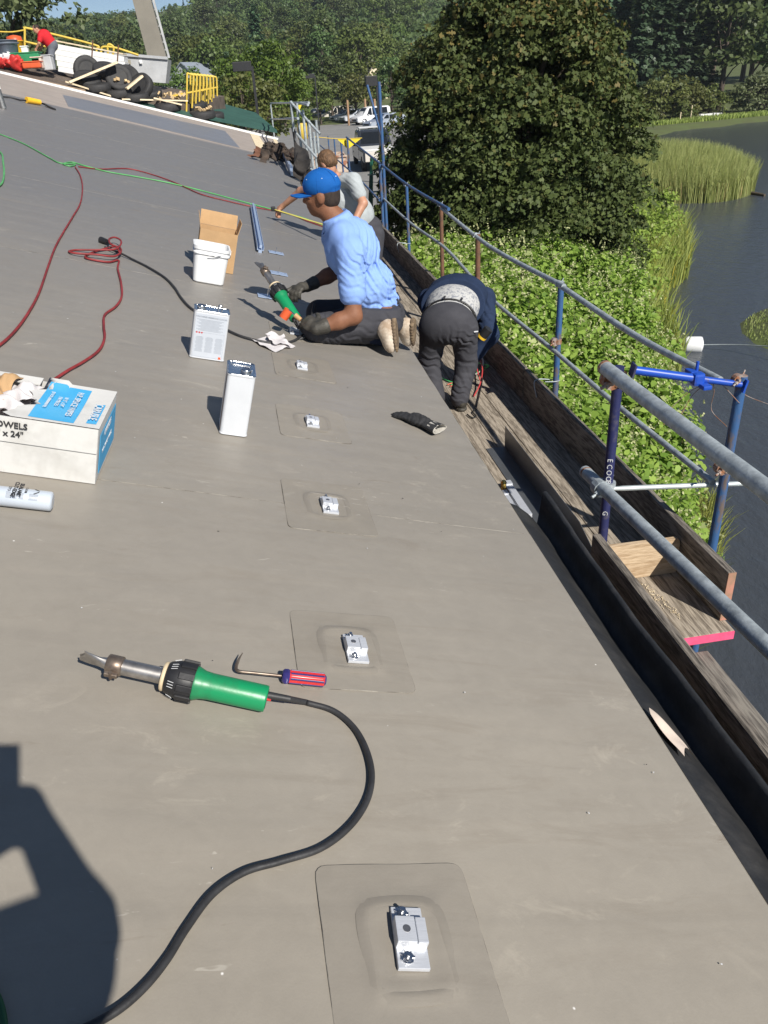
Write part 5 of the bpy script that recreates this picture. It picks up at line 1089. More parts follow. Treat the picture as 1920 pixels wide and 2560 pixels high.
# ---- worker in the grey T-shirt reaching over the roof edge ------------------------------------------------
hg = A_(818, 408, 8.35); ng = A_(838, 446, 8.40); cg = A_(868, 492, 8.46); pg = np.array([1.10, 8.45, -1.36]); fG = nrm([-.55, .55, -.62]); uG = nrm([-.35, .3, .88])
sGr, sGl = A_(806, 462, 8.66), A_(884, 452, 8.26); eGr = A_(752, 478, 8.95); wGr = A_(706, 516, 9.12); eGl = A_(908, 508, 8.10); wGl = A_(884, 558, 8.02)
spg = nrm(ng - pg); Xg = np.array([np.cross(nrm([-.6, .7, -.3]), spg), nrm([-.6, .7, -.3]), spg]); Xg[0] = nrm(Xg[0]); Xg[1] = np.cross(Xg[2], Xg[0])
hLg, hRg = pg + np.array([.05, -.1, -.03]), pg + np.array([-.02, .1, -.03]); fl, fr_ = np.array([1.24, 8.20, DZ + .09]), np.array([1.22, 8.55, DZ + .09]); kl, kr = (hLg + fl) / 2 + np.array([-.1, 0, 0]), (hRg + fr_) / 2 + np.array([-.1, 0, 0])
body = headprims(hg, fG, uG) + [('c', ng, hg, .058, .055), ('e', cg, (.19, .12, .17), Xg), ('e', (cg + pg) / 2, (.16, .12, .19), Xg), ('e', pg, (.16, .12, .13), Xg), ('c', (cg + ng) / 2, ng, .08, .06), ('c', sGr, eGr, .052, .043), ('c', eGr, wGr, .043, .028), ('c', sGl, eGl, .052, .044), ('c', eGl, wGl, .044, .03), ('c', ng, sGr, .05, .055), ('c', ng, sGl, .05, .055), ('c', hLg, kl, .085, .06), ('c', hRg, kr, .085, .06), ('c', kl, fl, .06, .04), ('c', kr, fr_, .06, .04)]
body += hand(wGr, wGr - eGr + np.array([-.02, .05, -.02]), (-.2, -.3, 1), (0, -1, 0), .5) + hand(wGl, (-.1, -.1, -1), (1, 0, 0), (0, -1, 0), .4)
V, Fc = sdf(body, .02, .009); base = np.array([1.23, 8.4, DZ]); pG = link('person', fastmesh('person', V - base, Fc, M_skin, smooth=True), None, TM(base)); tag(pG, 'brown-haired person in grey T-shirt pulling a yellow tape measure', 'person')
hxg = ellax(fG, uG); sdf_obj('hair', [('e', hg + hxg[2] * .028 - hxg[1] * .016, (.088, .10, .092), hxg), ('e', hg - hxg[2] * .02 - hxg[1] * .05, (.075, .055, .055), hxg)], M_hairb, pG, vox=.007, cuts=[(hg + hxg[1] * .055, hxg[1])], disp=lambda X: .004 * np.sin(X[..., 0] * 160 + 3 * np.sin(X[..., 2] * 60)) * np.sin(X[..., 1] * 150))
sdf_obj('mask_strap', [('c', hg + hxg[0] * .078 - hxg[2] * .02, hg + hxg[0] * .066 + hxg[1] * .06 - hxg[2] * .05, .006, .006)], M_strap, pG, vox=.004)
ts = [('e', cg, (.205, .145, .18), Xg), ('e', (cg + pg) / 2, (.185, .15, .2), Xg), ('c', (cg + ng) / 2, ng - spg * .01, .10, .075), ('c', ng, sGr, .06, .07), ('c', ng, sGl, .06, .072), ('c', sGr, sGr + (eGr - sGr) * .55, .074, .068), ('c', sGl, sGl + (eGl - sGl) * .62, .076, .07)]
sdf_obj('t_shirt', ts, M_grey, pG, k=.03, vox=.008, disp=folds([(sGl + np.array([0, 0, -.08]), .13, (.8, .2, .7), .04, .008), (cg, .2, (.5, .3, .8), .06, .005)], .001, 22), cuts=[(ng + spg * .012, spg)])
sdf_obj('trousers', [('e', pg, (.175, .14, .15), Xg), ('c', hLg, kl, .105, .085), ('c', hRg, kr, .105, .085), ('c', kl, fl, .082, .07), ('c', kr, fr_, .082, .07)], M_char, pG, k=.03, vox=.009, disp=folds([(kl, .15, (0, .3, 1), .05, .006)]))
for an in (fl, fr_): shoe(an + np.array([0, 0, .02]), np.array([an[0] + .08, an[1], DZ + .013]), np.array([an[0] - .18, an[1] + .06, DZ + .013]), np.array([0, 0, -1.0]), M_boot, M_boot, pG, 'boot')
# yellow tape pulled across the roof
t = thing('tape_measure', 'long yellow tape measure blade stretched from the far worker\'s hand', 'tape measure', TM(A_(690, 526, 9.15)))
P = [A_(688, 524, 9.15), A_(720, 534, 8.9), A_(770, 550, 8.5), A_(812, 562, 8.2)]
for a, b in zip(P[:-1], P[1:]): MB().beam(a, b + (b - a) * .02, .028, .003).build('blade', mat('yellow_tape', (.72, .62, .12), .4), t, True)
MB().box(A_(683, 522, 9.16), (.05, .03, .05), bev=.008).build('case', M_black, t, True)

# ---- worker in red far up on the other roof ----------------------------------------------------------------
yR = 30.5; K = 1.0
def B_(px, py, dy=0): return ay(px, py, yR + dy)
pel = B_(130, 112); che = B_(112, 92); ng = B_(98, 82); hg = B_(91, 73); sl_, sr_ = B_(102, 90, -.2), B_(105, 88, .2); el_, er_ = B_(98, 108, -.25), B_(108, 108, .2); wl_, wr_ = B_(91, 122, -.2), B_(100, 124, .2)
k1, k2 = B_(128, 140, -.15), B_(122, 138, .2); f1, f2 = B_(134, 168, -.15), B_(128, 168, .2); fR = nrm([-.8, -.35, -.4]); uR = nrm([-.5, 0, .9])
body = headprims(hg, fR, uR, 1.05) + [('c', ng, hg, .06, .06), ('e', che, (.19, .19, .19)), ('c', che, pel, .17, .16), ('c', sl_, el_, .055, .045), ('c', el_, wl_, .045, .03), ('c', sr_, er_, .055, .045), ('c', er_, wr_, .045, .03), ('c', pel, k1, .10, .07), ('c', pel, k2, .10, .07), ('c', k1, f1, .065, .05), ('c', k2, f2, .065, .05), ('e', wl_ + np.array([-.03, 0, -.05]), (.04, .03, .07)), ('e', wr_ + np.array([-.03, 0, -.05]), (.04, .03, .07))]
V, Fc = sdf(body, .03, .016); base = np.array([f1[0], f1[1], min(f1[2], f2[2]) - .05]); pR = link('person', fastmesh('person', V - base, Fc, M_skin, smooth=True), None, TM(base)); tag(pR, 'person in red T-shirt bending over the clutter on the far roof', 'person')
sdf_obj('t_shirt', [('e', che, (.215, .215, .21)), ('c', che, pel + (che - pel) * .3, .195, .19), ('c', sl_, sl_ + (el_ - sl_) * .6, .085, .08), ('c', sr_, sr_ + (er_ - sr_) * .6, .085, .08)], M_tred, pR, k=.05, vox=.018)
sdf_obj('trousers', [('c', pel, pel + (che - pel) * .25, .185, .17), ('c', pel, k1, .125, .095), ('c', pel, k2, .125, .095), ('c', k1, f1, .09, .085), ('c', k2, f2, .09, .085)], M_gtr, pR, k=.05, vox=.018)
hxr = ellax(fR, uR); sdf_obj('hair', [('e', hg + hxr[2] * .035 - hxr[1] * .02, (.092, .11, .09), hxr)], M_hair, pR, vox=.014)
for f in (f1, f2): sdf_obj('boot', [('e', f + np.array([-.06, -.02, -.03]), (.14, .06, .06))], M_boot, pR, vox=.014)
# ------------------------------------------------------------------ clutter on the far roofs
M_yel = mat('yellow_rail_paint', (.66, .47, .07), .5, var=.15, scale=6)
M_tyre = mat('tyre_rubber', (.018, .018, .02), .7, c2=(.034, .033, .032), scale=6, bump=.3, bscale=20)
M_foam = mat('insulation_chunk', (.60, .44, .24), .9, var=.2, scale=8, bump=.4)
M_lgrey = mat('grey_sheet_metal', (.46, .47, .48), .55, .2, var=.12, scale=2)
M_crane = mat('crane_paint', (.22, .20, .165), .6, var=.1, scale=1)
def Y_(px, py, y=29.2): return ay(px, py, y)
def tyre(px, py, y, tilt, az, label):
    p = Y_(px, py, y); m = Matrix.Translation(Vector(p)) @ Matrix.Rotation(az, 4, 'Z') @ Matrix.Rotation(tilt, 4, 'X')
    t = thing('tyre', label, 'tyre', m, 'tyres piled on the far roof'); o = MB()
    o.lathe([(.25, -.10), (.30, -.12), (.39, -.115), (.425, -.085), (.43, 0), (.425, .085), (.39, .115), (.30, .12), (.25, .10)], n=28); b = o.build('casing', M_tyre, t)
    i = MB(); rows = [[(r * math.cos(2 * math.pi * k / 28), r * math.sin(2 * math.pi * k / 28), z) for k in range(29)] for r, z in ((.25, -.10), (.27, -.06), (.33, 0), (.27, .06), (.25, .10))]; i.grid(np.array(rows)); i.build('inner_liner', M_tyre, t); return t
b_ = 'tyre lying flat at the '
for px, py, y, ti, az, lb in ((219, 199, 29.3, .5, .4, 'tyre tilted under the pale plank by the brown deck'), (243, 219, 29.0, .1, 0, 'tyre lying flat below the pale plank'), (218, 176, 29.9, 1.4, .3, 'tyre standing upright before the white insulation boards'), (266, 177, 29.7, .5, .5, 'tyre resting high under the pale plank end'),
        (297, 195, 29.4, 1.1, .2, 'large tyre leaning open over chunks of foam'), (322, 198, 30.0, 1.3, .7, 'tyre standing behind the leaning open tyre'), (352, 217, 29.4, 1.0, -.5, 'tyre leaning to the right with a plank across it'), (297, 234, 29.0, .08, 0, 'tyre lying flat in the middle of the pile front'),
        (338, 243, 29.0, .1, .2, 'tyre lying flat under the long lath'), (372, 232, 29.6, .3, .2, 'tyre half hidden behind the lath and the yellow rails'), (419, 268, 28.95, .05, 0, 'tyre lying flat with wood scraps heaped on top'), (506, 287, 28.95, .08, .1, 'tyre lying flat near the green ribbed roof with foam in it'), (528, 291, 29.3, .1, .3, 'tyre at the lower right end of the pile'), (482, 264, 29.9, .2, .3, 'tyre behind the yellow rail feet')):
    tyre(px, py, y, ti, az, lb)
def bar(name, a, b, wd, th, mt, label, cat, group=None): return single(name, MB().beam(a, b, wd, th), mt, label, cat, a, group)
bar('wood_plank', Y_(172, 206, 28.7), Y_(292, 156, 29.2), .30, .06, M_pale, 'broad pale plank slanting up over the tyre pile', 'plank')
bar('wood_plank', Y_(316, 222, 28.7), Y_(355, 190, 28.9), .26, .06, M_pale, 'short pale plank across the right leaning tyre', 'plank')
bar('wood_lath', Y_(164, 204, 28.65), Y_(278, 240, 28.65), .05, .04, M_pale, 'thin lath lying down along the deck edge', 'lath')
bar('wood_lath', Y_(305, 248, 28.6), Y_(470, 252, 28.8), .07, .04, M_pale, 'long lath lying across the lower tyres', 'lath')
bar('wood_plank', Y_(385, 245, 28.7), Y_(455, 262, 28.7), .18, .04, M_pale, 'pale plank on the scrap-covered tyre', 'plank')
bar('wood_lath', Y_(430, 240, 29.1), Y_(530, 220, 30.5), .06, .05, M_yel, 'yellow bar lying across the stacked rails', 'bar')
g = np.random.default_rng(4)
for (px, py, y, n_, lb) in ((300, 206, 29.2, 8, 'yellow foam chunks inside the leaning tyre'), (412, 240, 29.1, 9, 'broken foam and wood heaped on a flat tyre'), (505, 275, 29.0, 7, 'foam chunks in the tyre by the green roof'), (448, 243, 29.4, 7, 'splintered wood scraps behind the yellow rail foot')):
    q = MB(); c = Y_(px, py, y)
    for k in range(n_): q.box(c + g.normal(0, 1, 3) * np.array([.2, .1, .05]), g.uniform(.04, .13, 3), Matrix.Rotation(g.uniform(0, 3), 3, 'Z') @ Matrix.Rotation(g.uniform(0, 1), 3, 'X'))
    single('foam_scraps', q, M_foam, lb, 'debris', c, 'foam and wood scraps', 'stuff')
def rail(name, ps, r, mt, label, cat='guard rail', group='yellow guard rails on the far roof', y=29.6):
    t = thing(name, label, cat, TM(Y_(*ps[0][-1][:2], y)), group)
    for p in ps:
        P = [ay(q[0], q[1], q[2] if len(q) > 2 else y) for q in p]; MB().tube(spline(P, 5) if len(P) > 2 else P, r, 8).build('tube', mt, t, True)
    return t
rail('yellow_guard_rail', [[(62, 118), (62, 73)], [(62, 73), (75, 72), (235, 112), (241, 124), (241, 145)], [(62, 104), (100, 113), (152, 125)]], .038, M_yel, 'yellow guard rail behind the worker in red', y=33)
rail('yellow_guard_rail', [[(252, 146), (254, 122), (262, 117), (290, 120), (346, 138)], [(270, 140), (270, 112), (284, 118), (282, 140)]], .038, M_yel, 'yellow guard rail beside the white insulation boards', y=33)
rail('yellow_rope', [[(-10, 79), (30, 80), (62, 75)]], .025, M_yel, 'yellow rope tied to the guard rail post', 'rope', None, 33)
for i in range(8):
    x0 = 466 + i * 9; yy = 29.3 + i * .35; lb = 'yellow guard rail panel in the leaning stack beside the tyres'
    b0 = 284 - i * 4.2; t0 = 182 + i * .8
    rail('rail_panel', [[(x0, b0), (x0 + 2 - .8 * i, t0)], [(x0 + 14, b0 - 14), (x0 + 18 - .8 * i, t0 + 6)], [(x0 + 2 - .8 * i, t0 + 1), (x0 + 18 - .8 * i, t0 + 6)], [(x0 + 1, (b0 + t0) / 2), (x0 + 16, (b0 + t0) / 2 - 3)]], .03, M_yel, lb, 'guard rail', 'yellow rail panels leaning in a stack', yy)
# white insulation boards
A, B = Y_(147, 172, 31.2), Y_(322, 204, 31.2); hz = .165
for k in range(5):
    a = A + np.array([0, .35 + .01 * k, k * hz]); b = B + np.array([0, .35, k * hz]); single('insulation_board', MB().beam(a, b, .9, hz - .012), M_white, 'white insulation board in the stack on the far roof' , 'board', a, 'stacked white insulation boards')
single('plywood_sheet', MB().beam(A + np.array([-.1, .35, 5 * hz + .02]), B + np.array([0, .35, 5 * hz - .01]), .95, .04), M_pale, 'plywood sheet lying on top of the white boards', 'board', A)
for i, (px, t_, b_, y) in enumerate(((228, 100, 175, 30.6), (292, 112, 178, 30.6))): single('steel_stake', MB().cyl(Y_(px + 4, t_, y), Y_(px, b_, y), .022, n=8), M_rustp, ('thin rusty stake before the white boards', 'thin rusty stake before the grey bin')[i], 'stake', Y_(px, b_, y))
# grey skip
t = thing('metal_skip', 'pale grey metal skip standing behind the tyres', 'skip', TM(Y_(340, 205, 33.5)))
f = [Y_(262, 135, 33.5), Y_(420, 148, 33.5), Y_(414, 208, 33.5), Y_(270, 196, 33.5)]
for nm, dy in (('front_side', 0), ('back_side', 1.5)):
    q = MB(); vs = [p + np.array([0, dy, 0]) for p in f] + [p + np.array([0, dy + .05, 0]) for p in f]; q.add(vs, [(0, 1, 2, 3), (4, 7, 6, 5), (0, 4, 5, 1), (1, 5, 6, 2), (2, 6, 7, 3), (3, 7, 4, 0)]); q.build(nm, M_lgrey, t, True)
for i in (0, 1):
    a, b = f[i], f[3 - i]; q = MB(); vs = [a + np.array([0, .05, 0]), a + np.array([0, 1.5, 0]), b + np.array([0, 1.5, 0]), b + np.array([0, .05, 0])]; vs += [v + np.array([.05 if i == 0 else -.05, 0, 0]) for v in vs]; q.add(vs, [(0, 1, 2, 3), (4, 7, 6, 5), (0, 4, 5, 1), (1, 5, 6, 2), (2, 6, 7, 3), (3, 7, 4, 0)]); q.build('end_side', M_lgrey, t, True)
MB().beam(f[0] + np.array([0, -.03, .03]), f[1] + np.array([0, -.03, .03]), .09, .09).build('rim', M_lgrey, t, True)
MB().box(Y_(312, 156, 33.42), (.42, .02, .16)).build('name_plate', mat('dull_plate', (.30, .28, .22), .7), t, True); MB().box(Y_(352, 154, 33.42), (.1, .02, .12)).build('sticker', M_white, t, True)
# crane boom
t = thing('crane_boom', 'tall grey crane boom slanting up behind the far roof', 'crane', TM(Y_(390, 150, 46)))
a, b = Y_(396, 150, 46), Y_(318, -140, 46); w0 = .88
d = nrm(b - a); x = np.array([1.0, 0, 0]); x = nrm(x - d * x.dot(d)); yv = np.cross(d, x)
q = MB(); vs = []
for p, s in ((a, .44), (b, .40)): vs += [p - x * s + yv * s, p + x * s + yv * s, p + x * s - yv * s, p - x * s - yv * s]
q.add(vs, [(0, 1, 5, 4), (1, 2, 6, 5), (2, 3, 7, 6), (3, 0, 4, 7), (0, 3, 2, 1), (4, 5, 6, 7)]); q.build('boom_box', M_crane, t, True)
MB().beam(a + x * .55, b + x * .5, .10, .10, yv).build('boom_rail', M_lgrey, t, True)
for k in range(14): p = a + (b - a) * (k / 14); MB().beam(p + x * .45, p + x * .55 + (b - a) * .035, .05, .05, yv).build('rung', M_lgrey, t, True)
# bins, sacks and tubs round the worker in red
def bin_(px, py0, py1, r, mt, label, y=29.8, lid=None):
    a, b = Y_(px, py1, y), Y_(px, py0, y); h = b[2] - a[2]; t = thing('rubbish_bin', label, 'bin', TM(a))
    q = MB(); q.lathe([(r * .82, 0), (r * .84, .02), (r, h * .95), (r * 1.06, h * .96), (r * 1.06, h), (r * .94, h), (r * .8, .05)], n=20); q.build('tub', mt, t)
    if lid: q = MB(); q.lathe([(r * 1.0, h), (r * .9, h + .12), (r * .3, h + .16)], n=16); q.build('lid', lid, t)
    else: q = MB(); q.lathe([(r * 1.1, h * .80), (r * 1.12, h * .84), (r * 1.1, h * .88)], n=20); q.build('band', mt, t)
    return t
bin_(24, 100, 150, .36, mat('grey_bin', (.10, .125, .16), .55), 'grey rubbish bin beside the red sacks'); bin_(-8, 100, 150, .30, mat('blue_bin', (.03, .10, .45), .5), 'blue rubbish bin at the edge of the clutter'); bin_(46, 102, 140, .25, mat('yellow_bin', (.85, .5, .02), .5), 'yellow bin with orange lid behind the grey bin', 30.6, M_orange)
def lump(name, px, py, r, mt, label, cat, seed, y=29.3, amp=.06, bot=None):
    c = Y_(px, py, y); g = np.random.default_rng(seed); P = [('e', c + g.normal(0, .35, 3) * np.array(r), np.array(r) * g.uniform(.5, .9)) for _ in range(6)]
    V, Fc = sdf(P, .08, .03, lambda X: amp * np.sin(X[..., 0] * 17 + 2 * np.sin(X[..., 2] * 13)) * np.sin(X[..., 1] * 19 + X[..., 2] * 11)); o = link(name, fastmesh(name, V - c, Fc, mt, smooth=True), None, TM(c)); return tag(o, label, cat)
M_sack = mat('red_sack', (.50, .03, .025), .55, var=.2); lump('red_sack', 40, 160, (.2, .16, .18), M_sack, 'bulging red sack at the brown deck edge', 'sack', 1); lump('red_sack', 8, 158, (.3, .2, .10), M_sack, 'flattened red sack beside the grey bin', 'sack', 2); lump('white_bag', 14, 146, (.22, .15, .14), M_white, 'crumpled white bag on the red sack', 'bag', 3, 29.5)
lump('dark_tool_bag', 96, 140, (.18, .16, .12), M_black, 'dark tool bag in front of the worker in red', 'bag', 5, 29.9)
for nm, px, py, sz, mt, lb, y in (('green_tub', 68, 146, (.85, .5, .27), mat('green_tub', (.02, .22, .09), .5), 'green plastic tub between the bins and the worker in red', 29.7), ('orange_crate', 82, 163, (.55, .4, .16), M_orange, 'orange crate at the deck edge', 29.4), ('grey_crate', 116, 158, (.42, .4, .40), M_lgrey, 'grey crate at the red worker\'s feet', 29.9), ('cream_bucket_box', 95, 158, (.32, .3, .3), M_cream, 'cream box beside the orange crate', 29.6), ('white_jug', 64, 131, (.2, .2, .3), M_white, 'white jug with dark mark on the green tub', 30.0)):
    c = Y_(px, py, y); t = thing(nm, lb, 'crate' if 'crate' in nm else 'container', TM(c - np.array([0, 0, sz[2] / 2]))); MB().box((0, 0, sz[2] / 2), sz, bev=.03).build('body', mt, t); MB().box((0, 0, sz[2] + .012), (sz[0] + .04, sz[1] + .04, .03), bev=.01).build('rim', mt, t)
# torn-off roofing heap, grey flashing offcut, dark netting
c = rp(682, 392, .1); g = np.random.default_rng(21)
P = [('e', rp(x, y, h), np.array(r) * 1.0) for x, y, h, r in ((655, 395, .06, (.18, .3, .10)), (672, 392, .14, (.16, .28, .16)), (690, 398, .14, (.18, .25, .16)), (712, 402, .10, (.2, .25, .12)), (728, 405, .06, (.12, .25, .10)), (700, 392, .18, (.12, .2, .12)))]
V, Fc = sdf(P, .07, .018, lambda X: .035 * np.sin(X[..., 0] * 31 + 2.5 * np.sin(X[..., 2] * 23)) * np.sin(X[..., 1] * 17 + X[..., 2] * 29) + .015 * np.sin(X[..., 0] * 71 + X[..., 1] * 43))
M_tear = mat('torn_brown_roofing', (.075, .05, .035), .8, c2=(.022, .017, .014), scale=9, bump=.5, bscale=30)
o = link('roofing_heap', fastmesh('roofing_heap', V - c, Fc, M_tear, smooth=True), None, TM(c)); tag(o, 'heap of torn dark brown roofing on the far membrane', 'debris')
for k in range(9):
    p = rp(*[(650, 404), (668, 408), (690, 410), (712, 414), (735, 410), (672, 380), (700, 384), (725, 396), (642, 400)][k], .10); a_ = g.uniform(-1.2, 1.2, 3); q = MB(); P = np.zeros((7, 4, 3))
    for i in range(7):
        for j in range(4): P[i, j] = (.05 * i - .15, .04 * j, .05 * math.sin(i * .9 + k) + .02 * j)
    q.grid(np.array([[Vector(p) + Matrix.Rotation(a_[2], 3, 'Z') @ Matrix.Rotation(a_[0], 3, 'Y') @ Vector(v) for v in r_] for r_ in P])); q.build('torn_strip', M_tear if k % 4 else mat('orange_scrap', (.16, .07, .04), .8), o, True)
q = MB(); P0 = [rp(712, 403, .02), rp(722, 404, .03), rp(746, 446, .02), rp(727, 443, .02)]; q.add(P0 + [p + N * .004 for p in P0], [(0, 1, 2, 3), (4, 7, 6, 5), (0, 4, 5, 1), (1, 5, 6, 2), (2, 6, 7, 3), (3, 7, 4, 0)]); a, b = rp(708, 402, .03), rp(727, 443, .03)
q.add([a, b, b + N * .16 - VD * .06, a + N * .16 - VD * .06], [(0, 1, 2, 3)]); single('flashing_offcut', q, M_blualu, 'bluish folded flashing offcut beside the roofing heap', 'flashing', P0[0])
M_tarp = mat('dark_tarp', (.035, .03, .026), .8, var=.4, scale=6, bump=.3)
def drape(name, cs, mt, label, cat, amp, seed, n=14):
    g = np.random.default_rng(seed); ph = g.uniform(0, 6, 4); P = np.zeros((n, n, 3)); c = [np.asarray(x) for x in cs]
    for i, s in enumerate(np.linspace(0, 1, n)):
        for j, r_ in enumerate(np.linspace(0, 1, n)):
            P[i, j] = (c[0] * (1 - s) + c[1] * s) * (1 - r_) + (c[3] * (1 - s) + c[2] * s) * r_ + np.array([amp * math.sin(9 * s + ph[0] + 2 * r_), amp * math.sin(7 * r_ + ph[1]), amp * math.sin(11 * s + ph[2]) * .6])
    q = MB(); q.grid(P); q.grid(P + np.array([.006, .006, 0])); return single(name, q, mt, label, cat, c[0])
drape('debris_net', [ay(724, 312, 17.3), ay(772, 400, 15), ay(790, 442, 13.5), ay(732, 405, 15.5)], M_tarp, 'dark debris net hanging inside the far galvanised frames', 'net', .05, 3)
drape('dark_tarp', [ay(748, 385, 13.6), ay(782, 430, 13.0), ay(775, 470, 12.8), ay(745, 445, 13.2)], M_tarp, 'dark tarp bundled at the roof edge beyond the workers', 'tarp', .08, 6)
M_pen = mat('yellow_pennant', (.80, .62, .03), .6); 
for cs, lb in (([(843, 348), (903, 346), (870, 373)], 'large yellow pennant hanging beyond the grey-shirted worker'), ([(743, 263), (757, 262), (748, 275)], 'small yellow pennant on the far galvanised frame')):
    q = MB(); P = [ay(px, py, 17.5) for px, py in cs]; q.add(P + [p + np.array([0, .01, 0]) for p in P], [(0, 1, 2), (5, 4, 3), (0, 3, 4, 1), (1, 4, 5, 2), (2, 5, 3, 0)]); single('yellow_pennant', q, M_pen, lb, 'pennant', P[0], 'yellow pennants')
single('pennant_rope', MB().tube(spline([ay(786, 342, 17.5), ay(845, 347, 17.5), ay(905, 345, 17.5), ay(840, 338, 16), ][:3], 5), .008, 6), M_yel, 'yellow rope that carries the large pennant', 'rope', ay(786, 342, 17.5))
q = MB(); c = ay(756, 328, 19); single('yellow_drum', q.lathe([(.10, -.16), (.11, -.15), (.11, .15), (.10, .16)], Matrix.Translation(Vector(c)), n=20), M_yel, 'yellow drum behind the far galvanised frames', 'drum', c)

# ------------------------------------------------------------------ parking lot: cars, truck, skip, lamps, posts
M_glass = mat('car_glass', (.012, .014, .016), .08, var=.05, spec=.6); M_rim = mat('alloy_rim', (.55, .56, .58), .3, .7); M_lampg = mat('headlight_glass', (.7, .72, .75), .1, .3)
def car(label, px, py, paint, L=4.4, Wd=1.78, Hh=1.5, kind='car', yaw=-2.75, z=-4.3, group='cars parked across the lot'):
    p = pz(px, py, z); t = thing('parked_car', label, 'van' if kind == 'van' else 'car', TM(p, yaw), group)
    # local: x forward from the front wheel contact
    if kind == 'van': prof = [(.88, .28), (.90, .62), (.80, .88), (.15, 1.02), (-.55, Hh * .93), (-.9, Hh), (-3.35, Hh), (-3.55, Hh * .93), (-3.62, .9), (-3.62, .35)]
    else: prof = [(.88, .28), (.92, .58), (.80, .78), (-.15, .95), (-.95, Hh * .94), (-1.5, Hh), (-2.7, Hh * .98), (-3.25, Hh * .80), (-3.42, .95), (-3.45, .35)]
    st = [-1, -.93, -.5, 0, .5, .93, 1]; rows = []
    for f in st:
        rows.append([(x - (.05 if abs(f) == 1 and (x > .7 or x < -3.3) else 0), f * Wd / 2 * (1 - .13 * max(0, (z_ - .95)) / .6), z_ + (0 if abs(f) < .93 else (-.04 if z_ > .5 else .02))) for x, z_ in prof + prof[:1]])
    q = MB(); q.grid(np.array(rows), sm=True); q.add(rows[0][:-1], [list(range(len(prof)))]); q.add(rows[-1][:-1], [list(range(len(prof)))]); q.build('body', paint, t)
    yw = lambda z_: Wd / 2 * (1 - .13 * max(0, z_ - .95) / .6) + .006
    for s in (-1, 1):
        for x0, x1, k0 in (((-.35, -1.05, .45), (-1.15, -2.0, 0), (-2.1, -3.2, 0)) if kind == 'van' else ((-.6, -1.3, .45), (-1.38, -2.15, 0), (-2.22, -2.95, -.35))):
            z0, z1 = 1.0, Hh - .16; q = MB(); q.add([(x0, s * yw(z0), z0), (x1 + min(0, k0) * 0, s * yw(z0), z0), (x1 - min(0, k0), s * yw(z1), z1), (x0 - max(0, k0), s * yw(z1), z1)], [(0, 1, 2, 3)]); q.build('side_window', M_glass, t)
        for x in (0, -2.62):
            wq = MB(); wq.lathe([(.20, -.09), (.30, -.10), (.325, -.07), (.325, .07), (.30, .10), (.20, .09)], Matrix.Translation((x, s * (Wd / 2 - .06), .325)) @ Matrix.Rotation(math.pi / 2, 4, 'X'), n=20); wo = wq.build('wheel', M_tyre, t)
            rq = MB(); rq.lathe([(.21, 0), (.20, .012), (.06, .03), (.03, .035)], Matrix.Translation((x, s * (Wd / 2 + .03), .325)) @ Matrix.Rotation(-s * math.pi / 2, 4, 'X'), n=16); rq.build('rim', M_rim, wo)
        q = MB(); q.box((.80, s * Wd * .36, .72), (.18, .36, .15), Matrix.Rotation(-s * .3, 3, 'Z'), bev=.04); q.build('headlight', M_lampg, t)
        q = MB(); q.box((-.55, s * (Wd / 2 + .06), 1.02), (.12, .16, .12), bev=.03); q.build('mirror', paint, t)
    xa, za, xb, zb = (.10, 1.035, -.53, Hh * .925) if kind == 'van' else (-.2, .985, -.93, Hh * .93)
    q = MB(); q.add([(xa, -.66, za + .012), (xa, .66, za + .012), (xb, .60, zb + .012), (xb, -.60, zb + .012)], [(0, 1, 2, 3)]); q.build('windscreen', M_glass, t)
    q = MB(); q.box((.90, 0, .55), (.05, Wd * .55, .16), bev=.02); q.box((.88, 0, .34), (.08, Wd * .8, .14), bev=.02); q.build('grille', M_black, t)
    return t
Pw = mat('white_car_paint', (.75, .76, .78), .25, var=.02, coat=.6); Psv = mat('silver_car_paint', (.42, .46, .53), .25, .3, var=.02, coat=.6); Pdk = mat('dark_car_paint', (.03, .035, .045), .25, var=.02, coat=.6); Pcr = mat('cream_car_paint', (.62, .58, .52), .3, var=.02, coat=.5)
car('silver car with its nose out beside the white van', 936, 325, Psv); car('white van with side windows in the parked row', 903, 312, Pw, Hh=1.85, kind='van'); car('pale silver hatchback parked between the white van and a white car', 871, 308, mat('pale_silver', (.62, .65, .70), .25, .2, var=.02, coat=.6))
car('small white car parked beside the cream van', 847, 306.5, Pw); car('cream white minivan in the parked row', 820, 304.5, Pcr, Hh=1.8, kind='van'); car('dark car at the end of the parked row', 802, 303.5, Pdk); car('white car half hidden behind the bright green tree', 775, 300, Pw)
# pickup truck seen from behind
p = pz(905, 405, -4.3); t = thing('pickup_truck', 'dark pickup truck with pale bed cover parked under the maple', 'truck', TM(ay(950, 400, 46) * np.array([1, 1, 0]) + np.array([0, 0, -4.3]), -.03))
q = MB(); rows = []
for f in (-1, -.9, 0, .9, 1): rows.append([(f * .98 * (1 - .12 * max(0, z_ - 1.1)), y_, z_ - (.05 if abs(f) == 1 else 0)) for y_, z_ in [(2.0, .5), (2.0, 1.15), (2.25, 1.2), (2.7, 1.9), (4.2, 1.92), (4.8, 1.25), (6.0, 1.1), (6.1, .5), (2.0, .5)]])
q.grid(np.array(rows)); q.add(rows[0][:-1], [list(range(8))]); q.add(rows[-1][:-1], [list(range(8))]); q.build('cab', Pdk, t)
q = MB(); q.add([(-.78, 2.27, 1.26), (.78, 2.27, 1.26), (.68, 2.64, 1.82), (-.68, 2.64, 1.82)], [(0, 1, 2, 3)]); q.build('rear_window', M_glass, t)
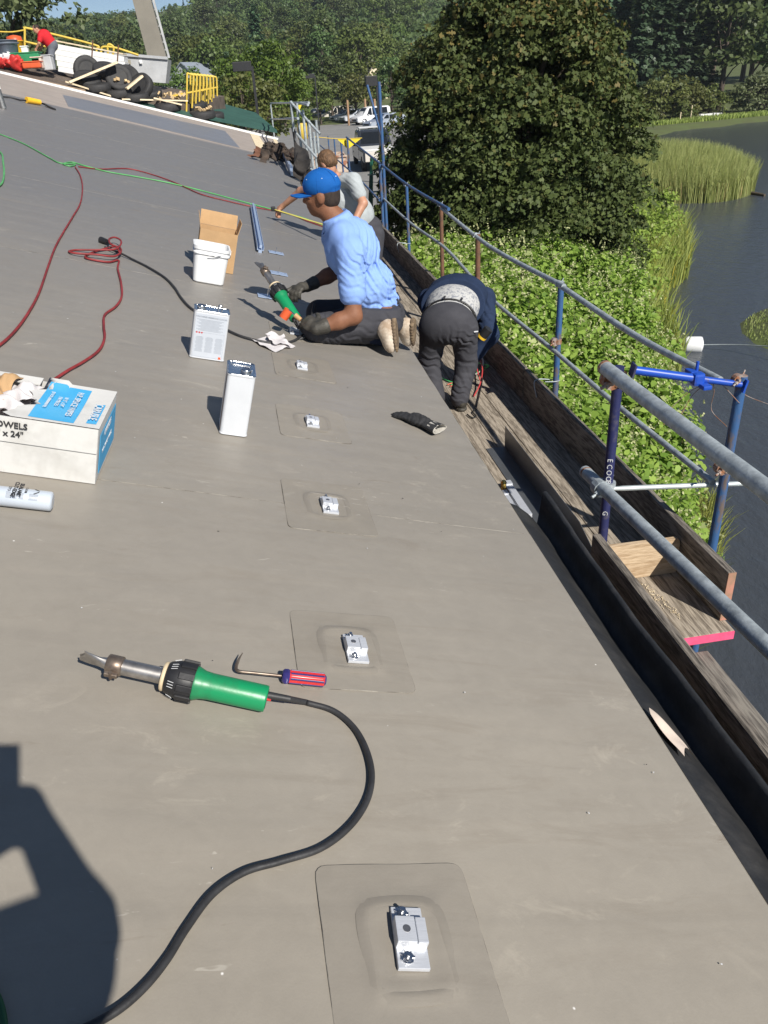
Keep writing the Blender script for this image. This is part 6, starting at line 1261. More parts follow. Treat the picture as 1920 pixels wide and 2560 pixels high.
MB().box((0, .7, 1.08), (1.9, 2.6, .12), bev=.04).build('bed_cover', mat('pale_tarp', (.62, .62, .60), .7, var=.1, bump=.3, bscale=10), t)
MB().box((0, .7, .75), (1.94, 2.6, .55), bev=.05).build('bed', Pdk, t); MB().box((0, -.64, .78), (1.75, .06, .5), bev=.03).build('tailgate', Pcr, t)
for s in (-1, 1):
    MB().box((s * 1.05, 3.4, 1.2), (.16, .12, .2), bev=.03).build('mirror', M_black, t)
    for y_ in (.5, 5.2):
        wq = MB(); wq.lathe([(.2, -.11), (.36, -.12), (.39, -.08), (.39, .08), (.36, .12), (.2, .11)], Matrix.Translation((s * .86, y_, .39)) @ Matrix.Rotation(math.pi / 2, 4, 'Y'), n=20); wq.build('wheel', M_tyre, t)
q = MB()
for y_ in (2.9, 3.5, 4.1): q.cyl((-.75, y_, 2.03), (.75, y_, 2.03), .025, n=8)
for s in (-.75, .75): q.cyl((s, 2.7, 2.03), (s, 4.2, 2.03), .03, n=8); q.cyl((s, 2.8, 1.9), (s, 2.8, 2.03), .02, n=8); q.cyl((s, 4.1, 1.9), (s, 4.1, 2.03), .02, n=8)
q.build('roof_rack', M_lgrey, t)
# open steel skip, rusty
M_rusty = mat('rusty_cream_steel', (.52, .44, .36), .7, c2=(.32, .13, .07), scale=2.2, thr=(.42, .56), bump=.2)
t = thing('rusty_skip', 'rust-stained cream steel skip beyond the grey-shirted worker', 'skip', TM(ay(822, 380, 38) * np.array([1, 1, 0]) + np.array([0, 0, -4.3]), -.06) @ Matrix.Scale(.8, 4))
for nm, c, s_ in (('rear_side', (0, 0, .95), (1.9, .08, 1.7)), ('front_side', (0, 4.0, .95), (1.9, .08, 1.7)), ('long_side', (-.95, 2, .95), (.08, 3.9, 1.7)), ('long_side', (.95, 2, .95), (.08, 3.9, 1.7)), ('floor', (0, 2, .14), (1.8, 3.9, .1))): MB().box(c, s_).build(nm, M_rusty, t)
for z_ in (.5, 1.05, 1.84): MB().box((0, -.07, z_), (2.02, .08, .09)).build('rib', M_rusty, t)
MB().grid(np.array([[(x, y_, 1.55 + .22 * math.sin(x * 5 + y_) * math.sin(y_ * 3)) for y_ in np.linspace(.1, 3.9, 16)] for x in np.linspace(-.88, .88, 12)])).build('dark_load', M_tarp, t)
def lamp(px, ptop, y, label, hw=.5, side=-1):
    a = ay(px, ptop, y); t = thing('parking_lamp', label, 'lamp post', TM((a[0], a[1], -4.3)), 'lamp posts of the parking lot'); h = a[2] + 4.3
    MB().box((0, 0, h / 2), (.13, .13, h)).build('pole', M_black, t); MB().box((side * hw * .8, 0, h + .02), (hw * 1.5, .4, .42), bev=.02).build('lamp_head', M_black, t); MB().box((side * .1, 0, h - .02), (.3, .08, .08)).build('arm', M_black, t)
lamp(630, 166, 45, 'dark square lamp post beside the bright green tree', .62); lamp(787, 190, 95, 'dark lamp post far behind the bright green tree', .7); lamp(943, 203, 40, 'dark lamp head above the tall blue post', .36)
for i, (px, y0, y1) in enumerate(((868, 250, 283), (912, 247, 280), (936, 247, 280))):
    a = ay(px, y0, 101); single('wood_post', MB().cyl((a[0], a[1], -4.3), a, .13, n=10), wood('post_wood_%d' % i, (.25, .15, .09), (.42, .27, .16), (4, 4, 1)), ('wooden post behind the parked row beside the cream minivan', 'wooden post behind the white van', 'wooden post next to the tall blue post')[i], 'post', (a[0], a[1], -4.3), 'wooden posts behind the parked row')
# step ladder by the truck
t = thing('step_ladder', 'green step ladder standing by the pickup under the maple', 'ladder', TM(ay(935, 560, 22) * np.array([1, 1, 0]) + np.array([0, 0, -4.3])))
a, b = ay(934, 395, 22), ay(926, 470, 22)
for dx, dy in ((0, 0), (.5, 0), (0, .8), (.5, .8)): MB().beam((b[0] - t.location.x + dx - .1, b[1] - t.location.y + dy * .9, 0), (a[0] - t.location.x + dx * .8, a[1] - t.location.y + .35, a[2] + 4.3), .07, .05).build('leg', mat('green_ladder', (.02, .12, .08), .5), t)
for k in range(1, 6): z_ = (a[2] + 4.3) * k / 6; MB().box((.2, .05 + .05 * k, z_), (.5, .09, .03)).build('step', mat('green_step', (.25, .33, .26), .5), t)

# ------------------------------------------------------------------ houses glimpsed among the trees
def house(px, py, y, w_, d_, h_, mt, roofm, label, rz=.5):
    a = ay(px, py, y); t = thing('house', label, 'house', TM((a[0], a[1], float(gz(a[0], a[1])) - .2), rz)); zt = a[2] - t.location.z
    m = Matrix(((1, 0, 0, 0), (0, 0, -1, d_ / 2), (0, 1, 0, 0), (0, 0, 0, 1))); MB().prism([(-w_ / 2, 0), (w_ / 2, 0), (w_ / 2, zt - h_), (0, zt), (-w_ / 2, zt - h_)], m, d_).build('wall', mt, t)
    for s in (-1, 1): MB().beam((s * w_ * .27, -d_ / 2 - .3, zt - h_ * .54 + .12), (s * w_ * .27, d_ / 2 + .3, zt - h_ * .54 + .12), math.hypot(w_ / 2, h_) + .3, .15, (s * h_, 0, w_ / 2)).build('roof', roofm, t)
    for x in (-w_ * .22, w_ * .22): q = MB(); q.box((x, -d_ / 2 - .03, zt - h_ - 1.2), (.9, .06, 1.3)); q.build('window', M_glass, t)
    return t
house(908, 158, 150, 6, 8, 3.6, mat('cream_clapboard', (.72, .62, .45), .7), mat('dark_shingle', (.06, .06, .065), .8), 'cream gabled house among the trees behind the lot', .35)
house(588, 172, 190, 7, 8, 3, M_white, mat('grey_shingle', (.30, .31, .33), .8), 'white house half hidden by trees on the hillside', .6)
house(487, 158, 150, 7, 8, 3, mat('grey_clapboard', (.4, .42, .45), .7), mat('blue_grey_roof', (.22, .25, .30), .7), 'grey roofed house beyond the yellow rail stack', -.5)

# ------------------------------------------------------------------ float on the river
a = pz(1708, 862, -5.88); b = pz(1757, 862, -5.88); t = thing('river_float', 'white cylindrical float on a cable across the river', 'float', TM((a + b) / 2)); d = nrm(b - a); c_ = (a + b) / 2
q = MB(); L_ = np.linalg.norm(b - a); mm = Matrix.Translation(Vector(c_)) @ Vector(d).to_track_quat('Z', 'Y').to_matrix().to_4x4()
q.lathe([(.10, -L_ / 2), (.185, -L_ / 2 + .03), (.195, -L_ / 2 + .07), (.195, L_ / 2 - .07), (.185, L_ / 2 - .03), (.10, L_ / 2)], mm, n=28); q.build('drum', M_pail, t, True)
single('float_cable', MB().tube(spline([pz(1560, 850, -5.75), a + np.array([0, 0, .02]), c_, b, pz(1850, 862, -5.8), pz(1990, 870, -5.6)], 6), .012, 6), M_galv, 'thin cable holding the white float across the river', 'cable', c_)
# ------------------------------------------------------------------ foliage
SHAPES = {
 'diamond': [(-.5, 0), (0, -.42), (.5, 0), (0, .42)],
 'star': [(-.45, 0), (-.05, -.48), (.5, -.12), (.5, .12), (-.05, .48)],
 'ovate': [(-.5, 0), (-.28, -.30), (.12, -.30), (.5, 0), (.12, .30), (-.28, .30)],
 'maple': [(-.42, 0), (-.10, -.50), (.04, -.18), (.30, -.30), (.50, 0), (.30, .30), (.04, .18), (-.10, .50)],
 'needle': [(-.5, -.10), (.5, -.03), (.5, .03), (-.5, .10)]}
def leaves(P, Nn, size, shape, g, jitter=.35, fold=.12, axis=None):
    # P points, Nn leaf normals -> vertex and face arrays
    n = len(P); Nn = Nn + g.normal(0, jitter, (n, 3)); Nn /= np.linalg.norm(Nn, axis=1)[:, None] + 1e-9
    A = g.normal(0, 1, (n, 3)) if axis is None else axis + g.normal(0, .25, (n, 3)); A -= Nn * (A * Nn).sum(1)[:, None]; A /= np.linalg.norm(A, axis=1)[:, None] + 1e-9
    B = np.cross(Nn, A); sh = np.array(SHAPES[shape]); s = (size * g.uniform(.7, 1.3, n))[:, None, None] if np.isscalar(size) else (size * g.uniform(.8, 1.2, n))[:, None, None]
    V = P[:, None, :] + s * (A[:, None, :] * sh[None, :, :1] + B[:, None, :] * sh[None, :, 1:]) - s * Nn[:, None, :] * (fold * (sh[None, :, :1] + .5) ** 2 * 1.2 - fold * np.abs(sh[None, :, 1:]))
    k = len(sh); return V.reshape(-1, 3), np.arange(n * k).reshape(n, k)
def sphere(g, n):
    v = g.normal(0, 1, (n, 3)); return v / np.linalg.norm(v, axis=1)[:, None]
def clumpcloud(g, C, R, per, up=.45, flat=.75, inner=.25):  # leaf points on clumps: surface points, normals turned out and up
    C = np.repeat(C, per, 0); Rr = np.repeat(R, per); n = len(C); d = sphere(g, n); d[:, 2] = np.where(d[:, 2] < -.3, -d[:, 2] * .5, d[:, 2])
    rad = np.where(g.uniform(0, 1, n) < inner, g.uniform(.35, .9, n), g.uniform(.85, 1.1, n)); P = C + d * (Rr * rad)[:, None] * np.array([1, 1, flat])
    Nn = d + np.array([0, 0, up]); return P, Nn / np.linalg.norm(Nn, axis=1)[:, None]
def crownclumps(g, cen, rad, n, rc, shell=(.55, 1.0), low=-.75, egg=.0):
    d = sphere(g, n * 2); d = d[d[:, 2] > low][:n]; t = g.uniform(shell[0] ** 2, shell[1] ** 2, len(d)) ** .5
    w_ = 1 - egg * d[:, 2]; C = cen + d * t[:, None] * rad * np.stack([w_, w_, np.ones_like(w_)], 1); return C, g.uniform(rc[0], rc[1], len(C))
def limbs(g, base, top, r0, C, k=14, n=7):
    q = MB(); base = np.asarray(base, float); top = np.asarray(top, float); q.tube([base, base + (top - base) * .3 + g.normal(0, .03, 3), base + (top - base) * .65 + g.normal(0, .06, 3), top], [r0 * 1.25, r0, r0 * .7, r0 * .25], n + 3)
    for i in g.choice(len(C), min(k, len(C)), replace=False):
        s = base + (top - base) * g.uniform(.25, .75); e = C[i]; m = (s + e) / 2 + np.array([0, 0, .12 * np.linalg.norm(e - s)]); q.tube([s, m, e], [r0 * .42, r0 * .26, r0 * .08], n)
    return q
M_bark = mat('bark', (.085, .065, .05), .9, var=.35, scale=8, bump=.6, bscale=20, stretch=(1, 1, .3))
M_maple = leafmat('dark_maple_leaf', (.046, .064, .020), (.098, .120, .036), (.20, .105, .038), .18, .6, .22)
# --- the big maple beside the walkway
g = np.random.default_rng(11)
mc = np.array([5.40, 17.2, -1.75]); mr = np.array([2.60, 2.75, 3.75])
C, R_ = crownclumps(g, mc, mr, 600, (.22, .60), (.70, 1.0), -.93, .25)
C2, R2 = crownclumps(g, mc, mr * .8, 120, (.5, .9), (.3, 1.0), -.9, .3)
Ca = np.concatenate([C, C2]); Ra = np.concatenate([R_, R2])
P, Nn = clumpcloud(g, Ca, Ra, 270, .55, .72, .15)
P[:, 2] -= .16 * np.maximum(0, np.linalg.norm((P - mc)[:, :2], axis=1) - 2.0)
V, Fc = leaves(P, Nn, .09 * g.choice([.7, .9, 1.15, 1.4], len(P), p=[.25, .35, .28, .12]), 'maple', g, .65, .14)
hgt = np.clip((P[:, 2] - (-1.6)) / 4.2, 0, 1); edge = np.clip((np.linalg.norm((P - mc) / mr, axis=1) - .82) / .3, 0, 1)
tint = np.where(g.uniform(0, 1, len(P)) < .04 + .45 * hgt * edge, g.uniform(.25, 1.0, len(P)), g.uniform(0, .15, len(P))) * (.25 + .75 * hgt)
rnd = np.clip(g.normal(.42, .25, len(P)), 0, 1)
t = thing('maple_tree', 'large dark green maple with reddish tinge beside the scaffold', 'tree', TM((5.7, 17.3, -4.9)))
Ib = np.array([5.7, 17.3, -4.9]); link('crown', fastmesh('crown', V - Ib, Fc, M_maple, {'rnd': rnd, 'tint': tint}), t)
limbs(g, (5.7, 17.3, -5.6), (5.6, 17.2, .8), .26, C, 60).build('trunk', M_bark, t, True)

# --- tree kinds for the background (meshes shared by the copies)
M_leafA = leafmat('mid_green_leaf', (.078, .115, .030), (.160, .210, .055), trans=.35); M_leafB = leafmat('dark_green_leaf', (.055, .086, .030), (.118, .162, .052), trans=.3)
M_leafC = leafmat('olive_leaf', (.092, .118, .030), (.175, .195, .058), trans=.35); M_leafD = leafmat('bright_leaf', (.065, .115, .018), (.14, .20, .035), trans=.3); M_pine = leafmat('blue_green_needles', (.042, .078, .040), (.088, .142, .072), trans=.15)
M_willow = leafmat('pale_willow_leaf', (.085, .115, .045), (.16, .19, .085), trans=.3)
def tree_proto(name, label, mt, seed, cen, rad, ncl, rc, per, size, shape='diamond', h=6.0, group=None, trunk=.22, egg=.1, shell=(.5, 1.0), flat=.7):
    g = np.random.default_rng(seed); C, R_ = crownclumps(g, np.array(cen), np.array(rad), ncl, rc, shell, -.8, egg); P, Nn = clumpcloud(g, C, R_, per, .5, flat, .25); V, Fc = leaves(P, Nn, size, shape, g, .5)
    t = thing(name, label, 'tree', Matrix(), group); link('crown', fastmesh('crown', V, Fc, mt, {'rnd': np.clip(g.normal(.45, .28, len(P)), 0, 1), 'tint': np.zeros(len(P))}), t)
    limbs(g, (0, 0, -.8), (0, 0, cen[2] + rad[2] * .6), trunk, C, 16, 5).build('trunk', M_bark, t); return t
def pine_proto(name, label, seed, H_=14., Rb=3.2, group=None):
    g = np.random.default_rng(seed); P = []; Nn = []; AX = []
    for z in np.arange(1.6, H_, .42):
        f = 1 - (z / H_); rr = Rb * (f ** .75) * g.uniform(.75, 1.1) + .25; nb = int(6 + 5 * f)
        for k in range(nb):
            a = g.uniform(0, 6.283); L_ = rr * g.uniform(.6, 1.1); m = int(5 + L_ * 7)
            for s in g.uniform(.15, 1, m):
                w_ = .28 * s * L_ * g.uniform(-1, 1); d = np.array([math.cos(a), math.sin(a), 0]); p = d * L_ * s + np.array([-d[1], d[0], 0]) * w_ * .6 + np.array([0, 0, z + .25 * s * L_ * .5 - .22 * (s * L_) ** 1.3 * .4 + g.normal(0, .08)])
                P.append(p); Nn.append(np.array([d[0] * .3, d[1] * .3, 1])); AX.append(d)
    P = np.array(P); V, Fc = leaves(P, np.array(Nn), .62, 'diamond', g, .35, .05, np.array(AX)); t = thing(name, label, 'tree', Matrix(), group)
    link('crown', fastmesh('crown', V, Fc, M_pine, {'rnd': np.clip(g.normal(.45, .3, len(P)), 0, 1), 'tint': np.zeros(len(P))}), t); MB().tube([(0, 0, -.8), (0, 0, H_ * .5), (0, 0, H_ * .97)], [.26, .16, .03], 7).build('trunk', M_bark, t); return t
GH = 'trees of the wooded hillside'
kinds = [tree_proto('hillside_tree', 'rounded mid green tree in the wooded hillside', M_leafA, 31, (0, 0, 6.2), (3.6, 3.6, 4.2), 60, (.9, 1.6), 34, .50, h=9, group=GH), tree_proto('hillside_tree', 'dense dark green tree in the wooded hillside', M_leafB, 32, (0, 0, 6.8), (3.3, 3.3, 5.0), 66, (.8, 1.5), 34, .48, group=GH),
         tree_proto('hillside_tree', 'olive green broad tree in the wooded hillside', M_leafC, 33, (0, 0, 5.4), (4.0, 4.0, 3.8), 60, (.9, 1.6), 32, .5, group=GH), tree_proto('hillside_tree', 'tall narrow green tree in the wooded hillside', M_leafA, 34, (0, 0, 7.6), (2.5, 2.5, 5.4), 56, (.8, 1.3), 34, .45, group=GH), tree_proto('hillside_tree', 'dark loose-crowned tree in the wooded hillside', M_leafB, 35, (0, 0, 6.0), (3.7, 3.7, 4.4), 46, (.8, 1.5), 36, .5, group=GH)]
pines = [pine_proto('pine_tree', 'blue-green pine in the wooded hillside', 41, 14, 3.3, GH), pine_proto('pine_tree', 'tall layered pine in the wooded hillside', 42, 17, 3.6, GH)]
first = set()
def put(kind, x, y, s=1.0, z=None, label=None, group=None, sxy=1.0, rz=None):
    z = float(gz(x, y)) if z is None else z
    m = Matrix.Translation((x, y, z)) @ Matrix.Rotation(random.uniform(0, 6.28) if rz is None else rz, 4, 'Z') @ Matrix.Diagonal((s * sxy, s * sxy, s, 1))
    if kind not in first:
        first.add(kind); kind.matrix_world = m; MW[kind] = m; o = kind
        if label: o['label'] = label
        if group: o['group'] = group
        return o
    return copy_tree(kind, m, label=label or kind['label0'], group=group or kind['group0'])
for k_ in kinds + pines: k_['label0'] = k_['label']; k_['group0'] = k_['group']
g = np.random.default_rng(77)
def inview(x, y, z, mx=140): 
    px, py = proj((x, y, z)); return -mx < px < 1920 + mx and -240 < py < 420
def RIDGE(px): return np.interp(px, [0, 120, 200, 300, 400, 450, 480, 520], [44, 38, 28, 22, 13, 4, -10, -400])   # the skyline of the hill in the photograph
# rows of trees up the hill, dense enough that crowns close up
pts = []; cnt = 0
for y in list(np.arange(150, 250, 17)) + list(np.arange(255, 420, 26)) + list(np.arange(425, 620, 34)):
    step = 7.0 + (y - 110) * .012; x = -.30 * y + g.uniform(0, step)
    while x < .26 * y:
        xx, yy = x + g.normal(0, 1.5), y + g.normal(0, 5); x += step * g.uniform(.8, 1.3)
        if xx > xs_(yy) - 4 and yy < 112: continue
        zt = float(gz(xx, yy)) + 8; px, py = proj((xx, yy, zt))
        if not (-60 < px < 1560 and -60 < py): continue
        if 1040 < px < 1530 and py > -40 and px < 1500: continue          # hidden behind the maple
        if cnt >= 290: break
        k = (pines[int(g.integers(0, 2))] if g.uniform() < .06 else kinds[int(g.choice(5, p=[.27, .25, .2, .14, .14]))]); s_ = g.uniform(.85, 1.25) * (1.1 if y > 300 else .95); zb = float(gz(xx, yy)); ht = {0: 11.6, 1: 13, 2: 10.2, 3: 14, 4: 11.5}.get(kinds.index(k) if k in kinds else 9, 14.5 if k is pines[0] else 17.5)
        while s_ > .25 and proj((xx, yy, zb + ht * s_))[1] < RIDGE(proj((xx, yy, zb + ht * s_))[0]) + g.uniform(0, 9): s_ *= .93
        put(k, xx, yy, s_); cnt += 1
# rear slope behind those rows reads as one mass: clumps of leaves joined into one object
Cx = []; g = np.random.default_rng(78)
for _ in range(4200):
    y = 170 + 450 * g.uniform(0, 1) ** .8; x = g.uniform(-.33 * y, .66 * y); z_ = float(gz(x, y)) + g.uniform(1.5, 6.5); q_ = proj((x, y, z_ + 3.0))
    if q_[1] > RIDGE(q_[0]) + 3: Cx.append((x, y, z_))
Cx = np.array(Cx); P, Nn = clumpcloud(g, Cx, g.uniform(2.2, 4.0, len(Cx)), 46, .5, .9, .1); V, Fc = leaves(P, Nn, 1.1, 'diamond', g, .5)
tag(link('hillside_wood', fastmesh('hillside_wood', V, Fc, M_leafB, {'rnd': np.clip(np.repeat(g.uniform(0, 1, len(Cx)), 46) * .8 + g.normal(.1, .15, len(P)), 0, 1), 'tint': np.zeros(len(P))})), 'continuous dark green woodland filling the hillside', 'woodland', kind='stuff')
# hedge of trees behind the parked row, individual trees nearer by
GP = 'trees along the back of the parking lot'
hed_l = ['mid green tree closing off the parking lot', 'dark green tree closing off the parking lot', 'olive green tree closing off the parking lot', 'narrow green tree closing off the parking lot', 'loose dark tree closing off the parking lot']
for i, px in enumerate(range(440, 1060, 30)):
    y = 107 + 7 * (i % 3); a = ay(px, 270, y); k = (2, 0, 2, 4, 0)[i % 5]; put(kinds[k], a[0], y, .50 + .22 * ((i * 7) % 4) / 3, -4.2, hed_l[k], GP)
# bright green tree at the left end of the lot, pale shrub beside it, pale tree behind the far roof
bt = tree_proto('green_tree', 'bright yellow-green rounded tree beside the parked row', M_leafD, 51, (0, 0, 4.1), (3.3, 3.3, 2.9), 120, (.5, .95), 70, .20, 'ovate', group=None); a = ay(668, 262, 58)
bt.matrix_world = TM((a[0], 58, -4.3)); MW[bt] = bt.matrix_world.copy(); pass
sh = tree_proto('pale_shrub', 'pale green shrub beyond the green ribbed roof', M_leafC, 52, (0, 0, 2.6), (2.6, 2.6, 2.3), 60, (.4, .8), 60, .2, 'ovate', trunk=.1); a = ay(595, 250, 50); sh.matrix_world = TM((a[0] + .2, 50, -3.9)); MW[sh] = sh.matrix_world.copy()
wl = tree_proto('willow_tree', 'pale olive feathery tree behind the worker in red', M_willow, 53, (0, 0, 7.0), (4.6, 4.0, 5.0), 120, (.7, 1.3), 60, .30, 'ovate', trunk=.3, flat=.9); a = ay(5, 90, 46); wl.matrix_world = TM((a[0] - .3, 46, -5.2)); MW[wl] = wl.matrix_world.copy()
wl2 = copy_tree(wl, TM((ay(205, 90, 75)[0] - 12, 75, -6.5), 2.0) @ Matrix.Scale(1.15, 4), label='pale olive tree further behind the yellow guard rail')
sp_ = pine_proto('spruce_tree', 'small silvery spruce beyond the yellow rails', 54, 7.5, 1.7); a = ay(572, 190, 95); sp_.matrix_world = TM((a[0], 95, -4.2)); MW[sp_] = sp_.matrix_world.copy()
# far bank: pines, broad trees, shrubs and the pale knotweed mound
GB = 'trees on the far bank of the river'
for px, py, y, k, s, lb in ((1545, 210, 96, pines[1], .95, 0), (1590, 230, 93, pines[0], 1.0, 1), (1640, 225, 97, pines[1], 1.0, 0), (1690, 230, 99, pines[0], 1.1, 1), (1735, 235, 102, pines[1], 1.1, 0), (1500, 215, 102, pines[0], 1.1, 1), (1800, 240, 99, kinds[1], 1.35, 2), (1870, 240, 108, kinds[4], 1.45, 3), (1925, 250, 104, kinds[1], 1.4, 2), (1775, 240, 122, kinds[3], 1.4, 4), (1850, 230, 126, kinds[0], 1.5, 5), (1700, 225, 130, kinds[3], 1.5, 4), (1620, 220, 132, kinds[0], 1.5, 5), (1540, 215, 134, kinds[1], 1.5, 2), (1960, 260, 128, kinds[0], 1.5, 5), (2010, 260, 116, kinds[4], 1.4, 3)):
    a = ay(px, py, y); put(k, a[0], y, s, None, ('tall layered pine on the far river bank', 'blue-green pine on the far river bank', 'big dark broad tree on the far river bank', 'big loose dark tree on the far river bank', 'narrow green tree behind the far bank pines', 'green tree behind the far bank pines')[lb], GB)
GS = 'shrubs on the far bank of the river'
bu = tree_proto('bank_shrub', 'olive shrub at the foot of the far bank pines', M_leafC, 55, (0, 0, 1.5), (2.0, 2.0, 1.6), 40, (.35, .7), 50, .24, 'diamond', trunk=.08, group=GS); bu['label0'] = bu['label']; bu['group0'] = GS
for px, y, s in ((1600, 88.5, 1.1), (1650, 89, 1.5), (1690, 90, 1.3), (1560, 88, 1.2), (1730, 91.5, 1.2), (1712, 88.3, .55), (1625, 87.5, .8), (1770, 91, 1.0)): a = ay(px, 290, y); put(bu, a[0], y, s)
km = tree_proto('knotweed_mound', 'pale green arching knotweed mound on the far bank', M_willow, 56, (0, 0, 2.0), (5.2, 3.2, 2.3), 110, (.5, .9), 60, .28, 'ovate', trunk=.1, flat=.5); a = ay(1885, 275, 92); km.matrix_world = TM((a[0] + 1.2, 92, float(gz(a[0], 92)) - .2)); MW[km] = km.matrix_world.copy(); km['category'] = 'bush'
for i, (px, y, h) in enumerate(((1726, 87.5, 1.5), (1700, 86, 1.0), (1803, 89, 1.1))):
    a = ay(px, 300, y); z = float(gz(a[0], y)); single('marker_stake', MB().cyl((a[0], y, z - .4), (a[0], y, z + h), .06, n=8), (M_pale, M_pale, M_black)[i], ('tall pale stake on the far bank', 'short pale stake at the water edge of the far bank', 'dark stake on the far bank lawn')[i], 'stake', (a[0], y, z))
a = ay(1756, 290, 89.6); q = MB(); gg = np.random.default_rng(3)
for k in range(9): q.box((a[0] + gg.uniform(-2, 2), 89.6 + gg.uniform(-.3, .3), float(gz(a[0], 89.6)) + .3), (gg.uniform(.4, .9), .5, .35))
single('white_stones', q, M_white, 'row of white stones on the far bank lawn', 'stones', a, kind='stuff')

# ------------------------------------------------------------------ knotweed thicket between walkway and river
M_knot = leafmat('knotweed_leaf', (.13, .20, .028), (.32, .40, .080), (.50, .48, .27), .40, .55, .25)
g = np.random.default_rng(91); N0 = 5200
yy = g.uniform(3.6, 21.5, N0); xx = np.array([g.uniform(2.15, max(2.3, xs_(y) + .55)) for y in yy])
qx = np.array([proj((a, b, -4.4)) for a, b in zip(xx, yy)]); lim = np.interp(qx[:, 1], [640, 780, 870, 960, 1150, 1290, 1330], [1420, 1570, 1625, 1675, 1745, 1775, 1680]); keep = ~((yy > 15.5) & (xx < 3.4)) & (qx[:, 0] < lim) & (qx[:, 1] < 1330); xx, yy = xx[keep], yy[keep]
d_edge = np.clip((xs_(yy) + .7 - xx) / 1.6, 0, 1); hgt = 1.9 * (.35 + .65 * d_edge) * (.85 + .25 * np.sin(xx * 1.7 + yy * .9) * np.sin(yy * 1.3)) * np.clip((yy - 3.0) / 1.8, .3, 1)
zt = np.maximum(gz(xx, yy), -6.1) + hgt; zt = np.minimum(zt, -2.75 - .10 * np.maximum(0, 9 - yy))
C = np.stack([xx, yy, zt], 1); P, Nn = clumpcloud(g, C, g.uniform(.14, .36, len(C)), 15, .8, .8, .2)
P2 = P.copy(); P2[:, 2] -= g.uniform(.15, .9, len(P)); sel = g.uniform(0, 1, len(P)) < .45; Pa = np.concatenate([P, P2[sel]]); Na = np.concatenate([Nn, Nn[sel]])
V, Fc = leaves(Pa, Na, .098 * g.choice([.6, .9, 1.2], len(Pa)), 'ovate', g, .42, .16)
ro = np.clip(g.normal(.5, .28, len(Pa)), 0, 1)
nf = 3400; i = g.integers(0, len(C), nf); base = C[i] + g.normal(0, .14, (nf, 3)) + np.array([0, 0, .14]); Pf = (base[:, None, :] + np.linspace(0, 1, 5)[None, :, None] * (g.normal(0, .06, (nf, 1, 3)) + np.array([0, 0, .07]))).reshape(-1, 3)
Vf, Ff = leaves(Pf, np.tile([0, 0, 1.0], (len(Pf), 1)), .036, 'ovate', g, .9)
o = link('knotweed_thicket', fastmesh('knotweed_thicket', np.concatenate([V, Vf]), np.concatenate([Fc, Ff + len(V)]), M_knot, {'rnd': np.concatenate([ro, np.full(len(Pf), .8)]), 'tint': np.concatenate([np.where(g.uniform(0, 1, len(Pa)) < .05, .5, 0), np.full(len(Pf), .95)])})); tag(o, 'bright green flowering knotweed thicket on the river bank', 'thicket', kind='stuff')
q = MB()
for k in g.choice(len(C), 260, replace=False): q.tube([(C[k][0] + .1, C[k][1], float(gz(C[k][0], C[k][1])) - .1), tuple(C[k])], .012, 4, caps=False)
q.build('stems', mat('knotweed_stem', (.16, .12, .05), .7), o)
# ------------------------------------------------------------------ reeds, bank grasses
M_reed = leafmat('reed_blade', (.25, .31, .085), (.50, .54, .22), (.55, .44, .2), .4, .5, .3)
def blades(g, X, Y, Z, H_, w, lean=.18):
    n = len(X); a = g.uniform(0, 6.283, n); ln = np.stack([np.cos(a), np.sin(a)], 1) * (lean * H_ * g.uniform(.2, 1, n))[:, None]; s = np.stack([-np.sin(a + 1), np.cos(a + 1), np.zeros(n)], 1) * (w * g.uniform(.6, 1.3, n))[:, None]
    b = np.stack([X, Y, Z], 1); m = b + np.concatenate([ln * .3, (H_ * .6)[:, None]], 1); t_ = b + np.concatenate([ln, (H_ * (1 - lean * .2))[:, None]], 1)
    V = np.stack([b - s, b + s, m + s * .8, m - s * .8, t_ + s * .12, t_ - s * .12], 1).reshape(-1, 3); k = np.arange(n) * 6; return V, np.concatenate([np.stack([k, k + 1, k + 2, k + 3], 1), np.stack([k + 3, k + 2, k + 4, k + 5], 1)])
def field(name, label, cat, g, X, Y, H_, w, mt, lean=.18, tintf=None, z=None):
    Z = np.maximum(gz(X, Y), -6.05) - .05 if z is None else z; V, Fc = blades(g, X, Y, Z, H_, w, lean); n = len(X); r = np.clip(g.normal(.5, .27, n), 0, 1); tn = np.zeros(n) if tintf is None else tintf(n)
    return tag(link(name, fastmesh(name, V, Fc, mt, {'rnd': np.concatenate([r, r]), 'tint': np.concatenate([tn, tn * .4])})), label, cat, kind='stuff')
g = np.random.default_rng(61); n = 46000; a = g.uniform(0, 6.283, n); r = np.sqrt(g.uniform(0, 1, n)); X = 21.4 + 5.3 * r * np.cos(a) * (1 + .08 * np.sin(a * 5)); Y = 43.8 + 6.7 * r * np.sin(a) * (1 + .07 * np.sin(a * 4 + 1))
field('reed_island', 'oval island of tall yellow-green reeds in the river', 'reeds', g, X, Y, (1.25 + .75 * np.sqrt(np.clip(1 - r * r, 0, 1))) * g.uniform(.8, 1.25, n), .015, M_reed, .26, lambda n: np.where(g.uniform(0, 1, n) < .14, g.uniform(.4, 1, n), 0))
n = 9000; Y = g.uniform(15.0, 30, n); X = np.array([xs_(y) + g.uniform(-2.6, .5) for y in Y]); M_gold = leafmat('bank_grass_blade', (.18, .22, .045), (.34, .36, .10), (.50, .36, .03), .3, .5, .3)
field('bank_grass', 'sunlit yellow-green grasses and goldenrod at the water edge', 'grass', g, X, Y, g.uniform(.6, 1.5, n), .016, M_gold, .4, lambda n: np.where(g.uniform(0, 1, n) < .10, .8, 0))
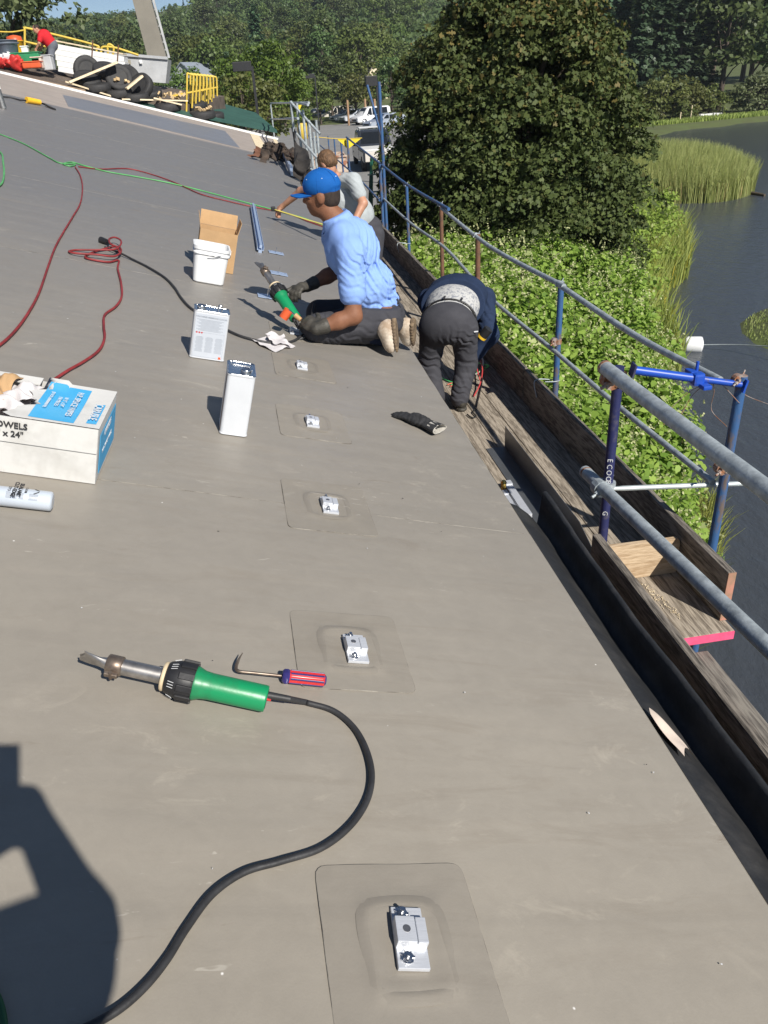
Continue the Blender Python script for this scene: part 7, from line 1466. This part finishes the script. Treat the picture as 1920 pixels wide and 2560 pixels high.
C = np.stack([np.array([xs_(y) - g.uniform(.2, 2.2) for y in np.linspace(16, 27, 170)]), np.linspace(16, 27, 170), np.zeros(170)], 1); C[:, 2] = np.maximum(gz(C[:, 0], C[:, 1]), -6) + g.uniform(.5, 1.7, 170)
P, Nn = clumpcloud(g, C, g.uniform(.25, .5, 170), 45, .6, .8, .2); V, Fc = leaves(P, Nn, .11, 'ovate', g, .4); tag(link('bank_bushes', fastmesh('bank_bushes', V, Fc, M_knot, {'rnd': g.uniform(.3, 1, len(P)), 'tint': np.where(g.uniform(0, 1, len(P)) < .06, .6, 0)})), 'low bright bushes on the bank beneath the maple', 'bushes', kind='stuff')
n = 2600; Y = g.uniform(4.2, 9.5, n); X = np.array([xs_(y) + g.uniform(-.5, .45) for y in Y]); field('waterside_grass', 'fine pale grass tufts at the near water edge', 'grass', g, X, Y, g.uniform(.4, .9, n), .008, M_gold, .5)
n = 9000; X = g.uniform(11, 18.5, n); Y = g.uniform(13.2, 20, n); k = gz(X, Y) > -5.96; X, Y = X[k], Y[k]; field('islet_grass', 'short green grass on the small islet at the right', 'grass', g, X, Y, g.uniform(.05, .14, len(X)), .012, M_reed, .5)
n = 14000; X = g.uniform(36, 76, n); Y = np.interp(X, [40, 60, 120], [84, 88, 92]) + g.uniform(-.3, 3.2, n); k = gz(X, Y) > -6.0; X, Y = X[k], Y[k]; field('far_bank_grass', 'bright green lawn and sedge along the far bank', 'grass', g, X, Y, g.uniform(.1, .55, len(X)), .05, M_gold, .4)
a, b = pz(1893, 900, -5.8), pz(1918, 866, -5.75); a[2] = float(gz(a[0], a[1])) + .05; b[2] = float(gz(b[0], b[1])) + .08; single('driftwood_log', MB().tube([a, (a + b) / 2 + np.array([0, 0, .03]), b], [.05, .07, .04], 8), mat('bleached_wood', (.36, .30, .23), .8), 'bleached driftwood log on the islet', 'log', a)
a, b = pz(1868, 482, -5.95), pz(1912, 488, -5.95); single('driftwood_log', MB().tube([a, b], [.12, .06], 8), mat('wet_wood', (.09, .07, .05), .7), 'dark log at the tip of the reed island', 'log', a)

# ------------------------------------------------------------------ thin summer haze over the valley
hz = bpy.data.materials.new('haze_air'); hz.use_nodes = True; t_ = hz.node_tree; t_.nodes.remove(t_.nodes['Principled BSDF'])
pv = t_.nodes.new('ShaderNodeVolumePrincipled'); pv.inputs['Color'].default_value = (.80, .88, .97, 1); pv.inputs['Density'].default_value = .00028; pv.inputs['Anisotropy'].default_value = .2
t_.links.new(pv.outputs[0], t_.nodes['Material Output'].inputs['Volume'])
single('haze', MB().box((70, 340, 40), (1100, 900, 100)), hz, 'thin pale summer haze over the river valley', 'haze', kind='stuff')
# ------------------------------------------------------------------ the person taking the picture, kneeling behind the lens; only the shadow is in view
def cw(x, y, z): return RC @ np.array([x, y, z], float)
def shp(px, py, t): return rp(px, py) + SUN * t
t = thing('mobile_phone', 'black mobile phone held up by the kneeling photographer', 'phone', Matrix([list(RC[0]) + [0], list(RC[1]) + [0], list(RC[2]) + [0], [0, 0, 0, 1]]))
MB().box((-.021, -.058, .0125), (.074, .148, .008), bev=.003).build('case', M_black, t); MB().box((-.021, -.058, .0168), (.068, .140, .0004)).build('screen', M_glass, t)
wr1 = shp(62, 2010, 1.60); el1 = shp(205, 2290, 1.47); sh1 = shp(130, 2420, 1.55); wr2 = cw(-.10, -.13, .09); el2 = sh1 + np.array([-.52, .10, -.22]); sh2 = sh1 + np.array([-.38, -.04, .04])
nk = (sh1 + sh2) / 2 + np.array([0, .0, .06]); hd_ = nk + np.array([0.02, .05, .15]); ch_ = (sh1 + sh2) / 2 + np.array([0, -.03, -.14]); pe_ = ch_ + np.array([0, -.08, -.38])
z0 = lambda x, y: rl((x - 0) / math.cos(S) * 1.0, y)[2]
kn1, kn2 = rl(.02, .22, .07), rl(-.32, .22, .07); an1, an2 = rl(.02, -.28, .06), rl(-.32, -.28, .06)
fw_, up_ = nrm([0, 1, -.35]), np.array([0, .3, 1.0])
body = headprims(hd_, fw_, up_) + [('c', nk, hd_, .058, .055), ('e', ch_, (.2, .13, .19)), ('e', (ch_ + pe_) / 2, (.17, .13, .18)), ('e', pe_, (.18, .15, .14)), ('c', nk, sh1, .05, .06), ('c', nk, sh2, .05, .06), ('c', sh1, el1, .055, .046), ('c', el1, wr1, .046, .03), ('c', sh2, el2, .055, .046), ('c', el2, wr2, .046, .03), ('c', pe_ + np.array([.1, 0, -.03]), kn1, .09, .065), ('c', pe_ + np.array([-.1, 0, -.03]), kn2, .09, .065), ('c', kn1, an1, .06, .045), ('c', kn2, an2, .06, .045)]
ph = cw(.02, -.10, .03); body += hand(wr1, ph - wr1, nrm(RC @ np.array([1, 0, -.2])), cw(0, .3, 1), .55) + hand(wr2, cw(-.06, -.10, .03) - wr2, nrm(RC @ np.array([-1, 0, -.2])), cw(0, .3, 1), .55)
V, Fc = sdf(body, .02, .011); base = rl(-.15, -.05, 0); pp = link('person', fastmesh('person', V - base, Fc, M_skin, smooth=True), None, TM(base)); tag(pp, 'kneeling photographer in a dark shirt whose shadow falls on the roof', 'person')
sdf_obj('shirt', [('e', ch_, (.23, .16, .21)), ('e', (ch_ + pe_) / 2, (.2, .16, .2)), ('c', nk - np.array([0, 0, .03]), sh1, .07, .08), ('c', nk - np.array([0, 0, .03]), sh2, .07, .08), ('c', sh1, sh1 + (el1 - sh1) * .7, .08, .07), ('c', sh2, sh2 + (el2 - sh2) * .7, .08, .07)], M_navy, pp, k=.04, vox=.011, disp=folds([(ch_, .3, (.5, .3, .8), .06, .006)]))
sdf_obj('trousers', [('e', pe_, (.2, .17, .16)), ('c', pe_ + np.array([.1, 0, -.03]), kn1, .11, .085), ('c', pe_ + np.array([-.1, 0, -.03]), kn2, .11, .085), ('c', kn1, kn1 + (an1 - kn1) * .85, .078, .06), ('c', kn2, kn2 + (an2 - kn2) * .85, .078, .06)], M_gtr, pp, k=.03, vox=.011)
hxp = ellax(fw_, up_); sdf_obj('hair', [('e', hd_ + hxp[2] * .028 - hxp[1] * .014, (.086, .1, .092), hxp)], M_hairb, pp, vox=.01, cuts=[(hd_ + hxp[1] * .05, hxp[1])])
for an in (an1, an2): shoe(an + np.array([0, 0, .03]), an + np.array([0, -.06, .10]), an + np.array([0, -.12, -.04]) , np.array([0, -1.0, .2]), M_boot, M_boot, pp, 'boot')
